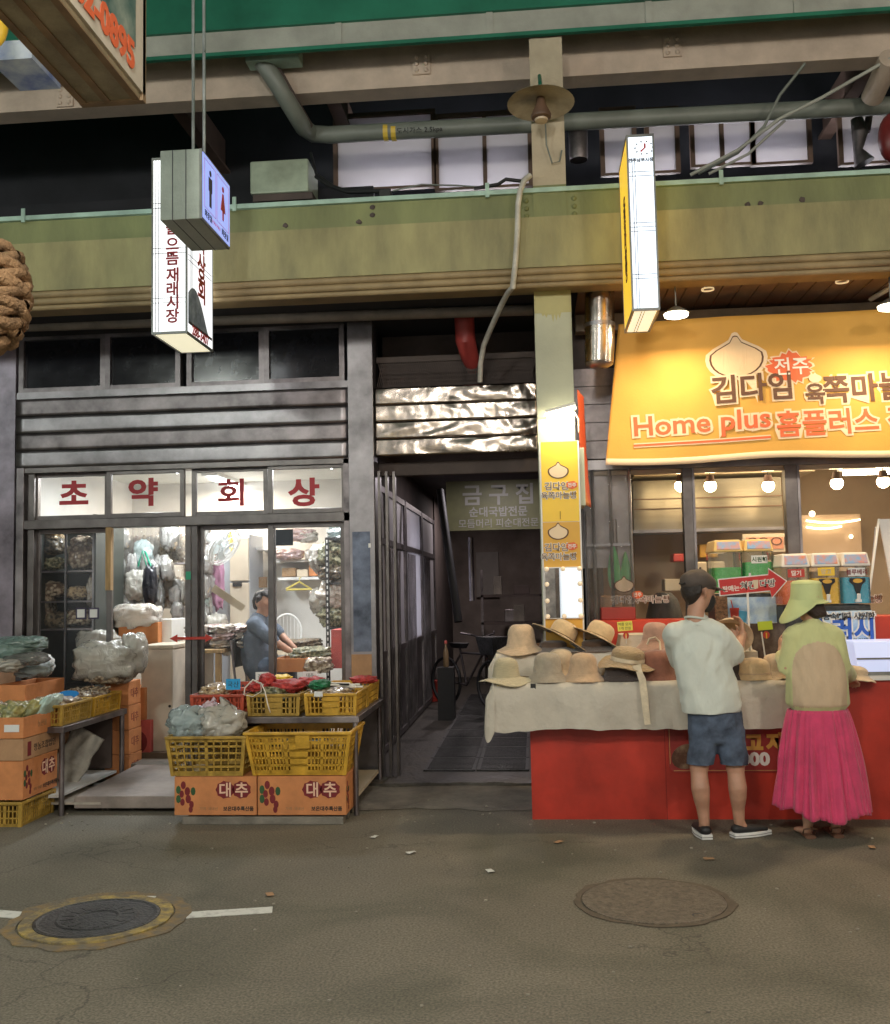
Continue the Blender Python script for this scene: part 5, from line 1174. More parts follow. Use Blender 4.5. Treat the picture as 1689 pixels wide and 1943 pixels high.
def jujube_print(t, x0, x1, y, z0, z1, o, u, seed=0, letters=True):
    """cluster of maroon fruit, big letters and small line on a carton face; o origin corner, u along the face"""
    w = (x1-x0); h = z1-z0; u = Vector(u); n = u.cross(ZA)
    rng = random.Random(seed)
    b = MB()
    for (a, c, r) in ((.11, .78, .055), (.16, .62, .06), (.09, .55, .05), (.17, .42, .06), (.10, .34, .05), (.21, .28, .05), (.2, .15, .045)):
        p = Vector(o)+u*(a*w)+ZA*(c*h)+n*(.0005+.0004*rng.random())
        b.prism([(r*w*.55*math.cos(k*math.pi/6), r*w*.85*math.sin(k*math.pi/6)) for k in range(12)], p, u, ZA, n*.0012)
    b.build('fruit_print', m_ink, t)
    b = MB()
    for (a, c) in ((.05, .66), (.05, .42), (.23, .62)):
        p = Vector(o)+u*(a*w)+ZA*(c*h)+n*.0004
        b.prism([(.03*w*math.cos(k*math.pi/4), .05*w*math.sin(k*math.pi/4)) for k in range(8)], p, u, ZA, n*.001)
    b.build('leaf_print', m_inkg, t)
    if letters:
        b = MB()
        for i, a in enumerate((.62, .82)):
            p = Vector(o)+u*(a*w)+ZA*(.66*h)+n*.0006
            b.prism([(.105*w*math.cos(k*math.pi/9)*(1+.12*(k % 2)), .21*h*math.sin(k*math.pi/9)*(1+.12*(k % 2))+.0) for k in range(18)], p, u, ZA, n*.001)
        b.build('letter_ground', m_ink, t)
        for ch, a in (('대', .62), ('추', .82)):
            p = Vector(o)+u*(a*w)+ZA*(.66*h)+n*.0022
            text(ch, .4*h, p, u, ZA, m_inkrw, t, 'letter', bold=.002, depth=.0008)
        p = Vector(o)+u*(.78*w)+ZA*(.17*h)+n*.0012
        text('보은대추특산품', .085*h*1.5, p, u, ZA, m_inkk, t, 'small_lettering', bold=.001, depth=.0008)
        p = Vector(o)+u*(.42*w)+ZA*(.17*h)+n*.0012
        text('가격  국내산', .075*h*1.3, p, u, ZA, m_cardin, t, 'small_lettering', depth=.0008)
BY = 6.95
# pallet strip and two cartons
xb0, xb1, xb2 = X(331, 1515, BY), X(488, 1515, BY), X(657, 1515, BY)
b = MB()
for y in (BY-.01, BY+.16, BY+.33): b.box(xb0+.06, xb2-.02, y, y+.09, .0, .05)
b.box(xb0, xb0+.1, BY+.0, BY+.1, .051, .06); tag(b.build('wooden_pallet', m_conc, bevel=.004), 'low grey wooden runners under the two jujube cartons', 'pallet')
for (a, c, l) in ((xb0, xb1-.004, 'left'), (xb1+.004, xb2, 'right')):
    t = carton(a, c, BY, BY+.42, .06, .325, m_card, f'orange jujube carton with maroon fruit print on the pavement, {l} one under the yellow baskets')
    jujube_print(t, a, c, BY, .06, .325, (a, BY, .06), (1, 0, 0), 2)
    if l == 'right':
        jujube_print(t, BY, BY+.42, 0, .06, .325, (c, BY, .06), (0, 1, 0), 4, letters=False)
# big baskets
bx0, bx1 = X(468, 1390, BY-.02), X(672, 1390, BY-.02)
crate(bx0, bx1-.03, BY-.03, BY+.47, .33, .30, m_ycr, 'large bright yellow slotted basket on the right jujube carton', 'basket', .045, 5, .027, .07, 'yellow_basket', .02)
b = MB(); q = P(573, 1407, BY-.05); b.slab(lambda u, v: (q.x-.05+.1*u, BY-.042+.01*(1-v), .52+.09*v), 2, 2, (0, .004, 0)); tag(b.build('basket_plate', m_ycr), 'blank orange plate on the front of the big yellow basket', 'plate')
lx0, lx1 = X(318, 1395, BY-.02), X(465, 1395, BY-.02)
crate(lx0, lx1, BY-.03, BY+.45, .33, .275, m_ycr2, 'faded mustard basket full of tied plastic bags on the left jujube carton', 'basket', .03, 5, .055, None, 'yellow_basket', .014)
for k, (px, py, r, mm, lab) in enumerate(((362, 1372, (.16, .15, .12), m_bagb, 'bluish tied plastic bag in the left basket'), (420, 1371, (.17, .15, .12), m_bagw, 'whiter tied plastic bag in the left basket'), (400, 1350, (.06, .06, .07), mat('pinkish bag', (.6, .45, .5), .4, var=.3, scale=12), 'small pink and white knotted bag between the two larger ones'))):
    q = P(px, py, BY+.18); bagobj('tied_bag', q, r, mm, lab, 'plastic bag', 70+k, knot=(k > 0), amp=.28, sq=.8)
    if k < 2: bagobj('bag_contents', q-Vector((0, 0, .03)), (r[0]*.86, r[1]*.86, r[2]*.8), mat('bag content', (.42, .5, .48) if k == 0 else (.55, .55, .5), .8, var=.2, scale=8), 'dried goods filling the '+lab.split(' in ')[0], 'goods', 70+k, amp=.25, sq=.8)
for k, (px, py, dx, dy, mm, rz) in enumerate(((580, 1385, .16, .1, m_bagb, .2), (600, 1382, .1, .07, m_film, .7), (628, 1383, .09, .08, mat('greenish paper', (.45, .5, .25), .6, var=.2), -.3))):
    q = P(px, py, BY+.2); b = MB(); T = Matrix.Translation((q.x, BY+.2, .55+.015*k))@Matrix.Rotation(rz, 4, 'Z')
    b.slab(lambda u, v: T@Vector((dx*(2*u-1), dy*(2*v-1), .02*nz((u*3, v*3, k), 1.3))), 8, 6, (0, 0, .004)); tag(b.build('paper_sheet', mm, smooth='all'), ('crumpled bluish plastic sheet', 'clear plastic sheet', 'greenish paper sheet')[k]+' lying in the big yellow basket', 'sheet')
# steel display table
TX0, TX1, TY0, TY1, TZ = X(352, 1350, 7.2), X(681, 1355, 7.2), 7.2, 8.38, .70
t = thing('display_table', 'stainless display table holding the row of red and yellow crates', 'table', ((TX0+TX1)/2, 7.8, 0))
b = MB(); b.box(TX0, TX1, TY0, TY1, TZ-.045, TZ); b.build('tabletop', m_steel_d, t, bevel=.004)
for x in (TX0+.01, TX1-.05):
    for y in (TY0+.02, TY1-.05): b = MB(); b.tube([(x+.02, y, 0), (x+.02, y, TZ-.045)], .018, 10); b.build('leg', m_steel_d, t, smooth=True)
b = MB(); b.box(TX0+.05, TX1-.04, TY0+.06, TY1-.06, .1, .125); b.build('lower_shelf', m_cream, t)
b = MB(); b.box(TX0+.04, TX1-.3, TY0+.4, TY0+.43, .13, TZ-.05); b.build('back_panel', m_void2, t)
cw = [(361, 464, m_rcr, 'red plastic crate at the left end of the display table', None), (468, 570, m_ycr2, 'mustard crate in the middle of the display table heaped with red net bags', .06), (577, 678, m_ycr, 'bright yellow crate at the right end of the display table with green net and sticks', .06)]
crs = []
for (a, c, mm, lab, pl) in cw:
    xa_, xc_ = X(a, 1330, 7.26), X(c, 1330, 7.26)
    crs.append((xa_, xc_)); crate(xa_+.012, xc_-.012, 7.26, 7.76, TZ+.002, .155, mm, lab, 'crate', .008, 3, .03, pl, 'plastic_crate')
for i, (mm, lab) in enumerate(((m_rcr, 'red crate in the back row of the display table, left'), (m_ycr, 'yellow crate in the back row of the display table, middle'), (m_ycr, 'yellow crate in the back row of the display table beside the pillar'))):
    xa_, xc_ = crs[i]; crate(xa_+.012, xc_-.012, 7.81, 8.3, TZ+.002, .155, mm, lab, 'crate', .008, 3, .03, None, 'plastic_crate')
m_rednet = mat('red net', (.5, .05, .045), .6, var=.35, scale=30, bump=.6, bscale=80)
m_greennet = mat('green net', (.02, .2, .08), .7, var=.4, scale=40, bump=.8, bscale=90)
for k, (px, py, r, mm, yy, lab) in enumerate(((508, 1292, (.06, .1, .055), m_rednet, 7.5, 'round red net bag heaped in the middle crate'), (487, 1303, (.06, .1, .04), m_rednet, 7.42, 'small red net bag at the left of the middle crate'), (545, 1301, (.13, .15, .05), m_rednet, 7.5, 'broad red net bag at the right of the middle crate'), (590, 1293, (.11, .12, .035), m_rednet, 7.75, 'red net bag at the back of the display table'), (608, 1299, (.08, .12, .035), m_greennet, 7.45, 'bundle of green net in the yellow crate'), (690, 1289, (.1, .1, .03), m_rednet, 8.0, 'red net bag in the back right crate'), (535, 1287, (.07, .1, .03), m_yel, 7.9, 'yellow net bag behind the red net bags'), (410, 1310, (.1, .18, .05), m_herb[0], 7.5, 'dark chips filling the red crate'), (520, 1315, (.15, .2, .06), m_herb[2], 7.5, 'herbs filling the bottom of the middle crate'), (627, 1315, (.15, .2, .055), m_herb[1], 7.5, 'pale roots filling the right crate'))):
    q = P(px, py, yy); bagobj('net_bag' if 'net' in lab else 'dried_goods', q, r, mm, lab, 'net bag' if 'net' in lab else 'dried goods', 110+k, amp=.3, sq=.8)
rng = random.Random(11)
for k in range(12):
    p = P(632+rng.random()*30, 1296+rng.random()*8, 7.5); a = rng.uniform(-.35, .35); d = Vector((math.cos(a), math.sin(a), .05*rng.uniform(-1, 1)))*.11
    b = MB(); b.tube([p-d, p+d], .008, 6); tag(b.build('white_stick', m_inkw if k % 3 else m_inkk), f'thin {("dark", "white", "white")[k % 3]} stick on the heap in the right crate, {ORD[k]} in the pile', 'stick', 'sticks in the yellow crate')
t = thing('plastic_ribbon', 'white plastic band looping out of the middle crate and hanging down', 'ribbon', P(490, 1310, 7.2))
b = MB(); b.tube([P(500, 1300, 7.24), P(480, 1290, 7.22), P(465, 1305, 7.2), P(463, 1318, 7.19), P(480, 1322, 7.19), P(496, 1312, 7.2), P(495, 1295, 7.22), P(503, 1312, 7.19), P(508, 1335, 7.18), P(513, 1352, 7.18)], .008, 6, ry=[.003]*10); b.build('band', m_inkw, t, smooth='all')
for (x0, y0, x1, y1, yy, mm, txt, lab) in ((429, 1288, 456, 1309, 7.24, mat('blue card', (.02, .3, .6), .5, var=0), '국산', 'blue price card standing in the red crate'), (485, 1275, 510, 1292, 7.75, m_white, '진피', 'white price tag behind the red net bag'), (575, 1274, 602, 1288, 7.8, m_white, '대추', 'white price tag in the back of the display table'), (596, 1312, 612, 1322, 7.235, m_white, '', 'small white label on the front of the bright yellow crate')):
    a, c = P(x0, y1, yy), P(x1, y0, yy); t = thing('price_card', lab, 'price card', ((a.x+c.x)/2, yy, a.z)); b = MB(); b.box(a.x, c.x, yy, yy+.004, a.z, c.z); b.build('card', mm, t)
    if txt: text(txt, (c.z-a.z)*.6, ((a.x+c.x)/2, yy-.001, (a.z+c.z)/2), XA, ZA, m_inkk, t, depth=.001)
# ---------------- left display
LX = X(118, 1375, 7.2)
t = thing('side_table', 'stainless side table running back toward the shop with two mustard crates on it', 'table', (LX-.3, 7.8, 0))
b = MB(); b.box(LX-.75, LX+.02, 7.18, 8.34, .60, .645); b.build('tabletop', m_steel_d, t, bevel=.004)
for x in (LX-.72, LX-.005):
    for y in (7.21, 8.29): b = MB(); b.tube([(x, y, 0), (x, y, .6)], .02, 10); b.build('leg', m_steel_d, t, smooth=True)
b = MB(); b.box(LX-.7, LX-.04, 7.25, 8.27, .12, .14); b.build('lower_shelf', m_white, t)
b = MB(); b.box(LX-.7, LX-.66, 7.9, 8.3, .15, .6); b.box(LX-.66, LX-.1, 8.3, 8.32, .15, .6); b.build('back_panel', m_void2, t)
crate(LX-.40, LX-.01, 7.22, 7.70, .647, .15, m_ycr2, 'mustard crate of dried roots on the side table, the nearer one', 'crate', .01, 3, .03)
crate(LX-.40, LX-.01, 7.76, 8.26, .647, .15, m_ycr, 'mustard crate of dried roots on the side table, the farther one by the door', 'crate', .01, 3, .03)
for k, (y, mi, l) in enumerate(((7.46, 1, 'nearer'), (8.0, 1, 'farther'))):
    bagobj('root_heap', (LX-.2, y, .79), (.18, .22, .05), m_herb[mi], f'heap of pale dried roots in the {l} mustard crate', 'dried roots', 130+k, sq=.7)
b = MB(); q = (LX-.1, 7.5, .85); b.prism([(.08*math.cos(k*math.pi/8), .045*math.sin(k*math.pi/8)) for k in range(16)], q, (.95, .3, 0), (0, .5, .6), (0, -.003, .002)); tag(b.build('blue_tag', mat('blue tag', (.02, .2, .55), .5, var=0)), 'oval blue tag lying on the roots in the nearer mustard crate', 'tag')
rng = random.Random(5)
for k in range(16):
    p = Vector((LX-.2+rng.uniform(-.13, .13), 8.0+rng.uniform(-.15, .15), .835)); d = Vector((rng.uniform(-.06, .06), .05, .012))
    b = MB(); b.tube([p-d, p+d], .009, 6); tag(b.build('root_stick', m_herb[1]), f'pale dried root stick on the farther mustard crate, {ORD[k]} in the heap', 'root', 'root sticks on the farther crate')
# white sack and board under the table
b = MB(); T = Matrix.Translation((LX-.28, 7.75, .15))@Matrix.Rotation(R(28), 4, 'Y')@Matrix.Rotation(R(-14), 4, 'X')
b.slab(lambda u, v: T@Vector((-.13+.26*u+.02*nz((u*3, v*4, 1), 1), .03*nz((u*3, v*3, 5), 1.5), .42*v)), 10, 14, (0, .03, 0)); tag(b.build('paper_sack', mat('dull white sack', (.4, .38, .33), .7, var=.25, scale=6, bump=.4, bscale=18), smooth='all'), 'dull white sack leaning under the side table', 'sack')
b = MB(); b.box(LX-.3, LX+.25, 7.3, 7.9, .0, .015, T=Matrix.Translation((0, 0, .06))); 
tag(b.build('white_board', mat('dirty white board', (.5, .45, .38), .6, var=.2)), 'dirty white board sticking out under the side table', 'board')
# carton pile at the left edge
cxr = X(42, 1400, 6.85); crx = cxr
lv = [(.0, .17, 'crate'), (.18, .455, 'j'), (.46, .61, 'p'), (.615, .76, 'o')]
crate(cxr-.58, cxr, 6.85, 7.33, .0, .17, m_ycr2, 'mustard crate at the bottom of the pile by the left edge', 'crate', .01, 3, .03)
t = carton(cxr-.6, cxr+.01, 6.85, 7.36, .185, .455, m_card, 'orange jujube carton above the bottom crate at the left edge')
jujube_print(t, 6.85, 7.36, 0, .185, .455, (cxr+.01, 6.85, .185), (0, 1, 0), 5, True); 
jujube_print(t, 0, .6, 0, .185, .455, (cxr-.6, 6.85, .185), (1, 0, 0), 7, False)
t = carton(cxr-.6, cxr+.015, 6.84, 7.38, .458, .61, m_card2, 'plain printed carton in the middle of the pile at the left edge'); text('영농조합법인', .06, (cxr+.017, 7.15, .53), (0, 1, 0), ZA, m_inkk, t, depth=.001); b = MB(); b.box(cxr+.0155, cxr+.0165, 6.9, 6.95, .48, .58); b.build('red_print', m_ink, t)
t = carton(cxr-.62, cxr+.02, 6.83, 7.4, .613, .76, m_card, 'open topped orange carton of wrapped packs at the top of the left edge pile', open_=True, name='open_carton'); text('농산물', .05, (cxr+.022, 7.1, .69), (0, 1, 0), ZA, m_cardin, t, depth=.001)
b = MB(); b.box(cxr-.12, cxr-.01, 6.826, 6.829, .66, .71); tag(b.build('white_label', m_white), 'white label on the front of the open carton at the left edge', 'label')
m_leaf = mat('yellow green wrapped goods', (.42, .38, .13), .3, col2=(.2, .22, .12), scale=14, mix2=.5, bump=.8, bscale=24, coat=.8)
for k, (dx, y, r, tl, mm) in enumerate(((-.42, 7.05, (.12, .16, .06), .1, m_leaf), (-.2, 7.1, (.1, .18, .06), .3, m_leaf), (-.05, 7.15, (.045, .16, .1), .6, m_leaf), (-.3, 7.0, (.1, .1, .07), -.2, m_herb[3]), (-.13, 7.0, (.06, .12, .08), .3, m_leaf), (-.5, 7.2, (.1, .12, .07), .2, m_herb[3]), (.0, 7.2, (.03, .15, .12), .5, mat('bluish label pack', (.45, .6, .55), .35, var=.3, scale=10, coat=.6)))):
    b = MB(); lump(b, (0, 0, 0), r, 150+k, amp=.25, sq=.6); T = Matrix.Translation((cxr+dx, y, .77))@Matrix.Rotation(tl, 4, 'Y'); b.v = [T@Vector(v) for v in b.v]
    tag(b.build('wrapped_pack', mm, smooth='all'), (f'yellow green film wrapped pack in the open carton at the left edge, {ORD[k]} of six', 'upright bluish pack leaning at the edge of the open carton')[k == 6], 'pack', 'wrapped packs in the open carton' if k < 6 else None)
# back boxes at left with bags
q0, q1 = P(28, 1270, 7.75), P(150, 1325, 7.75)
crate(LX-1.15, LX-.45, 7.5, 8.2, .0, .3, m_ycr2, 'mustard crate hidden low behind the left edge pile', 'crate')
carton(LX-1.2, LX-.42, 7.5, 8.2, .31, .72, m_card2, 'brown carton supporting the open orange carton behind the pile')
t = carton(q0.x, LX-.42, 7.45, 8.1, .725, .93, m_card, 'open orange carton with blue bags standing behind the mustard crates', open_=True, name='open_carton')
for k, (px, py, yy, r, mm, lab) in enumerate(((62, 1268, 7.8, (.14, .13, .07), m_bagb, 'light blue plastic bag heaped in the rear open carton'), (85, 1262, 7.9, (.06, .1, .08), m_white, 'white folded carton end sticking up from the rear open carton'), (20, 1240, 7.7, (.2, .2, .1), m_bagg, 'large greenish film bag on top of the rear boxes at the left edge'), (50, 1250, 7.6, (.16, .14, .05), m_film, 'clear film bag lying over the edge of the rear boxes'), (30, 1222, 7.75, (.24, .2, .06), m_bagg, 'shiny pillow shaped green film bag topmost at the left edge'), (10, 1262, 7.5, (.14, .14, .05), m_bagw, 'milky bag at the left edge under the green bags'))):
    bagobj('film_bag', P(px, py, yy), r, mm, lab, 'plastic bag', 170+k, sq=.7)
b = MB(); b.box(LX-1.3, LX-.9, 7.5, 8.2, .73, 1.0); tag(b.build('rear_carton', m_card2), 'brown carton under the green film bags at the left edge', 'box')
# orange cartons by the door
ox0, ox1 = X(200, 1370, 8.36), X(247, 1370, 8.36)
for i, z in enumerate((.05, .255, .46, .665)):
    t = carton(ox0, ox1-.004*i, 8.35, 8.62, z, z+.2, m_card, f'orange carton in the stack at the shop door, {("lowest", "second from the bottom", "third from the bottom", "topmost")[i]}')
    text('대추', .09, (ox1+.001-.004*i, 8.48, z+.1), (0, 1, 0), ZA, m_ink, t, depth=.001)
q0, q1 = P(238, 1292, 8.75), P(279, 1352, 8.75)
t = carton(q0.x, q1.x, 8.7, 9.05, .50, .78, m_card, 'orange carton on the pink red one just inside the shop door'); text('유기농', .07, (q1.x+.001, 8.88, .64), (0, 1, 0), ZA, m_ink, t, depth=.001)
q0, q1 = P(238, 1352, 8.75), P(291, 1410, 8.75)
t = carton(q0.x, q1.x, 8.68, 9.1, .175, .497, m_card3, 'pink red apple carton on the floor just inside the shop door')
b = MB(); b.prism([(.09*math.cos(k*math.pi/10), .1*math.sin(k*math.pi/10)) for k in range(20)], (q0.x+.14, 8.679, .31), (1, 0, 0), (0, 0, 1), (0, -.002, 0)); b.build('fruit_print', m_ink, t)
b = MB(); b.box(q1.x-.0005, q1.x+.001, 8.83, 8.9, .4, .43); b.build('hand_hole', m_inkk, t)
# wooden shop tray inside, steps
b = MB(); b.box(X(245, 1400, 8.7), X(345, 1400, 8.7)+.1, YF+.16, 8.9, ZF+.001, ZF+.05); tag(b.build('inner_step', mat('dark wood step', (.12, .08, .05), .6, var=.2)), 'dark wooden step just inside the open doorway', 'step')

# ================================================================== RIGHT SHOP
RX0, RX1 = cx1+.06, 6.5
zc = .925
t = thing('red_counter', 'long bright red counter with pale top edge under the hats and showcase', 'counter', (2.5, YS, 0))
c0 = X(1009, 1500, YS)
b = MB(); b.box(c0, RX1, YS, YS+.5, .0, zc); b.build('counter_panel', m_red, t)
b = MB(); b.box(c0-.0, RX1, YS-.025, YS+.55, zc+.0015, zc+.03); b.build('counter_top', m_white, t)
b = MB()
for i in range(1, 8): b.box(c0+i*.92-.002, c0+i*.92+.002, YS-.0015, YS+.002, .0, zc-.002)
b.build('panel_joints', mat('dark red joint', (.2, .01, .005), .6, var=0), t)
# price sign on the counter
a, c = P(1270, 1466, YS), P(1500, 1376, YS)
t = thing('counter_sign', 'dark red sign with yellow and white lettering and a skewer photo fixed on the red counter behind the shoppers\' legs', 'sign', ((a.x+c.x)/2, YS, a.z))
t['label'] = 'dark red menu sign on the red counter, between and behind the legs of the shoppers'
b = MB(); w, h = c.x-a.x, c.z-a.z; rr = .05
pl = [(rr-rr*math.cos(k*math.pi/8), rr-rr*math.sin(k*math.pi/8)) for k in range(5)]+[(w-rr+rr*math.sin(k*math.pi/8), rr-rr*math.cos(k*math.pi/8)) for k in range(5)]+[(w, h), (0, h)]
b.prism(pl, (a.x, YS-.002, a.z), (1, 0, 0), (0, 0, 1), (0, -.006, 0)); b.build('sign_panel', mat('dark red sign', (.3, .03, .025), .4, var=.1), t)
b = MB(); b.box(a.x+.03, c.x-.03, YS-.0095, YS-.008, a.z+.012, a.z+.016); b.box(a.x+.006, a.x+.01, YS-.0095, YS-.008, a.z+.06, c.z); b.build('line', mat('gold line', (.5, .3, .1), .5, var=0), t)
b = MB(); b.prism([(.11*math.cos(k*math.pi/10), .085*math.sin(k*math.pi/10)) for k in range(20)], (a.x+.12, YS-.0085, a.z+.11), (.9, 0, .35), (-.35, 0, .9), (0, -.003, 0)); b.build('food_photo', mat('brown food print', (.09, .035, .018), .4, col2=(.3, .2, .12), scale=12, mix2=.58), t)
q = P(1430, 1408, YS); text('고', .13, (q.x, YS-.0095, q.z), XA, ZA, mat('gold letters', (.6, .32, .06), .5, var=0), t, bold=.008); q = P(1471, 1408, YS); text('자', .13, (q.x, YS-.0095, q.z), XA, ZA, mat('gold letters', (.6, .32, .06), .5, var=0), t, bold=.008)
q = P(1418, 1442, YS); text('2,000', .115, (q.x, YS-.0095, q.z), XA, ZA, m_inkw, t, bold=.006, sx=1.15)
# ---- hat table cloths
m_cloth2 = mat('cream linen cloth', (.62, .56, .47), .9, var=.08, scale=12, bump=.3, bscale=110)
hx0, hx1 = X(938, 1300, 6.95), X(1500, 1300, 6.95)
HZ = .945
def drape(x0, x1, y0, y1, z, drop, seed, side=True, back=False, ragg=.03):
    """cloth over a box edge: top, front fall with folds, left side fall"""
    b = MB(); Lf = drop; D = y1-y0; TL = D+Lf
    def fn(u, v):
        s = TL*v; x = x0+(x1-x0)*u
        if s < D: return Vector((x, y1-s, z+.004*nz((x*4, s*4, seed), 1)))
        d = s-D; k = min(1, d/.1)
        fold = .034*nz((x*3.1+d*1.2, seed, 0), 1)+.02*nz((x*9-d*4, d*2.5, seed), 1)
        dd = d*(1+ragg*2*nz((x*2.3, 9, seed), 1)+ragg*nz((x*11, 5, seed), 1))
        return Vector((x, y0-.012*min(1, d/.02)-fold*k-.02*k, z-dd))
    b.slab(fn, 90, 30, (0, .0, -.004))
    if side:
        def fs(u, v):
            d = Lf*1.18*v; y = y0+(D)*u; k = min(1, d/.1)
            fold = .03*nz((y*7, seed+3, 0), 1)
            return Vector((x0-.006-.035*k-fold*k-.12*d*(1-u)*.5, y-.03*k*(1-u), z-d*(1-.25*u+ragg*2*nz((y*9, 2, seed), 1))))
        b.slab(fs, 24, 20, (.004, 0, 0))
        def fc(u, v):      # rounded corner joining side and front
            d = Lf*v; a = math.pi/2*u
            k = min(1, d/.1)
            rx, ry = .006+.05*k+.06*d, .012+.03*k
            return Vector((x0-rx*math.sin(a)+.0, y0-ry*math.cos(a), z-d*(1+.28*math.sin(2*a))))
        b.slab(fc, 8, 20, (.002, .002, 0))
    return b
t = thing('table_board', 'board laid across the red counter carrying the hats, under the linen cloth', 'table', (hx0, 7.2, HZ-.02))
b = MB(); b.box(hx0, hx1, 6.96, 7.75, HZ-.018, HZ-.006); b.build('board', m_wood, t)
tag(drape(hx0, hx1, 6.95, 7.7, HZ, .31, 2).build('linen_cloth', m_cloth, smooth=60), 'creased beige linen cloth hanging over the front of the red counter', 'tablecloth')
ux0, ux1 = X(942, 1240, 7.35), X(1290, 1240, 7.35); UZ = Z(1000, 1240, 7.35)
t = thing('riser_box', 'covered riser box carrying the upper row of hats', 'riser', ((ux0+ux1)/2, 7.5, HZ))
b = MB(); b.box(ux0+.01, ux1-.01, 7.37, 7.72, HZ+.006, UZ-.008); b.build('box_body', m_wood, t)
tag(drape(ux0, ux1, 7.35, 7.72, UZ, UZ-HZ-.02, 5).build('riser_cloth', m_cloth2, smooth=60), 'cream cloth over the raised step behind the front row of hats', 'cloth')
# white covered boxes right of the man and behind
for (x0, y0, x1, y1, yy, lab, s) in ((1163, 1203, 1300, 1243, 7.6, 'cream cloth covered block behind the straw hat, under the yellow price note', 7), (1383, 1235, 1450, 1300, 7.25, 'cream cloth covered block to the right of the man at the hat table', 8), (1395, 1208, 1432, 1240, 7.45, 'smaller cloth covered block on top behind the man\'s arm', 9)):
    a, c = P(x0, y1, yy), P(x1, y0, yy); 
    def cf(v):
        return v
    b = MB()
    n = 14
    w_, h_ = c.x-a.x, c.z-a.z
    b.lathe([(.0001, h_), (.62, h_), (.70, h_*.97), (.74, h_*.5), (.84, 0)], ((a.x+c.x)/2, yy+.2, a.z), 40, fx=lambda v, r, z, an: Vector((v.x/ max(abs(math.cos(an)), abs(math.sin(an)))**.85*w_*.55*(1+.05*nz((an*3, z*9, s), 1)*(1-z/h_)), v.y/max(abs(math.cos(an)), abs(math.sin(an)))**.85*.22, z)))
    tag(b.build('covered_block', m_cloth2, smooth=50), lab, 'covered box')

# ---- hats
FY, RY = 7.08, 7.5
def hmat(n, c, **k): return mat(n, c, .9, var=.1, scale=24, bump=k.get('b', .35), bscale=k.get('bs', 160), sheen=.3, stretch=k.get('st', (1, 1, 1)))
m_h = dict(straw=hmat('cream straw', (.62, .53, .33), b=.8, bs=60, st=(1, 1, 6)), taupe=hmat('taupe linen', (.38, .32, .24)), cream=hmat('cream felt', (.62, .48, .32)), tan=hmat('tan felt', (.54, .37, .23)),
           black=hmat('dark brown felt', (.055, .04, .035)), rust=hmat('rust brown felt', (.28, .11, .07)), dusty=hmat('dusty rose linen', (.45, .27, .2)), beige=hmat('beige linen', (.66, .48, .31)),
           sand=hmat('sand felt', (.66, .48, .27)), raf=hmat('raffia straw', (.45, .31, .15), b=1., bs=45, st=(1, 1, 5)), grey=hmat('grey felt', (.3, .24, .19)), brown=hmat('dark cocoa felt', (.12, .075, .05)), crisp=hmat('pale cream cloth', (.68, .58, .42)))
def hat(px, py, yy, rc, hc, rb, drop, mm, lab, tilt=(0, 0), flat=.6, wav=.0, seed=0, band=None, band_h=.02, zbase=None, lining=None, sx=1., name='hat', cone=.0, stitches=False):
    base = P(px, py, yy); hc *= .92; rb *= 1.08
    if abs(yy-FY) < .11 or abs(yy-FY-.2) < .03: base.z = max(base.z, HZ+.006)
    elif abs(yy-RY) < .1 and abs(tilt[0]) < .1: base.z = max(base.z, UZ+.006)
    flat = .62+.5*(flat-.45)
    t = thing(name, lab, 'hat', base)
    T = Matrix.Translation(base)@Matrix.Rotation(tilt[0], 4, 'Y')@Matrix.Rotation(tilt[1], 4, 'X')
    def sh(v, r, z, a):
        k = max(0, (r-rc)/(rb-rc)) if rb > rc else 0
        return Vector((v.x*sx, v.y, z+wav*k*(math.sin(a*2+seed)*.6+math.sin(a*3+seed*2)*.5)+.004*nz(v, 30, seed)))
    h = drop
    def crown(off=0):
        pr = []
        for i in range(9):
            a = math.pi/2*i/8
            r = (rc-off)*(math.sin(a)**flat) if i else .0001
            pr.append((max(.0001, r), h+hc*(.35+.65*math.cos(a)**.72)-off))
        for i in range(1, 5): pr.append(((rc-off)+(cone*rc)*i/4*1., h+hc*.35*(1-i/4)))
        return pr
    b = MB(); b.lathe(crown(), T=T, n=36, fx=sh); b.build('crown', mm, t, smooth='all')
    b = MB(); r0 = rc*(1+cone)
    pr = [(r0+(rb-r0)*i/6, h-(drop)*(i/6)**.8+.0) for i in range(7)]
    pr = pr+[(rb, pr[-1][1]-.004)]+[(r0+(rb-r0)*i/6, h-(drop)*(i/6)**.8-.005) for i in range(6, -1, -1)]
    b.lathe(pr, T=T, n=48, fx=sh); brim_ = b.build('brim', mm, t, smooth=60)
    if lining is not None:
        b = MB(); b.lathe([(r0, h-.008), (rb-.004, -.007)], T=T, n=48, fx=sh); b.build('brim_lining', lining, brim_, smooth='all')
    if band is not None:
        b = MB(); b.lathe([(rc*(1+cone)+.003, h+.002), (rc*(1+cone*.6)+.004, h+band_h*.5), (rc*(1+cone*.4)+.003, h+band_h)], T=T, n=36, fx=sh); b.build('band', band, t, smooth='all')
    if stitches:
        b = MB()
        for k in range(4): b.lathe([(r0+(rb-r0)*(.2+.2*k), h-drop*(.2+.2*k)**.8+.001), (r0+(rb-r0)*(.215+.2*k), h-drop*(.215+.2*k)**.8+.003), (r0+(rb-r0)*(.23+.2*k), h-drop*(.23+.2*k)**.8+.001)], T=T, n=40, fx=sh)
        b.build('brim_stitching', mm, brim_)
    return t
hat(961, 1300, FY, .088, .145, .178, .03, m_h['straw'], 'cream crocheted straw hat with wavy brim at the left end of the front row', wav=.018, seed=1, flat=.6, cone=.12)
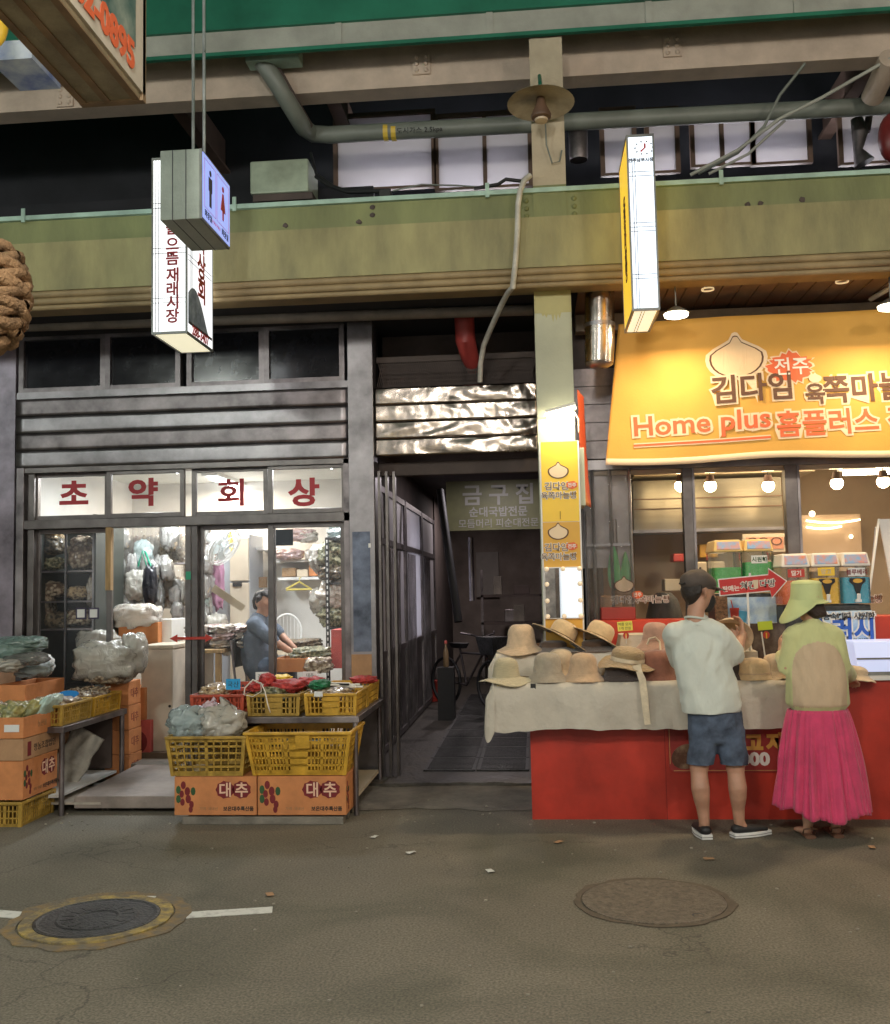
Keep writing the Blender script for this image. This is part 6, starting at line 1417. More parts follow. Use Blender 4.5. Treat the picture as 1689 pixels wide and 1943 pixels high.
tt = hat(1040, 1302, FY, .095, .15, .138, .055, m_h['taupe'], 'taupe linen bucket hat with a black tag, second from the left in the front row', flat=.42, cone=.08, stitches=True, band=m_h['taupe'], band_h=.006)
q = P(1012, 1308, FY-.14); b = MB(); b.box(q.x-.018, q.x+.018, q.y-.01, q.y-.006, q.z-.045, q.z+.04); b.build('hang_tag', m_inkk, tt); text('12', .03, (q.x, q.y-.011, q.z), XA, ZA, m_inkw, tt, 'tag_print', depth=.001)
hat(1108, 1303, FY, .096, .15, .14, .05, m_h['tan'], 'plain tan felt cloche in the middle of the front row', flat=.6, cone=.12)
hat(1065, 1288, FY+.2, .09, .16, .125, .06, m_h['cream'], 'tall cream felt cloche standing behind the taupe and tan hats', flat=.6, cone=.1)
hat(1180, 1302, FY+.02, .112, .115, .14, .03, m_h['black'], 'dark brown felt hat under the shaggy straw hat in the front row', flat=.5, cone=.1, lining=m_h['crisp'])
b = MB(); q = P(1185, 1302, FY+.02); b.lathe([(.135, .0), (.16, -.003), (.155, .022), (.13, .03)], q, 40, fx=lambda v, r, z, a: Vector((v.x, v.y, z+.01*math.sin(3*a)))); tag(b.build('cream_brim', m_h['crisp'], smooth=60), 'cream brim of another hat showing under the dark brown hat', 'hat brim')
hat(1190, 1262, FY+.02, .115, .105, .185, .03, m_h['raf'], 'shaggy raffia sun hat with cream ribbon lying tilted on the dark brown hat', tilt=(.12, .12), wav=.03, seed=4, flat=.75, band=m_h['crisp'], band_h=.03)
b = MB(); b.tube([P(1208, 1262, 6.93), P(1213, 1275, 6.91), P(1219, 1290, 6.9), P(1223, 1320, 6.87), P(1226, 1350, 6.87), P(1229, 1375, 6.87)], [.03, .02, .024, .024, .022, .02], 8, ry=[.003]*6, ref=(1, 0, 0)); tag(b.build('hat_ribbon', m_h['crisp'], smooth=60), 'pale ribbon hanging from the shaggy straw hat over the linen cloth', 'ribbon')
hat(1248, 1298, FY+.06, .115, .17, .13, .04, m_h['rust'], 'rust brown felt cloche beside the man at the front row', flat=.45, cone=.06)
hat(1280, 1292, FY+.18, .1, .16, .13, .06, m_h['dusty'], 'muted rose cloche half hidden behind the rust brown one', flat=.5, cone=.1)
# upper row
hat(990, 1237, RY-.04, .1, .165, .17, .05, m_h['beige'], 'beige bucket hat with stitched panels at the left end of the upper row', flat=.35, cone=.1, wav=.012, seed=2, band=m_h['beige'], band_h=.008, stitches=True)
hat(1050, 1240, RY, .1, .05, .22, .03, m_h['brown'], 'dark cocoa wide hat under the first tilted sun hat', flat=.6)
hat(1063, 1212, RY-.02, .1, .13, .215, .02, m_h['sand'], 'wide sand felt sun hat tilted down to the right, left one of the pair', tilt=(.52, -.15), flat=.55, band=m_h['brown'], band_h=.008, lining=m_h['brown'])
hat(1130, 1240, RY+.05, .1, .05, .2, .03, m_h['brown'], 'dark cocoa wide hat under the second tilted sun hat', flat=.6)
hat(1133, 1214, RY, .1, .13, .2, .02, m_h['sand'], 'wide sand felt sun hat tilted down to the right, right one of the pair', tilt=(.48, -.15), flat=.55, band=m_h['raf'], band_h=.008)
hc_ = hat(1245, 1237, RY, .09, .14, .15, .07, m_h['dusty'], 'dusty rose bucket hat with a cord in the upper row by the man', flat=.4, cone=.1, band=m_h['dusty'], band_h=.01)
b = MB(); b.tube([P(1228, 1223, 7.34), P(1232, 1212, 7.34), P(1243, 1209, 7.35), P(1252, 1218, 7.36), P(1254, 1240, 7.3), P(1262, 1262, 7.2)], .007, 8); b.build('cord', m_h['crisp'], hc_, smooth=50)
hat(1428, 1299, FY, .12, .115, .13, .03, m_h['sand'], 'sand felt hat with flat front between the man and the woman', flat=.45, cone=.05, band=m_h['tan'], band_h=.01)
hat(1392, 1298, FY+.02, .09, .11, .12, .04, m_h['black'], 'dark brown hat half hidden by the man on his right', flat=.5, tilt=(.2, 0))
hat(1478, 1297, FY+.05, .1, .12, .15, .05, m_h['cream'], 'cream hat with stitching partly behind the woman', flat=.5, wav=.02, seed=3, stitches=True)
hat(1625, 1297, FY-.03, .07, .05, .12, .03, m_h['cream'], 'cream cloth hat lying under the woman\'s right hand', flat=.8, wav=.015, tilt=(.2, .1), seed=5)
# price notes
def note(px, py, yy, w, h, lab, mm, lines, clip=(1188, 1205)):
    q = P(px, py, yy); t = thing('price_note', lab, 'price note', q); T = Matrix.Translation(q)@Matrix.Rotation(R(-4), 4, 'Y')
    b = MB(); b.box(-w/2, w/2, 0, .003, -h/2, h/2, T=T); b.build('paper', mm, t)
    for i, s in enumerate(lines): text(s, h*.36, T@Vector((0, -.002, h*.2-h*.42*i)), XA, ZA, m_inkk, t, 'handwriting', depth=.0008)
    b = MB(); c = T@Vector((.0, -.005, -h/2-.035)); b.prism([(.022*math.cos(k*math.pi/6), .026*math.sin(k*math.pi/6)) for k in range(12)], c, (1, 0, 0), (0, 0, 1), (0, .006, 0)); b.build('clip', m_redp, t)
    b = MB(); b.box(c.x-.004, c.x+.004, c.y-.003, c.y-.001, c.z-.025, c.z+.015); b.build('clip_mark', m_yel, t)
    return t, c
m_note = mat('yellow note paper', (.8, .72, .12), .7, var=0); m_noteg = mat('lime note paper', (.6, .72, .05), .7, var=0)
t, c_ = note(1186, 1188, 7.55, .11, .07, 'yellow handwritten price note on a clip behind the straw hat', m_note, ('여름 모자', '1개 만원'))
b = MB(); b.tube([c_, c_-Vector((0, 0, .06))], .004, 6); b.build('stem', m_white, t)
t, c_ = note(1452, 1187, 7.2, .10, .06, 'lime price note on a slanting white stick between the man and the woman', m_noteg, ())
b = MB(); b.tube([P(1445, 1199, 7.2), P(1456, 1275, 7.2)], .005, 6); b.build('stem', m_white, t)

# ---- column panel, mirror, lamp bar, side banner
PY = YC-.03
a, c = P(1022, 1250, PY), P(1101, 800, PY)
px0, px1 = X(1027, 1000, PY), X(1103, 1000, PY)
zp1, zp0 = Z(1060, 838, PY), Z(1060, 1073, PY)
t = thing('column_sign', 'narrow yellow sign panel with two printed logos on the front of the column', 'sign', ((px0+px1)/2, PY, .95))
b = MB(); b.box(px0, px1, PY-.02, PY, .95, zp1); b.build('panel_edge', m_white, t)
b = MB(); b.box(px0+.012, px1-.012, PY-.023, PY-.0205, Z(1060, 990, PY), zp1-.002); b.build('yellow_print', m_yel, t)
b = MB(); b.box(px0+.012, px1-.012, PY-.023, PY-.0205, .95, Z(1060, 991, PY)); b.build('ochre_print', m_ochre, t)
def bulb_shape(s):   # plain garlic bulb outline
    pts = []
    for k in range(24):
        a = 2*math.pi*k/24; r = 1+.0*math.cos(a)
        x = math.sin(a)*1.12; z = -math.cos(a)*.82
        if z > .3: x *= max(.12, 1-(z-.3)*1.35)
        if z > .72: z += .18
        pts.append((x*s, z*s))
    return pts
def logo(t, x, y, z, s, u=XA, two=True):
    n = Vector(u).cross(ZA)
    o = Vector((x, y, z))
    b = MB(); b.prism([(p[0]*1.16, p[1]*1.16) for p in bulb_shape(s*.26)], o+ZA*s*.36+n*.0005, u, ZA, n*.001); b.build('bulb_outline', m_gut, t)
    b = MB(); b.prism(bulb_shape(s*.26), o+ZA*s*.36+n*.0017, u, ZA, n*.001); b.build('bulb_print', m_pinkc, t)
    q = o-ZA*s*.12
    for mm_, bo, dz in ((m_inkw, s*.016, 0), (m_gut, s*.0005, .0016)):
        text('김다임', s*.28, q-Vector(u)*s*.08+n*(.001+dz), u, ZA, mm_, t, 'lettering', bold=bo, depth=.001)
        if two: text('육쪽마늘빵', s*.25, q-ZA*s*.3+n*(.001+dz), u, ZA, mm_, t, 'lettering', bold=bo, depth=.001)
        else: text('육쪽마늘빵', s*.27, q+Vector(u)*s*.85+n*(.001+dz), u, ZA, mm_, t, 'lettering', bold=bo, depth=.001)
    b = MB(); rng = random.Random(3)
    b.prism([(s*.17*math.cos(k*math.pi/8)*(1+.15*(k % 2)), s*.12*math.sin(k*math.pi/8)*(1+.15*(k % 3 == 0))) for k in range(16)], q+Vector(u)*s*.42+ZA*s*(.02 if two else .16)+n*.003, u, ZA, n*.001); b.build('red_splash', m_coral, t)
    text('전주', s*.15, q+Vector(u)*s*.42+ZA*s*(.02 if two else .16)+n*.0048, u, ZA, m_inkw, t, 'lettering', bold=s*.004, depth=.001)
for py in (915, 1031):
    q = P(1060, py, PY-.024); logo(t, q.x, PY-.0235, q.z, .235)
b = MB(); q = P(1063, 978, PY); b.tube([(q.x, PY-.026, q.z+.03), (q.x, PY-.026, q.z-.03)], .002, 5); b.build('pin', m_gut, t)
# mirror
t = thing('vanity_mirror', 'tall mirror with round bulbs round its edge on the lower half of the column sign', 'mirror', ((px0+px1)/2, PY-.05, Z(1065, 1172, PY)))
mz0, mz1 = Z(1065, 1174, PY), Z(1065, 1076, PY)
b = MB(); b.box(px0+.012, px1-.006, PY-.045, PY-.024, mz0, mz1); b.build('frame', m_white, t, bevel=.003)
b = MB(); b.box(px0+.018, px1-.012, PY-.048, PY-.0455, mz0+.008, mz1-.008); b.build('mirror_glass', mat('mirror glass', (.9, .92, .92), .01, 1., var=0), t)
m_bulb = mat('pale bulb with added glow', (.85, .72, .55), .3, var=0, emit=(1, .75, .5), estr=.25)  # faint glow put into the mirror bulbs, which are not lit
for i, (fx_, fz_) in enumerate(((0, 0), (.5, 0), (1, 0), (0, 1), (.5, 1), (1, 1), (0, .33), (0, .68), (1, .33), (1, .68))):
    b = MB(); b.ball((px0+.03+(px1-px0-.055)*fx_, PY-.062, mz0+.02+(mz1-mz0-.035)*fz_), .018, 12, 8); b.build('bulb', m_bulb, t, smooth='all')
# lamp bar on column
t = thing('bar_lamp', 'lit slanting bar lamp fixed on the column over the yellow panel', 'lamp', P(1063, 780, PY-.14))
p0, p1 = P(1036, 787, PY-.13), P(1092, 772, PY-.13)
b = MB(); b.tube([p0, p1], .017, 10); b.build('tube', mat('lit warm bar', (1, 1, 1), .4, var=0, emit=(1, .9, .66), estr=14), t)
b = MB(); b.tube([p0+Vector((.0, -.005, .022)), p1+Vector((0, -.005, .022))], .014, 8); b.build('lamp_housing', m_white, t)
b = MB()
for p in (p0, p1): b.tube([p, p+Vector((0, .13, .0))], .006, 6)
b.build('bracket', m_white, t)
mid = (p0+p1)/2; area('bar_light', (mid.x, mid.y, mid.z-.02), .26, 7, (1, .86, .6), (0, .55, -.9), .03)
b = MB(); b.tube([P(1088, 780, PY-.1), P(1098, 795, PY-.06), P(1098, 820, PY-.03)], .005, 6); b.build('cord', m_brown, t)
# red side banner hanging to the right of the column
b = MB(); x_ = X(1108, 850, 7.85); zt_, zb__ = Z(1105, 745, 7.85), Z(1120, 960, 7.85)
t = thing('red_banner', 'narrow orange red banner seen nearly edge on right beside the column', 'banner', (x_, 7.95, zb__))
b.slab(lambda u, v: (x_-.045+.065*u+.06*v*v*.5+.006*nz((u*3, v*9, 0), 1), 7.72+.32*u-.02*v, zt_+(zb__-zt_)*v), 6, 24, (.003, 0, 0)); b.build('banner_cloth', mat('orange red fabric', (.5, .07, .02), .6, col2=(.7, .45, .08), scale=2.2, mix2=.66), t, smooth='all')
b = MB(); b.box(cx1-.0, cx1+.05, YC-.02, YC+.3, Z(1100, 960, YC), Z(1100, 850, YC)); tag(b.build('switch_box', m_colmint, bevel=.005), 'pale metal duct fixed on the right side of the column', 'duct')
# ---- yellow banner
BYY = 8.05
B00, B10, B11, B01 = P(1149, 882, BYY), P(1900, 858, BYY), P(1900, 572, BYY), P(1174, 614, BYY)
t = thing('yellow_banner', 'big yellow cloth banner with brown and coral lettering hung over the right shop', 'banner', (B00+B10)/2)
def bpt(u, v, d=0.):
    p = B00.lerp(B10, u).lerp(B01.lerp(B11, u), v)
    wv = .03*math.sin(u*9+v*2.2)+.010*math.sin(u*23+1.3)*(1-v)+.006*nz((u*16, v*4, 0), 1)-.01*math.exp(-u*24)*(1-v)
    return Vector((p.x, BYY+wv-d, p.z-.02*math.sin(u*11)*(1-v)*.6))
b = MB(); b.slab(lambda u, v: bpt(u, v), 140, 24, (0, .003, 0)); b.build('banner_cloth', m_ban, t, smooth='all')
b = MB(); b.slab(lambda u, v: bpt(u, .0+.045*v, .0015), 140, 2, (0, -.001, 0)); b.build('hem', m_pinkc, t, smooth='all')
def on_banner(o):
    """bend flat lettering on to the cloth"""
    off = BASE[t.name]
    bm = bmesh.new(); bm.from_mesh(o.data); bmesh.ops.triangulate(bm, faces=bm.faces[:])
    xs_ = [v.co.x for v in bm.verts]; x = min(xs_)+.03
    while x < max(xs_):
        bmesh.ops.bisect_plane(bm, geom=bm.verts[:]+bm.edges[:]+bm.faces[:], plane_co=(x, 0, 0), plane_no=(1, 0, 0)); x += .03
    bm.to_mesh(o.data); bm.free()
    for v in o.data.vertices:
        w_ = v.co+off
        u = (w_.x-B00.x)/(B10.x-B00.x); vv = (w_.z-B00.z-(B10.z-B00.z)*u)/((B01.z-B00.z))
        p = bpt(u, max(0, min(1, vv)))
        v.co.y = (p.y-(BYY-w_.y))-off.y
def bt(s, px, py, hpx, mm, mo, bold, bo, sx=1., sh=0, rot=-.03, ex=0.):
    q = P(px, py, BYY); size = hpx/F_*8.05*1.12
    u = Vector((1, 0, -rot)); v = Vector((rot, 0, 1))
    if mo is not None: on_banner(text(s, size, (q.x, BYY-.005-ex*.6, q.z), u, v, mo, t, 'letter_outline', bold=bo, depth=.001, sx=sx, shear=sh))
    on_banner(text(s, size, (q.x, BYY-.008-ex, q.z), u, v, mm, t, 'lettering', bold=bold, depth=.001, sx=sx, shear=sh))
bt('김다임', 1424, 737, 50, m_gut, m_pinkc, .005, .02, 1.0, ex=.006)
bt('육', 1546, 748, 38, m_gut, m_pinkc, .004, .016, ex=.005); bt('쪽마늘빵', 1668, 733, 50, m_gut, m_pinkc, .006, .022)
bt('Home plus', 1331, 807, 46, m_coral, m_pinkc, .0035, .02, 1.12)
bt('홈플러스 전', 1600, 799, 46, m_coral, m_pinkc, .0045, .02, 1.0)
def bshape(poly, px, py, s, mm, d, nm):
    q = P(px, py, BYY); b = MB(); n = len(poly)
    b.prism([(x*s, z*s) for x, z in poly], (q.x, BYY-d, q.z), (1, 0, .03), (-.03, 0, 1), (0, -.001, 0)); o = b.build(nm, mm, t); on_banner(o)
def densify(p, k=4):
    return [(p[i][0]+(p[(i+1) % len(p)][0]-p[i][0])*j/k, p[i][1]+(p[(i+1) % len(p)][1]-p[i][1])*j/k) for i in range(len(p)) for j in range(k)]
bshape([(x*1.24, z*1.22) for x, z in bulb_shape(1)], 1396, 682, .175, m_pinkc, .0045, 'bulb_halo')
bshape([(x*1.08, z*1.06) for x, z in bulb_shape(1)], 1396, 682, .175, m_gut, .006, 'bulb_outline')
bshape(bulb_shape(1), 1396, 682, .175, mat('pale garlic print', (.78, .58, .36), .7, var=.03), .0078, 'bulb_print')
spl = [((1+.13*math.sin(k*2.7)+.08*math.sin(k*5.1))*math.cos(2*math.pi*k/40)*.175, (1+.13*math.sin(k*2.7)+.1*math.sin(k*7.1))*math.sin(2*math.pi*k/40)*.115) for k in range(40)]
bshape([(x*1.12, z*1.12) for x, z in spl], 1498, 698, 1, m_pinkc, .0085, 'splash_halo'); bshape(spl, 1498, 698, 1, m_coral, .0105, 'red_splash')
bt('전주', 1500, 696, 32, m_inkw, None, .002, 0, ex=.006)
bshape([(-.53, .012), (.53, .012), (.53, -.012), (-.53, -.012)], 1331, 836, 1, m_pinkc, .003, 'underline_halo') if 0 else None
for x0u, mmu, du, hu in ((1331, m_pinkc, .005, .036), (1331, m_coral, .0065, .018)):
    q = P(1331, 835, BYY); b = MB(); wv_ = .53
    b.slab(lambda u, v: (q.x-wv_+2*wv_*u, BYY-du, q.z-hu/2-.012+hu*v+.03*(u-.5)*.9), 30, 1, (0, -.001, 0)); on_banner(b.build('underline', mmu, t))
bshape([(x, z) for x, z in bulb_shape(1)], 1546, 718, .045, m_pinkc, .012, 'small_bulb_print')
pth([P(1700, 540, 7.9), P(1652, 568, 8.2)], .02, 'white_conduit', m_white, 'short white conduit end at the right under the soffit', 'conduit')
# canopy lamps under soffit
for px, py, l in ((1283, 595, 'left one beside the hanging sign'), (1690, 580, 'right one at the frame edge')):
    q = P(px, py, 7.62)
    t = thing('canopy_lamp', f'lit flat disc lamp under the board soffit, {l}', 'lamp', q)
    b = MB(); b.lathe([(.0001, .05), (.03, .05), (.09, .012), (.1, .0), (.095, -.002), (.0001, .008)], q, 24); b.build('shade', m_frame, t, smooth=True)
    b = MB(); b.lathe([(.092, .0), (.088, -.022), (.05, -.034), (.0001, -.036)], q, 24); b.build('diffuser', mat('lit lamp glass', (1, 1, 1), .4, var=0, emit=(1, .88, .6), estr=12), t, smooth=True)
    b = MB(); b.tube([q+Vector((0, 0, .04)), (q.x, q.y, zs-.01)], .006, 6); b.build('stem', m_frame, t)
    area('canopy_light', q-Vector((0, .0, .05)), .18, 26, (1, .74, .45), (0, -.28, -1))
# ---- right shop frame, glass and interior
GZ = Z(1200, 892, YF)
t = thing('shop_window_frame', 'stainless and dark metal window frame of the right shop under the banner', 'window frame', (2.5, YF, .9))
for (x0, x1, mm) in ((1296, 1314, m_alu), (1490, 1513, m_alu), (1760, 1780, m_alu)):
    b = MB(); b.box(X(x0, 980, YF), X(x1, 980, YF), YF-.05, YF+.05, .9, GZ); b.build('mullion', mm, t, bevel=.003)
    b = MB(); xx = X(x1, 980, YF); b.box(xx, xx+.02, YF-.055, YF+.0, .9, GZ); b.build('mullion_edge', m_steel, t)
b = MB(); b.box(cx1, RX1, YF-.05, YF+.06, GZ, GZ+.09); b.build('head_rail', m_steel, t, bevel=.003)
b = MB(); b.box(cx1, RX1, YF-.02, YF+.03, GZ-.04, GZ-.002); b.build('lower_rail', m_brown, t)
for i, (x0, x1) in enumerate(((1202, 1296), (1316, 1490), (1515, 1760))):
    b = MB(); b.box(X(x0, 980, YF), X(x1, 980, YF), YF+.0, YF+.006, .9, GZ-.041); b.build('pane', m_glass, t)
t = thing('steel_fascia', 'brushed steel slats behind the left edge of the yellow banner', 'metal panels', (cx1+.25, YF, GZ+.1))
zt2 = Z(1130, 700, YF); n = 5
for i in range(n):
    b = MB(); z0_ = GZ+.1+(zt2-GZ-.1)*i/n; b.box(cx1, RX1, YF-.03, YF-.01, z0_+.003, z0_+(zt2-GZ-.1)/n-.004); b.build('slat', m_steel_d, t)
b = MB(); b.box(cx1, RX1, YF-.0, YF+.05, GZ+.1, zs); b.build('backing', m_void2, t)
# crinkled clear screen with green things at the left of the window
sx_0, sx_1 = X(1112, 1050, YF-.1), X(1202, 1050, YF-.1)
t = thing('plastic_screen', 'wavy clear plastic screen with steel rails between the column and the shop window', 'screen', ((sx_0+sx_1)/2, YF-.1, .9))
b = MB(); b.slab(lambda u, v: (sx_0+(sx_1-sx_0)*u, YF-.12+.012*math.sin(u*16)+.012*nz((u*5, v*3, 2), 1), .9+(GZ-.9)*v), 40, 30, (0, .002, 0)); b.build('film', film('clear screen sheet', (1, 1, 1), .86, .08, .3, 5, .22, (.6, .58, .56)), t, smooth='all')
for k in (0, .18, .55, .97): x = sx_0+(sx_1-sx_0)*k; b = MB(); b.tube([(x, YF-.08, .9), (x, YF-.08, GZ)], .014, 8); b.build('rail', m_steel, t, smooth=True)
b = MB(); b.box(sx_0, sx_1, YF-.09, YF-.075, Z(1150, 1037, YF), Z(1150, 1032, YF)); b.build('cross_rail', m_steel, t)
b = MB(); b.box(sx_0-.02, sx_1, YF+.0, YF+.01, 1.75, GZ); b.build('back_sheet', mat('greyish sheet', (.3, .27, .27), .3, .4, var=.3, scale=2, bump=.3, bscale=6), t)
for px, py, r, l in ((1165, 1075, (.05, .03, .2), 'left'), (1188, 1085, (.045, .03, .17), 'right')):
    q = P(px, py, YF-.05); b = MB(); b.ball(q, r, 14, 10, fx=lambda v: Vector((v.x*(1-.5*v.z/r[2]), v.y, v.z))); tag(b.build('green_cloth', mat('green cloth', (.12, .42, .17), .7, var=.2), smooth='all'), f'green rounded cloth behind the wavy clear screen, {l} one', 'cloth')
b = MB(); q0, q1 = P(1165, 985, YF-.04), P(1168, 1068, YF-.04); b.tube([q0, q1], .022, 10); tag(b.build('spoon_handle', m_steel_d, smooth=True), 'long rounded tool hanging behind the wavy clear screen', 'tool')
# interior
ry1 = 10.6
b = MB(); b.box(cx1, 7, ry1, ry1+.1, 0, 2.9); b.box(cx1-.05, cx1, YF+.1, ry1, 0, 2.9); b.build('bakery_wall', m_tan, kind='structure')
b = MB(); b.box(cx1, 7, YF+.1, ry1, 2.78, 2.85); b.build('bakery_ceiling', mat('ceiling paint', (.5, .42, .32), .7, var=.08), kind='structure')
b = MB(); b.box(cx1, 7, YF-.6, ry1, .0, .03); b.build('bakery_floor', m_conc, kind='structure')
m_hood = mat('warm brushed hood steel', (.21, .185, .14), .36, .95, var=.1, scale=2, stretch=(.3, 1, 12), bump=.08, bscale=40)
q0, q1 = P(1203, 1006, 9.7), P(1482, 905, 9.7)
t = thing('extractor_hood', 'wide brushed stainless extractor hood inside the right shop', 'hood', ((q0.x+q1.x)/2, 9.9, q0.z))
b = MB(); b.slab(lambda u, v: (q0.x+(q1.x-q0.x)*u, 9.7+.012*nz((u*4, v*.6, 1), 1.5), q0.z+(q1.z-q0.z)*v), 60, 6, (0, .3, 0)); b.build('hood_body', m_hood, t, smooth=40)
for k in (.42, .62): zz = q0.z+(q1.z-q0.z)*k; b = MB(); b.box(q0.x, q1.x, 9.68, 9.69, zz-.004, zz+.004); b.build('seam', m_gut, t)
b = MB(); b.box(q0.x-.02, q1.x+.02, 9.66, 10.1, q0.z-.03, q0.z-.0015); b.build('lower_lip', m_steel, t)
b = MB(); a, c = P(1203, 904, 9.65), P(1300, 893, 9.65); b.box(a.x, q1.x+.3, 9.64, 10.2, a.z, a.z+.14); tag(b.build('hood_top', mat('cream beam', (.5, .4, .26), .6, var=.1)), 'cream beam along the top of the extractor hood', 'beam')
# hanging bulbs
for i, (px, py, yy) in enumerate(((1292, 922, 9.2), (1348, 922, 9.2), (1458, 922, 9.2), (1588, 917, 9.0), (1676, 914, 9.0))):
    q = P(px, py, yy)
    t = thing('hanging_bulb', f'glowing round bulb on a short cord in the right shop window, {("first", "second", "third", "fourth", "fifth")[i]} from the left', 'lamp', q)
    b = MB(); b.ball(q, .055, 16, 10); b.build('bulb', mat('lit warm bulb', (1, 1, 1), .4, var=0, emit=(1, .8, .45), estr=30), t, smooth='all')
    b = MB(); b.lathe([(.0001, .1), (.03, .1), (.045, .035), (.04, .03)], q, 14); b.build('socket', m_gut, t, smooth=True)
    b = MB(); b.tube([q+Vector((0, 0, .09)), (q.x, q.y, 2.78)], .004, 5); b.build('cord', m_inkk, t)
    point('bulb_light', q-Vector((0, .0, .08)), 3, (1, .72, .4), .05)
t = thing('tube_lamp', 'lit tube lamp high inside the right shop', 'lamp', P(1640, 898, 9.6))
b = MB(); b.tube([P(1600, 899, 9.6), P(1690, 896, 9.6)], .018, 8); b.build('tube', mat('lit warm tube', (1, 1, 1), .4, var=0, emit=(1, .88, .65), estr=12), t)
b = MB(); b.box(X(1590, 892, 9.6), X(1700, 892, 9.6), 9.57, 9.63, Z(1640, 893, 9.6), Z(1640, 888, 9.6)); b.build('housing', m_white, t)
area('bakery_light', (2.6, 9.3, 2.7), 1.6, 20, (1, .8, .52), (0, 0, -1), .5)
# board on the back wall; its glowing arcs are painted reflections of round lamps
t = thing('wall_mirror', 'framed board on the back wall of the right shop with glowing strips as painted lamp reflections', 'board', P(1590, 1020, 10.2))
a, c = P(1518, 1085, 10.3), P(1632, 975, 10.3); b = MB(); b.box(a.x, c.x, 10.3, 10.33, a.z, c.z); b.build('board', mat('pale orange board', (.6, .42, .26), .35, var=.04), t)
m_arc = mat('reflection and lamp glow', (1, 1, 1), .4, var=0, emit=(1, .85, .6), estr=5)
for (x0, x1, py, s) in ((1530, 1632, 988, 5), (1530, 1597, 1000, 4)):
    b = MB(); b.tube([P(x0+(x1-x0)*k/10, py+s*math.sin(math.pi*k/10)-.02*(x1-x0)*k/10, 10.27) for k in range(11)], .01, 6); b.build('arc_reflection', m_arc, t)
b = MB(); b.ball(P(1541, 975, 10.2), .03, 12, 8); b.build('small_lamp', m_arc, t)
b = MB(); b.ball(P(1615, 1018, 10.25), .02, 10, 6); b.build('small_lamp', m_arc, t)
# framed sign 'OOL'
a, c = P(1410, 1043, 9.5), P(1492, 1012, 9.5)
t = thing('framed_sign', 'framed peach sign with thin brown letters behind the green drink tanks', 'sign', ((a.x+c.x)/2, 9.5, a.z))
b = MB(); b.box(a.x, c.x, 9.5, 9.53, a.z-.03, c.z); b.build('frame', m_cream, t, bevel=.004); b = MB(); b.box(a.x+.03, c.x-.03, 9.495, 9.499, a.z-.0, c.z-.03); b.build('face', mat('peach face', (.65, .28, .17), .5, var=.05), t)
q = P(1465, 1027, 9.49); text('COOL', .11, (q.x-.03, 9.492, q.z), XA, ZA, m_gut, t, depth=.001, sx=1.3)
# boxes inside, red block, brown frame
for (x0, y0, x1, y1, yy, mm, nm, lab) in ((1328, 1032, 1362, 1058, 9.9, m_ochre, 'shelf_box', 'small ochre box on the back shelf left of the drink tanks'), (1318, 1065, 1375, 1160, 9.6, m_cream, 'oven', 'pale oven block inside the window behind the man'), (1262, 1098, 1300, 1122, 9.9, m_cream, 'paper_bag', 'pale box on the back wall behind the garlic sticker'), (1278, 1050, 1302, 1066, 9.8, m_redp, 'red_towel', 'small red towel near the first mullion'), (1140, 1130, 1180, 1160, 9.0, m_card2, 'brown_bag', 'brown paper bag behind the clear screen')):
    a, c = P(x0, y1, yy), P(x1, y0, yy); b = MB(); b.box(a.x, c.x, yy, yy+.25, a.z, c.z); tag(b.build(nm, mm, bevel=.012), lab, nm.replace('_', ' '))
b = MB(); b.lathe([(.0001, .36), (.06, .36), (.12, .3), (.17, .1), (.22, -.1), (.0001, -.1)], P(1262, 1205, 8.7), 20); tag(b.build('dark_pot', m_hair, smooth=True), 'dark rounded shape behind the glass left of the man', 'pot')
# red back ledge
rz = Z(1200, 1177, 8.05)
b = MB(); b.box(X(1132, 1200, 8.05), RX1, 8.05, 8.4, .03, rz); tag(b.build('back_counter', mat('bright red laminate', (.62, .05, .02), .4, var=.06), bevel=.004), 'bright red back counter rising behind the hats and drink machines', 'counter')
b = MB(); a = P(1135, 1178, 8.2); b.box(X(1140, 1160, 8.25), X(1205, 1160, 8.25), 8.2, 8.38, rz+.001, rz+.1); tag(b.build('dark_red_box', mat('dark red box', (.3, .03, .02), .5, var=.1), bevel=.005), 'dark red box on the back counter behind the clear screen', 'box')
# window sticker logos
for px, py in ((1187, 1131), (1668, 1133)):
    t = thing('window_sticker', f'white outlined sticker lettering on the shop glass, {"left of the man" if px < 1400 else "cut by the right edge"}', 'sticker', P(px, py, 8.44))
    if px < 1400: q = P(1185, 1131, 8.4); logo(t, q.x, 8.4, q.z, .25, two=False)
    else:
        q = P(1645, 1136, 8.4)
        for mm_, bo, dz in ((m_inkw, .006, 0), (m_gut, .001, .002)): text('마늘빵', .07, (q.x+.03, 8.4-dz, q.z), XA, ZA, mm_, t, bold=bo, depth=.001)
# easel stand at right
t = thing('easel_sign', 'white easel board cut by the right edge beside the blue drink tank', 'sign stand', P(1680, 1100, 8.3))
b = MB(); p = P(1668, 985, 8.3); q = P(1700, 1160, 8.3); b.hexa([(p.x, 8.3, p.z), (p.x+.4, 8.3, p.z), (p.x+.4, 8.32, p.z), (p.x, 8.32, p.z)]+[(q.x, 8.3, q.z), (q.x+.4, 8.3, q.z), (q.x+.4, 8.32, q.z), (q.x, 8.32, q.z)]); b.build('board', m_white, t)
b = MB(); b.tube([P(1668, 985, 8.25), P(1650, 1120, 8.1)], .01, 6); b.tube([P(1662, 1000, 8.35), P(1650, 1130, 8.6)], .008, 6); b.build('leg', m_white, t)

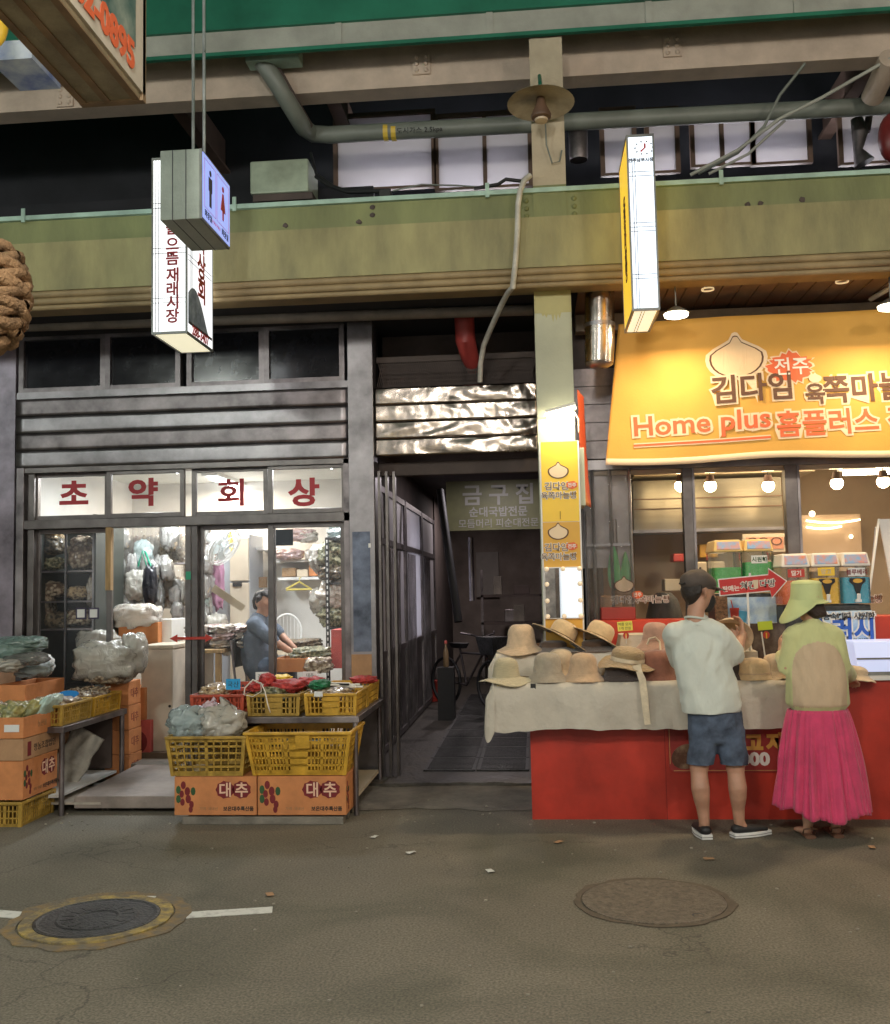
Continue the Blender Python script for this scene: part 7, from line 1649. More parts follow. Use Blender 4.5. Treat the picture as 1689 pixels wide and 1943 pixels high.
# ---- slush machines
m_clear = film('clear tank plastic', (1, 1, .97), .78, .05, 0, gloss=.25, body=(.7, .65, .55))
m_lid = mat('cream yellow lid', (.75, .52, .2), .35, var=.03); m_lidw = mat('white lid plastic', (.78, .72, .64), .35, var=.03)
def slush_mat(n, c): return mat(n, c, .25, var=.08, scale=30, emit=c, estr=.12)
m_pic = mat('fruit picture print', (.25, .42, .65), .4, col2=(.8, .25, .08), scale=16, mix2=.55)
def slush(nm, lab, x0, x1, ytop, ymid, yliq, ybot, ybase, yy, cols, lidm, labels, poster):
    a = P(x0, ybase, yy); c = P(x1, ytop, yy); t = thing(nm, lab, 'drink machine', ((a.x+c.x)/2, yy, zc+.03))
    n = len(cols); w = (c.x-a.x)/n; zl = Z(x0, ymid, yy); zb_ = Z(x0, ybot, yy); D = .4
    b = MB(); b.box(a.x+.01, c.x-.01, yy+.02, yy+D, zc+.03, zb_); b.build('machine_base', m_iron, t, bevel=.01)
    for i, col in enumerate(cols):
        X0, X1 = a.x+w*i+.006, a.x+w*(i+1)-.006
        b = MB()
        def rr(x0, x1, y0, y1, z0, z1, r=.03):
            pl = []
            for (cx_, cy_, s0) in ((x1-r, y1-r, 0), (x0+r, y1-r, 1), (x0+r, y0+r, 2), (x1-r, y0+r, 3)):
                for k in range(4): an = (s0+k/3)*math.pi/2; pl.append((cx_+r*math.cos(an), cy_+r*math.sin(an)))
            b.prism(pl, (0, 0, z0), (1, 0, 0), (0, 1, 0), (0, 0, z1-z0))
        rr(X0, X1, yy, yy+D-.02, zb_+.01, zl); b.build('tank', m_clear, t, smooth=40)
        b = MB(); zq = Z(x0, yliq[i], yy); rr(X0+.008, X1-.008, yy+.008, yy+D-.03, zb_+.012, zq, .035); b.build('slush', slush_mat('coloured slush', col), t, smooth=40)
        b = MB(); b.frus(((X0+X1)/2, yy+D/2-.01), ((X1-X0)/2+.004, D/2), ((X1-X0)/2-.012, D/2-.03), zl+.001, c.z); lid_ = b.build('lid', lidm, t, bevel=.012)
        b = MB(); zz0, zz1 = zl+.02, c.z-.015; b.hexa([(X0+.022, yy-.012, zz0), (X1-.018, yy-.012, zz0), (X1-.018, yy+.01, zz0), (X0+.022, yy+.01, zz0), (X0+.026, yy+.012, zz1), (X1-.022, yy+.012, zz1), (X1-.022, yy+.03, zz1), (X0+.026, yy+.03, zz1)]); b.build('lid_picture', m_pic, lid_, bevel=.004)
        xm = (X0+X1)/2
        b = MB(); b.tube([(xm, yy-.02, zb_+.02), (xm, yy-.03, zb_+.08)], [.012, .014], 8); b.box(xm-.02, xm+.02, yy-.03, yy+.01, zb_+.02, zb_+.04); b.build('tap', m_white, t, bevel=.003)
        if n == 3 and i > 0:
            b = MB(); b.prism([(-.055, .085), (.055, .085), (.058, .06), (.03, .035), (.012, -.03), (-.012, -.03), (-.03, .035), (-.058, .06)], (xm, yy-.006, zb_+.11), (1, 0, 0), (0, 0, 1), (0, -.012, 0)); tpl = b.build('tap_plate', m_inkk, t, bevel=.003)
            b = MB(); b.prism([(.034*math.cos(k*math.pi/8), .016*math.sin(k*math.pi/8)) for k in range(16)], (xm, yy-.0185, zb_+.175), (1, 0, 0), (0, 0, 1), (0, -.001, 0)); b.build('tap_badge', m_ochre, tpl)
        if labels[i]:
            lt, lm, lc, ly = labels[i]; q = P(x0, ly, yy)
            b = MB(); b.box(xm-.06, xm+.06, yy-.004, yy-.001, q.z-.03, q.z+.03); b.build('flavour_card', lm, t)
            text(lt, .042, (xm, yy-.0045, q.z), XA, ZA, lc, t, bold=.001, depth=.001)
    pa, pc = P(poster[0], poster[3], yy-.02), P(poster[2], poster[1], yy-.02)
    b = MB(); b.box(pa.x, pc.x, yy-.012, yy-.005, pa.z, pc.z); b.build('poster', mat('icy blue poster', (.12, .28, .6), .4, col2=(.62, .76, .85), scale=6, mix2=.48), t)
    return t, pa, pc
t, pa, pc = slush('drink_machine', 'two tank drink machine with yellow lids and green slush', 1361, 1468, 1022, 1048, (1077, 1068), 1128, 1240, 7.85, ((.03, .38, .07), (.04, .42, .1)), m_lid, (None, ('시원해', m_white, m_inkg, 1063)), (1379, 1132, 1473, 1222))
b = MB()
for k, (dx, cc) in enumerate(((.06, m_coral), (.11, m_inkw))):
    x = pa.x+.03+dx; 
b.prism([(-.035, .05), (.035, .05), (.025, -.06), (-.025, -.06)], (pa.x+.07, 7.838, pc.z-.13), (1, 0, 0), (0, 0, 1), (0, -.003, 0)); b.tube([(pa.x+.06, 7.833, pc.z-.09), (pa.x+.045, 7.833, pc.z-.02)], .004, 5); b.build('red_cup_print', m_redp, t)
b = MB(); b.prism([(-.03, .04), (.035, .03), (.02, -.05), (-.025, -.05)], (pa.x+.13, 7.838, pc.z-.14), (1, 0, 0), (0, 0, 1), (0, -.003, 0)); b.build('blue_cup_print', mat('cup blue', (.1, .45, .75), .4, var=0), t)
mblue = mat('royal blue letters', (.02, .1, .45), .5, var=0)
for mm_, bo, dz in ((m_inkw, .01, .002), (mblue, .001, .004)):
    text('가슴속까지 시원한', .055, (pc.x-.13, 7.838-dz, pc.z-.24), (1, 0, .12), (-.12, 0, 1), mm_, t, bold=bo, depth=.001)
    text('슬러시', .12, (pc.x-.17, 7.838-dz, pc.z-.33), (1, 0, .12), (-.12, 0, 1), mm_, t, bold=bo*1.2+.001, depth=.001)
t, pa, pc = slush('drink_machine', 'three tank drink machine with white lids holding red, yellow and blue slush', 1489, 1652, 1047, 1077, (1102, 1098, 1098), 1150, 1240, 7.6, ((.75, .12, .03), (.85, .48, .02), (.02, .36, .55)), m_lidw, (('딸기', m_redp, m_inkw, 1088), ('망고', m_yel, m_cream, 1086), ('블루베리', m_white, m_ink, 1088)), (1560, 1158, 1655, 1224))
for mm_, bo, dz in ((m_inkw, .01, .002), (m_inkk, .001, .004)): text('가슴속까지 시원한', .055, (pc.x-.19, 7.588-dz, pc.z-.04), XA, ZA, mm_, t, bold=bo, depth=.001)
for mm_, bo, dz in ((m_inkw, .018, .002), (mblue, .006, .004)): text('슬러시', .17, (pc.x-.22, 7.588-dz, pc.z-.135), XA, ZA, mm_, t, bold=bo, depth=.001)
text('PANA 파인애플', .04, (pc.x-.13, 7.585, pa.z+.03), XA, ZA, m_inkk, t, depth=.001)
b = MB(); a, c = P(1362, 1250, 7.75), P(1380, 1130, 7.75); b.box(a.x, c.x, 7.75, 7.8, a.z, c.z); tag(b.build('wicker_panel', mat('brown wicker', (.2, .1, .05), .7, var=.5, scale=60, bump=.8, bscale=80)), 'brown wicker panel left of the two tank drink machine', 'panel')
b = MB(); a, c = P(1420, 1265, 7.5), P(1490, 1182, 7.5); b.box(a.x, c.x, 7.5, 7.52, a.z, c.z); b.box(a.x, c.x, 7.495, 7.5, c.z-.006, c.z); tag(b.build('dark_display', mat('dark glossy board', (.05, .03, .025), .2, col2=(.2, .15, .12), scale=5, mix2=.6)), 'dark glossy board behind the lime price note', 'board')
# arrow sign
q = P(1424, 1110, 7.3)
t = thing('arrow_sign', 'red arrow shaped sign with white rim pointing right above the hats', 'sign', q)
def arr(s, d, mm, nm, k=1.0):
    b = MB(); W2, hh_ = .215, .058; g = s
    pl = [(-W2-g, -hh_*.9-g), (.13, -hh_*.85-g), (.135, -.1-g*1.3), (W2+.03+g*1.4, .005), (.135, .1+g*1.3), (.13, hh_+g), (-W2-g, hh_*.95+g)]
    b.prism(pl, (q.x, 7.3-d, q.z), (1, 0, .07), (-.07, 0, 1), (0, -.004, 0)); b.build(nm, mm, t)
arr(.008, 0, m_white, 'rim'); arr(0, .0045, mat('arrow red', (.5, .02, .02), .45, var=.05), 'arrow_face')
uu, vv = Vector((1, 0, .07)), Vector((-.07, 0, 1))
text('판매는', .044, (q.x-.138, 7.29, q.z-.022), uu, vv, m_inkw, t, bold=.001, depth=.001)
for mm_, bo, dz in ((m_inkw, .0045, 0), (m_inkk, .0004, .0015)):
    text('치킨', .06, (q.x-.02, 7.29-dz, q.z-.002), uu, vv, mm_, t, bold=bo, depth=.001); text('다방', .06, (q.x+.118, 7.29-dz, q.z+.01), uu, vv, mm_, t, bold=bo, depth=.001)
b = MB(); b.frus((0, 0), (.014, .002), (.02, .002), -.03, .03, T=Matrix.Translation((q.x+.035, 7.288, q.z+.005))); b.build('cup_print', m_cream, t)
b = MB(); b.tube([(q.x-.02, 7.31, q.z-.04), (q.x-.02, 7.31, zc+.03)], .008, 8); b.tube([(q.x, 7.3, q.z+.05), (q.x, 7.3, q.z+.085)], .008, 8); b.build('pole', m_white, t)
# lit showcase at right
a, c = P(1600, 1292, 7.15), P(1900, 1226, 7.15)
t = thing('lit_showcase', 'low bluish white glowing showcase on the red counter at the right edge', 'showcase', ((a.x+c.x)/2, 7.3, zc+.03))
m_show = mat('lit bluish acrylic', (.45, .5, .62), .25, var=0, emit=(.6, .66, 1.), estr=.55)
b = MB(); zz = zc+.035; b.hexa([(a.x+.1, 7.12, zz), (c.x, 7.12, zz), (c.x, 7.5, zz), (a.x+.1, 7.5, zz), (a.x+.1, 7.22, zz+.22), (c.x, 7.22, zz+.22), (c.x, 7.5, zz+.22), (a.x+.1, 7.5, zz+.22)]); b.build('lit_body', m_show, t, bevel=.006)
b = MB(); b.box(a.x+.1, c.x, 7.14, 7.16, zz+.1, zz+.112); b.build('seam', m_frame, t); b = MB(); b.box(a.x+.09, c.x, 7.10, 7.118, zz-.003, zz+.02); b.build('foot_trim', m_frame, t)
# ================================================================== PEOPLE
def hand(parent, wrist, d, palm_n, spread, curl, side=1, s=1., name='hand'):
    """chains for a palm, four fingers and a thumb, to be grown together with the arm"""
    d = Vector(d).normalized(); n = Vector(palm_n).normalized(); n = (n-d*n.dot(d)).normalized(); l = d.cross(n)*side
    w = Vector(wrist); ch = []
    pe = w+d*.085*s
    ch.append(([w, w+d*.04*s, pe], [.024*s, .036*s, .038*s], [.018*s, .015*s, .013*s], l))
    for i, (o, L) in enumerate(((-.03, .068), (-.01, .078), (.01, .073), (.029, .058))):
        p0 = pe+l*o*s-d*.01*s; a = curl
        p1 = p0+(d*math.cos(a*.5)+n*math.sin(a*.5))*L*.45*s+l*o*spread
        p2 = p1+(d*math.cos(a*1.3)+n*math.sin(a*1.3))*L*.35*s
        p3 = p2+(d*math.cos(a*2.0)+n*math.sin(a*2.0))*L*.28*s
        ch.append(([p0, p1, p2, p3], [.0095*s, .009*s, .008*s, .007*s]))
    t0 = w+d*.025*s-l*.028*s
    ch.append(([t0, t0-l*.022*s+d*.025*s+n*.015*s, t0-l*.026*s+d*.055*s+n*.032*s], [.014*s, .012*s, .009*s]))
    return ch
def head_chains(c, fwd, s=1.):
    """skull, jaw, nose, ears around centre c, facing fwd"""
    f = Vector(fwd).normalized(); u = Vector((0, 0, 1)); u = (u-f*u.dot(f)).normalized(); r = f.cross(u)
    c = Vector(c); g = lambda a, b_, c_: c+r*a*s+f*b_*s+u*c_*s
    return [([g(0, -.045, .02), g(0, .0, .045), g(0, .045, .03)], [.068*s, .076*s, .068*s], [.078*s, .082*s, .07*s], r),
            ([g(0, .015, .04), g(0, .035, -.03), g(0, .055, -.085)], [.07*s, .062*s, .035*s], [.06*s, .052*s, .03*s], r),
            ([g(0, .1, .015), g(0, .118, -.018), g(0, .105, -.03)], [.009*s, .014*s, .014*s]),
            ([g(0, .092, -.055), g(0, .1, -.058)], [.022*s, .016*s], [.008*s, .007*s], r),
            ([g(.078, -.0, .02), g(.086, -.008, .0), g(.078, -.0, -.028)], [.008*s, .011*s, .008*s], [.018*s, .02*s, .014*s]),
            ([g(-.078, -.0, .02), g(-.086, -.008, .0), g(-.078, -.0, -.028)], [.008*s, .011*s, .008*s], [.018*s, .02*s, .014*s])]
def face_bits(parent, c, fwd, s=1.):
    f = Vector(fwd).normalized(); u = Vector((0, 0, 1)); u = (u-f*u.dot(f)).normalized(); r = f.cross(u); c = Vector(c); g = lambda a, b_, c_: c+r*a*s+f*b_*s+u*c_*s
    for sx in (-1, 1):
        b = MB(); b.tube([g(sx*.018, .094, .018), g(sx*.033, .092, .02), g(sx*.045, .083, .018)], [.003*s, .006*s, .003*s], 8); b.build('eye', m_inkk, parent, smooth='all')
        b = MB(); b.tube([g(sx*.016, .1, .036), g(sx*.034, .098, .042), g(sx*.05, .084, .037)], [.003*s, .004*s, .002*s], 6); b.build('eyebrow', m_hair, parent, smooth='all')
    b = MB(); b.tube([g(-.022, .1, -.056), g(0, .109, -.055), g(.022, .1, -.056)], [.003*s, .005*s, .003*s], 6); b.build('lips', mat('lips', (.45, .16, .13), .5, var=0), parent, smooth='all')
def folds(amp, s=(9, 9, 5), seed=0, lim=None):
    def f(p, n):
        k = amp*(nz((p.x*s[0], p.y*s[1], p.z*s[2]), 1, seed)+.5*nz((p.x*s[0]*2.4+p.z*6, p.y*s[1]*2, p.z*s[2]*1.6), 1, seed+3))
        return p+n*k
    return f
m_tee = mat('pale sage white cotton', (.6, .63, .57), .9, var=.05, scale=6, bump=.7, bscale=9, sheen=.2, stretch=(1.3, 1, .6))
m_denim = mat('slate blue denim', (.075, .1, .15), .85, var=.4, scale=9, bump=.8, bscale=13)
m_cap = mat('charcoal brown cap cotton', (.085, .066, .056), .8, var=.2, scale=9, bump=.2, bscale=160)
m_skinA = mat('tanned skin', (.46, .25, .165), .5, var=.07, scale=14, sss=.08)
# ---------------- man at the hat table (back view, looking right)
MY = 6.6
def J(px, py, Y): return P(px, py, Y)
gx = J(1365, 1400, MY)
man = thing('person', 'man seen from behind in pale T-shirt, denim shorts and dark cap, holding a hat', 'person', (gx.x, MY, 0))
hipL, hipR = J(1335, 1385, MY+.0), J(1385, 1385, MY-.0)
kneeL, kneeR = J(1326, 1462, MY-.02), J(1396, 1462, MY-.02)
ankL, ankR = J(1337, 1566, MY-.03), J(1403, 1566, MY+.0)
ankL.z = .09; ankR.z = .09
pel = J(1358, 1360, MY); chest = J(1330, 1235, MY+.03); shc = J(1322, 1190, MY+.02); neck = J(1320, 1160, MY+.02)
shL, shR = J(1283, 1205, MY+.03), J(1366, 1207, MY+.0)
elR = J(1393, 1246, MY+.06); haR = J(1410, 1204, MY+.2); elL = J(1290, 1258, MY+.25); haL = J(1372, 1222, MY+.42)
hd = J(1326, 1124, MY+.05); look = Vector((.9, .42, -.12))
calfL = kneeL.lerp(ankL, .32)+Vector((-.005, -.025, 0)); calfR = kneeR.lerp(ankR, .32)+Vector((.0, -.025, 0))
rx = Vector((1, 0, 0))
ch = [([hipL, kneeL], [.088, .058]), ([hipR, kneeR], [.088, .058]),
      ([kneeL, calfL, kneeL.lerp(ankL, .5)+Vector((-.004, -.018, 0)), kneeL.lerp(ankL, .72), ankL], [.053, .059, .053, .041, .034]), ([kneeR, calfR, kneeR.lerp(ankR, .5)+Vector((0, -.018, 0)), kneeR.lerp(ankR, .72), ankR], [.053, .059, .053, .041, .034]),
      ([ankL+Vector((0, 0, .02)), ankL+Vector((0, .02, -.04)), ankL+Vector((-.01, .15, -.06))], [.034, .036, .036], [.03, .03, .018], rx),
      ([ankR+Vector((0, 0, .02)), ankR+Vector((.03, .01, -.04)), ankR+Vector((.15, .06, -.06))], [.034, .036, .036], [.03, .03, .018], Vector((-.4, 1, 0))),
      ([pel-Vector((0, 0, .04)), pel.lerp(chest, .5), chest, shc], [.13, .115, .13, .09], [.085, .075, .085, .05], rx),
      ([shL+Vector((.02, 0, -.02)), shc-Vector((0, 0, .02)), shR+Vector((-.02, 0, -.02))], [.042, .05, .042]), ([shc, neck, hd-Vector((0, .01, .05))], [.065, .056, .056]),
      ([shR, elR], [.044, .04]), ([elR, elR.lerp(haR, .4), haR], [.042, .04, .026]),
      ([shL, elL], [.044, .04]), ([elL, elL.lerp(haL, .4), haL], [.042, .038, .026])]
ch += head_chains(hd, look)
ch += hand(man, haR, (-.02, .3, .9), (-1, .1, .0), .3, .7, 1); ch += hand(man, haL, (.8, .3, .5), (.3, -.4, .6), .3, .6, -1)
organic('body', ch, m_skinA, man, .0095, 3)
face_bits(man, hd, look)
# hair: back of the head under the cap
f = look.normalized(); u = ZA-f*f.z; u.normalize(); r_ = f.cross(u); g = lambda a, b_, c_: hd+r_*a+f*b_+u*c_
organic('hair', [([g(0, -.05, .02), g(0, -.058, .0), g(0, -.056, -.035), g(0, -.052, -.06)], [.08, .08, .066, .05], [.07, .068, .055, .036], r_), ([g(.062, -.045, .03), g(.07, -.05, -.015)], [.02, .012], [.035, .025], f), ([g(-.062, -.045, .03), g(-.07, -.05, -.015)], [.02, .012], [.035, .025], f)], m_hair, man, .008, 2)
cap = organic('cap', [([g(0, -.055, .064), g(0, 0, .074), g(0, .05, .06)], [.09, .097, .086], [.078, .082, .064], r_)], m_cap, man, .009, 4)
b = MB(); b.slab(lambda a, v: g((.082*(1-.22*v*v))*(2*a-1), .085+.1*v-.035*(2*a-1)**2*(1-.2*v)-.0, .05-.02*v+.014*(1-(2*a-1)**2)-.012), 12, 6, (0, 0, .006)); b.build('cap_brim', m_cap, cap, smooth=60)
b = MB(); b.tube([g(.03, -.128, .045), g(0, -.132, .04), g(-.03, -.128, .045)], .007, 6); b.build('cap_strap', m_black, cap)
b = MB(); b.ball(g(0, 0, .158), .008, 8, 6); b.build('cap_button', m_cap, cap)
organic('face_mask', [([g(0, .075, -.045), g(0, .065, -.085)], [.05, .04], [.052, .045], r_)], m_black, man, .008, 2)
# T-shirt
hemL, hemR = J(1350, 1345, MY), None
sh_ch = [([J(1353, 1385, MY), J(1351, 1340, MY), J(1340, 1290, MY), J(1328, 1235, MY+.02), J(1323, 1206, MY+.03)], [.185, .194, .19, .19, .152], [.138, .142, .134, .134, .1], rx),
         ([shL+Vector((.01, 0, -.0)), shc+Vector((0, 0, .004)), shR], [.078, .084, .078]),
         ([shc+Vector((0, 0, .02)), shc.lerp(neck, .55)], [.09, .064]),
         ([shR, shR.lerp(elR, .5), shR.lerp(elR, .92)], [.084, .09, .086]), ([shL, shL.lerp(elL, .5), shL.lerp(elL, .95)], [.083, .082, .072])]
def teefold(p, n):
    k = .017*nz((p.x*7+p.z*5, p.y*6, p.z*3.2-p.x*5), 1, 2)-.012*abs(nz((p.x*10-p.z*9, p.y*8, p.z*4), 1, 5))
    d = abs(p.x-shR.x+.03+(shR.z-p.z)*.35); 
    k -= .016*math.exp(-(d/.025)**2)*max(0, 1-abs(p.z-shR.z+.14)/.18)
    q = p+n*k
    hz = J(1350, 1350, MY).z
    h2 = hz+.014*nz((p.x*6, p.y*6, 1), 1, 4)+.06*max(0, p.x-J(1385, 1350, MY).x)
    if q.z < h2: q = Vector((q.x, q.y, h2))
    return q
organic('t_shirt', sh_ch, m_tee, man, .011, 5, teefold)
b = MB(); c_ = shc.lerp(neck, .5); b.tube([c_+Vector((.07*math.cos(a*math.pi/12), .062*math.sin(a*math.pi/12), .006*math.sin(a*math.pi/6)+.012)) for a in range(25)], .008, 6, caps=False); b.build('collar', m_tee, man, smooth='all')
# shorts
hemz = J(1340, 1448, MY).z
so = [([J(1357, 1352, MY), J(1358, 1380, MY)], [.172, .178], [.128, .13], rx), ([J(1335, 1385, MY), J(1330, 1440, MY-.01), J(1329, 1475, MY-.01)], [.098, .085, .083], [.112, .096, .092], rx), ([J(1383, 1385, MY), J(1392, 1440, MY-.01), J(1394, 1475, MY-.01)], [.1, .092, .09], [.112, .1, .098], rx)]
def shf(p, n):
    q = p+n*(.012*nz((p.x*9, p.y*8, p.z*11+p.x*6), 1, 8)-.010*abs(nz((p.x*14-p.z*8, p.y*12, p.z*16), 1, 9)))
    if q.z < hemz: q = Vector((q.x, q.y, hemz))
    return q
organic('shorts', so, m_denim, man, .0105, 4, shf)
b = MB()
for sx in (-1, 1):
    c_ = J(1358, 1385, MY)+Vector((sx*.09, -.128, -.03)); b.box(c_.x-.055, c_.x+.055, c_.y-.004, c_.y+.002, c_.z-.06, c_.z+.05)
b = MB()
# shoes
def shoe(an, d, nm='shoe'):
    d = Vector(d).normalized(); s_ = Vector((-d.y, d.x, 0)); o = Vector((an.x, an.y, 0))-d*.055
    L = .275; n = 14; pr = []
    def out(t_, side): w = .034+.016*math.sin(math.pi*min(1, t_*1.15))*(1 if t_ < .8 else 1)-.018*max(0, t_-.8)*5*.6; return o+d*L*t_+s_*side*w
    pts = [out(i/n, 1) for i in range(n+1)]+[out(1-i/n, -1) for i in range(n+1)]
    sh = organic(nm, [([o+d*.03+Vector((0, 0, .055)), o+d*.13+Vector((0, 0, .05)), o+d*.235+Vector((0, 0, .042))], [.04, .044, .038], [.032, .028, .02], s_)], m_cap if 0 else m_black, man, .008, 3)
    b = MB(); b.prism([(p.x, p.y) for p in pts], (0, 0, .003), (1, 0, 0), (0, 1, 0), (0, 0, .03)); b.build('sole', m_white, sh, bevel=.004)
    b = MB(); b.prism([(Vector((p.x, p.y, 0))+(Vector((p.x, p.y, 0))-(o+d*.14)).normalized()*.001)[:2] for p in pts], (0, 0, .016), (1, 0, 0), (0, 1, 0), (0, 0, .003)); b.build('sole_line', m_inkk, sh)
shoe(ankL, (-.12, 1, 0)); shoe(ankR, (.93, .37, 0))
# hat he holds
hp_ = P(1388, 1205, MY+.42)
hat(1386, 1208, MY+.43, .085, .11, .14, .04, m_h['beige'], 'beige hat held up in the hands of the man', tilt=(.25, -.95), flat=.5, cone=.1)
# ---------------- woman (back view)
WY = 6.62
m_cardi = mat('pale yellow green knit', (.55, .56, .27), .9, var=.06, scale=8, bump=.7, bscale=10, sheen=.25, stretch=(1.3, 1, .6))
m_inner = mat('sheer beige back panel', (.56, .42, .28), .85, var=.06, scale=9, bump=.7, bscale=10, stretch=(1.3, 1, .6))
m_skirt = mat('raspberry pink crepe', (.6, .05, .14), .8, var=.14, scale=9, bump=.3, bscale=160, sheen=.3)
m_bhat = mat('lime cream cotton hat', (.56, .62, .3), .9, var=.05, scale=9, bump=.25, bscale=180)
wo = thing('person', 'woman seen from behind in a lime bucket hat, pale green cardigan and long raspberry skirt', 'person', (J(1560, 1400, WY).x, WY, 0))
pel = J(1550, 1350, WY); chest = J(1548, 1240, WY); shc = J(1542, 1198, WY); neck = J(1538, 1172, WY+.01); hd = J(1532, 1143, WY+.04)
shL, shR = J(1505, 1209, WY), J(1580, 1207, WY)
elL, elR = J(1492, 1264, WY-.0), J(1596, 1264, WY-.0); haL, haR = J(1482, 1232, WY+.25), J(1616, 1288, WY+.26)
ftL, ftR = J(1534, 1574, WY-.02), J(1587, 1572, WY-.0); ftL.z = ftR.z = .09
look = Vector((-.35, .9, -.25))
ch = [([pel-Vector((.06, 0, .05)), ftL], [.09, .034]), ([pel-Vector((-.06, 0, .05)), ftR], [.09, .034]),
      ([ftL+Vector((0, 0, .0)), ftL+Vector((0, .02, -.055)), ftL+Vector((-.03, .14, -.07))], [.032, .034, .036], [.03, .028, .016], rx),
      ([ftR+Vector((0, 0, .0)), ftR+Vector((0, .02, -.055)), ftR+Vector((.03, .14, -.07))], [.032, .034, .036], [.03, .028, .016], rx),
      ([pel, pel.lerp(chest, .5), chest, shc], [.13, .1, .12, .08], [.09, .07, .08, .05], rx), ([shL+Vector((.02, 0, -.02)), shc-Vector((0, 0, .02)), shR+Vector((-.02, 0, -.02))], [.04, .045, .04]), ([shc, neck, hd-Vector((0, 0, .05))], [.06, .048, .05]),
      ([shL, elL], [.04, .034]), ([elL, haL], [.038, .023]), ([shR, elR], [.04, .034]), ([elR, haR], [.038, .023])]
ch += head_chains(hd, look, .96)
ch += hand(wo, haR, (.35, .8, -.3), (0, 0, -1), .3, .35, -1, .92); ch += hand(wo, haL, (.1, .7, .6), (1, 0, 0), .3, .6, 1, .92)
organic('body', ch, mat('light skin', (.52, .3, .2), .5, var=.06, scale=14, sss=.08), wo, .0095, 3)
face_bits(wo, hd, look, .96)
f = look.normalized(); u = ZA-f*f.z; u.normalize(); r_ = f.cross(u); g = lambda a, b_, c_: hd+r_*a+f*b_+u*c_
organic('hair', [([g(0, -.04, -.02), g(0, -.052, -.045), g(.01, -.058, -.08)], [.074, .076, .055], [.052, .054, .042], r_), ([g(.03, -.065, -.06), g(.04, -.075, -.09)], [.04, .028])], mat('brown dark hair', (.035, .018, .013), .45, var=.4, scale=50, bump=.5, bscale=110), wo, .008, 2)
# bucket hat: crown and one-sided drooping brim
T = Matrix.Translation(hd+Vector((-.005, .0, -.012)))@Matrix.Rotation(R(4), 4, 'X')
hb = MB()
hb.lathe([(.0001, .155), (.05, .154), (.084, .148), (.093, .134), (.099, .06), (.105, .02)], T=T, n=40); ho = hb.build('hat_crown', m_bhat, wo, smooth='all')
hb = MB(); hb.lathe([(.0925, .134), (.0955, .1365), (.091, .14)], T=T, n=40); hb.build('crown_seam', m_bhat, ho)
def brimf(v, r, z, a):
    k = max(0, (r-.104)/.068); c_ = .5-.5*math.cos(a-math.pi*1.95)     # droops and widens to the left/front
    c2 = max(0, -math.cos(a-.12))
    back = max(0, -math.sin(a))
    rr = r-k*.034*max(0, math.cos(a))-k*.012*back*(1-c2)
    return Vector((rr*math.cos(a), rr*math.sin(a), z-k*.07*c2+k*.062*(1-c2)))
hb = MB(); hb.lathe([(.104, .035), (.12, .012), (.138, -.01), (.158, -.03), (.172, -.045), (.172, -.05), (.158, -.036), (.138, -.016), (.12, .004), (.104, .02)], T=T, n=48, fx=brimf); hb.build('hat_brim', m_bhat, wo, smooth='all')
# cardigan
hemz = J(1550, 1358, WY).z
cd = [([J(1552, 1352, WY), J(1551, 1335, WY), J(1550, 1290, WY), J(1547, 1235, WY), J(1543, 1208, WY)], [.15, .2, .195, .165, .13], [.11, .145, .14, .125, .1], rx),
      ([shL, shc+Vector((0, 0, .01)), shR], [.072, .076, .072]), ([shc, shc.lerp(neck, .8)], [.075, .054]),
      ([shL, shL.lerp(elL, .5), elL, elL.lerp(haL, .6)], [.066, .063, .066, .045]), ([shR, shR.lerp(elR, .5), elR, elR.lerp(haR, .75)], [.066, .063, .064, .045])]
cg = organic('cardigan', cd, m_cardi, wo, .0105, 4, folds(.011, (9, 8, 4), 4))
me_ = cg.data; me_.materials.append(m_inner); off_ = BASE[wo.name]
zc0_, zc1_, xc_ = J(1550, 1338, WY).z, J(1545, 1216, WY).z, J(1548, 1280, WY).x
for p_ in me_.polygons:
    c_ = p_.center+off_; f_ = (c_.z-zc0_)/(zc1_-zc0_)
    if c_.y < WY+.01 and 0 < f_ < 1 and abs(c_.x-xc_) < .165*math.sqrt(max(0, 1-f_**5)): p_.material_index = 1
# skirt with pleats
b = MB(); zt_, zb2_ = J(1550, 1345, WY).z, .13
ctop = J(1552, 1345, WY); cbot = J(1563, 1555, WY)
def skf(u, v):
    a = 2*math.pi*u; k = v**.8
    r0x, r0y = .175, .12; r1x, r1y = .285, .2
    ca_, sa_ = math.cos(a), math.sin(a)
    pl = (.030*nz((ca_*3.2, sa_*3.2, v*.5), 1.3, 2)+.020*(abs(nz((ca_*6, sa_*6, v*.7), 1.3, 5))*2-.5)+.008*math.sin(a*26+5*nz((ca_*2, sa_*2, 0), 1)))*min(1, .25+v*1.5)
    x = ctop.x+(cbot.x-ctop.x)*v+(r0x+(r1x-r0x)*k+pl)*math.cos(a); y = WY+(r0y+(r1y-r0y)*k+pl)*math.sin(a)
    z = zt_+(zb2_-zt_)*v+(.03*max(0, math.cos(a-.2))+.03*nz((math.cos(a)*2, math.sin(a)*2, 5), 1.5))*v
    if math.cos(a) < -.45: z += .06*v*min(1, (-math.cos(a)-.45)*3)
    return (x, y, z)
b.grid(skf, 200, 26); sk = b.build('skirt', m_skirt, wo, smooth='all', fixn=False); sm = sk.modifiers.new('s', 'SOLIDIFY'); sm.thickness = .004
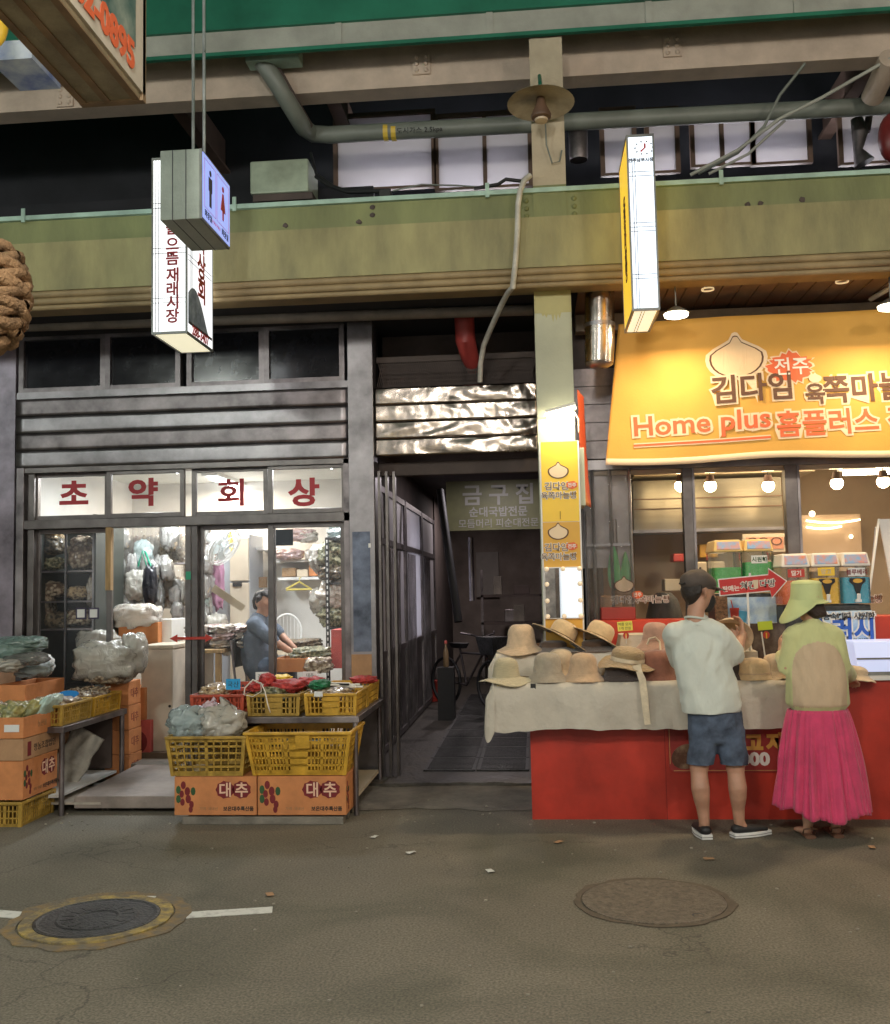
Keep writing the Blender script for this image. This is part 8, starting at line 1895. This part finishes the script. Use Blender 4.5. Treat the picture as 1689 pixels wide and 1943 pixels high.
for an in (ftL, ftR):
    b = MB(); b.tube([Vector((an.x, an.y-.05, .012)), Vector((an.x, an.y+.17, .012))], [.034, .044], 12, ry=[.012, .012], ref=(1, 0, 0)); so_ = b.build('sandal', m_gut, wo, smooth=50)
    b = MB(); b.tube([Vector((an.x-.036, an.y-.0, .02)), Vector((an.x-.038, an.y-.045, .06)), Vector((an.x, an.y-.06, .07)), Vector((an.x+.038, an.y-.045, .06)), Vector((an.x+.036, an.y, .02))], .005, 6); b.build('strap', m_gut, so_)
# ---------------- seated shopkeeper inside
SY = 9.4
m_shirt = mat('faded blue shirt', (.105, .13, .17), .9, var=.15, scale=7, bump=.8, bscale=10)
si = thing('person', 'man in a faded blue shirt sitting inside the herb shop behind the glass door', 'person', (J(495, 1260, SY).x, SY, ZF))
hip = J(498, 1262, SY); ch_ = J(487, 1205, SY); shc = J(492, 1180, SY); hd = J(500, 1146, SY-.02); neck = J(495, 1167, SY)
look = Vector((.86, -.32, -.32))
shN, shF = shc+Vector((.0, -.17, -.02)), shc+Vector((.02, .15, -.02))
elN, elF = J(528, 1222, SY-.22), J(533, 1205, SY+.12); hN, hF = J(563, 1243, SY-.2), J(560, 1230, SY+.0)
kN, kF = J(545, 1272, SY-.2), J(548, 1268, SY+.15)
fo = Vector((.12, -.99, 0))
ch = [([hip, ch_, shc], [.15, .15, .12], [.13, .12, .08], Vector((0, 1, 0))), ([shN, shc, shF], [.055, .065, .055]), ([shc, neck, hd-Vector((0, 0, .05))], [.062, .054, .052]),
      ([shN, elN], [.05, .04]), ([elN, hN], [.04, .025]), ([shF, elF], [.05, .04]), ([elF, hF], [.04, .025]),
      ([hip+Vector((.02, -.1, 0)), kN], [.085, .06]), ([hip+Vector((.02, .1, 0)), kF], [.085, .06]), ([kN, Vector((kN.x+.02, kN.y, ZF+.1))], [.058, .036]), ([kF, Vector((kF.x+.02, kF.y, ZF+.1))], [.058, .036]),
      ([Vector((kN.x+.02, kN.y, ZF+.07)), Vector((kN.x+.16, kN.y, ZF+.035))], [.036, .034], [.03, .025]), ([Vector((kF.x+.02, kF.y, ZF+.07)), Vector((kF.x+.16, kF.y, ZF+.035))], [.036, .034], [.03, .025])]
ch += head_chains(hd, look); ch += hand(si, hN, (.6, .2, -.7), (-.5, 0, -.5), .3, .6, 1); ch += hand(si, hF, (.7, -.1, -.6), (-.5, 0, -.5), .3, .6, -1)
organic('body', ch, m_skinA, si, .011, 3); face_bits(si, hd, look)
f = look.normalized(); u = ZA-f*f.z; u.normalize(); r_ = f.cross(u); g = lambda a, b_, c_: hd+r_*a+f*b_+u*c_
organic('hair', [([g(0, .07, .1), g(0, .0, .115), g(0, -.06, .07), g(0, -.075, -.0), g(0, -.065, -.05)], [.06, .08, .078, .07, .05], [.03, .04, .045, .04, .03], r_), ([g(.07, -.01, .06), g(.075, -.015, .01)], [.025, .014], [.06, .03], f), ([g(-.07, -.01, .06), g(-.075, -.015, .01)], [.025, .014], [.06, .03], f)], m_hair, si, .009, 2)
organic('shirt', [([hip+Vector((0, 0, -.03)), hip.lerp(ch_, .5)+Vector((-.02, 0, 0)), ch_, shc], [.19, .2, .195, .15], [.17, .165, .15, .1], Vector((0, 1, 0))), ([shN, shc+Vector((0, 0, .01)), shF], [.075, .08, .075]), ([shc, shc.lerp(neck, .6)], [.08, .062]), ([shN, shN.lerp(elN, .8)], [.075, .066]), ([shF, shF.lerp(elF, .8)], [.075, .066])], m_shirt, si, .012, 4, folds(.012, (8, 8, 9), 6))
organic('trousers', [([hip+Vector((0, -.0, -.02)), hip+Vector((.05, 0, -.02))], [.16, .16], [.12, .12], Vector((0, 1, 0))), ([hip+Vector((.02, -.1, 0)), kN], [.1, .075]), ([hip+Vector((.02, .1, 0)), kF], [.1, .075]), ([kN, Vector((kN.x+.02, kN.y, ZF+.14))], [.075, .055]), ([kF, Vector((kF.x+.02, kF.y, ZF+.14))], [.075, .055])], m_denim, si, .012, 4, folds(.008, (9, 9, 9), 3))
t = thing('chair', 'dark metal framed chair under the seated man in the herb shop', 'chair', (hip.x, SY, ZF))
sz = hip.z-.16
b = MB(); b.box(hip.x-.2, hip.x+.22, SY-.2, SY+.2, sz-.05, sz); b.build('seat', m_black, t, bevel=.015)
b = MB(); b.box(hip.x-.24, hip.x-.21, SY-.18, SY+.18, sz+.15, sz+.42); b.build('backrest', m_black, t, bevel=.012)
for sx in (-.2, .2):
    for sy in (-.18, .18): b = MB(); b.tube([(hip.x+sx, SY+sy, sz-.05), (hip.x+sx*1.15, SY+sy*1.1, ZF)], .012, 6); b.build('leg', m_steel_d, t)
b = MB(); b.tube([(hip.x-.2, SY-.18, sz-.04), (hip.x-.25, SY-.18, sz+.4), (hip.x-.25, SY+.18, sz+.4), (hip.x-.2, SY+.18, sz-.04)], .012, 6); b.build('back_frame', m_steel_d, t)
q = P(545, 1200, 10.9); t = thing('round_back_chair', 'pale round backed wire chair behind the seated man\'s arms', 'chair', (q.x, 10.9, ZF))
b = MB(); b.tube([(q.x+.16*math.cos(k*math.pi/12), 10.9, q.z+.2*math.sin(k*math.pi/12)) for k in range(25)], .012, 6, caps=False); b.build('back_hoop', m_white, t)
for k in range(-3, 4): b = MB(); x = k*.04; h = .2*math.sqrt(1-(x/.16)**2); b.tube([(q.x+x, 10.9, q.z-h), (q.x+x, 10.9, q.z+h)], .004, 4); b.build('back_rod', m_white, t)
b = MB(); b.lathe([(.0001, 0), (.2, 0), (.21, -.03), (.0001, -.03)], (q.x, 11.05, q.z-.21), 20); b.build('seat', m_cream, t)
for k in range(4): b = MB(); a = k*math.pi/2+.6; b.tube([(q.x+.16*math.cos(a), 11.05+.16*math.sin(a), q.z-.23), (q.x+.19*math.cos(a), 11.05+.19*math.sin(a), ZF)], .012, 6); b.build('leg', m_steel_d, t)
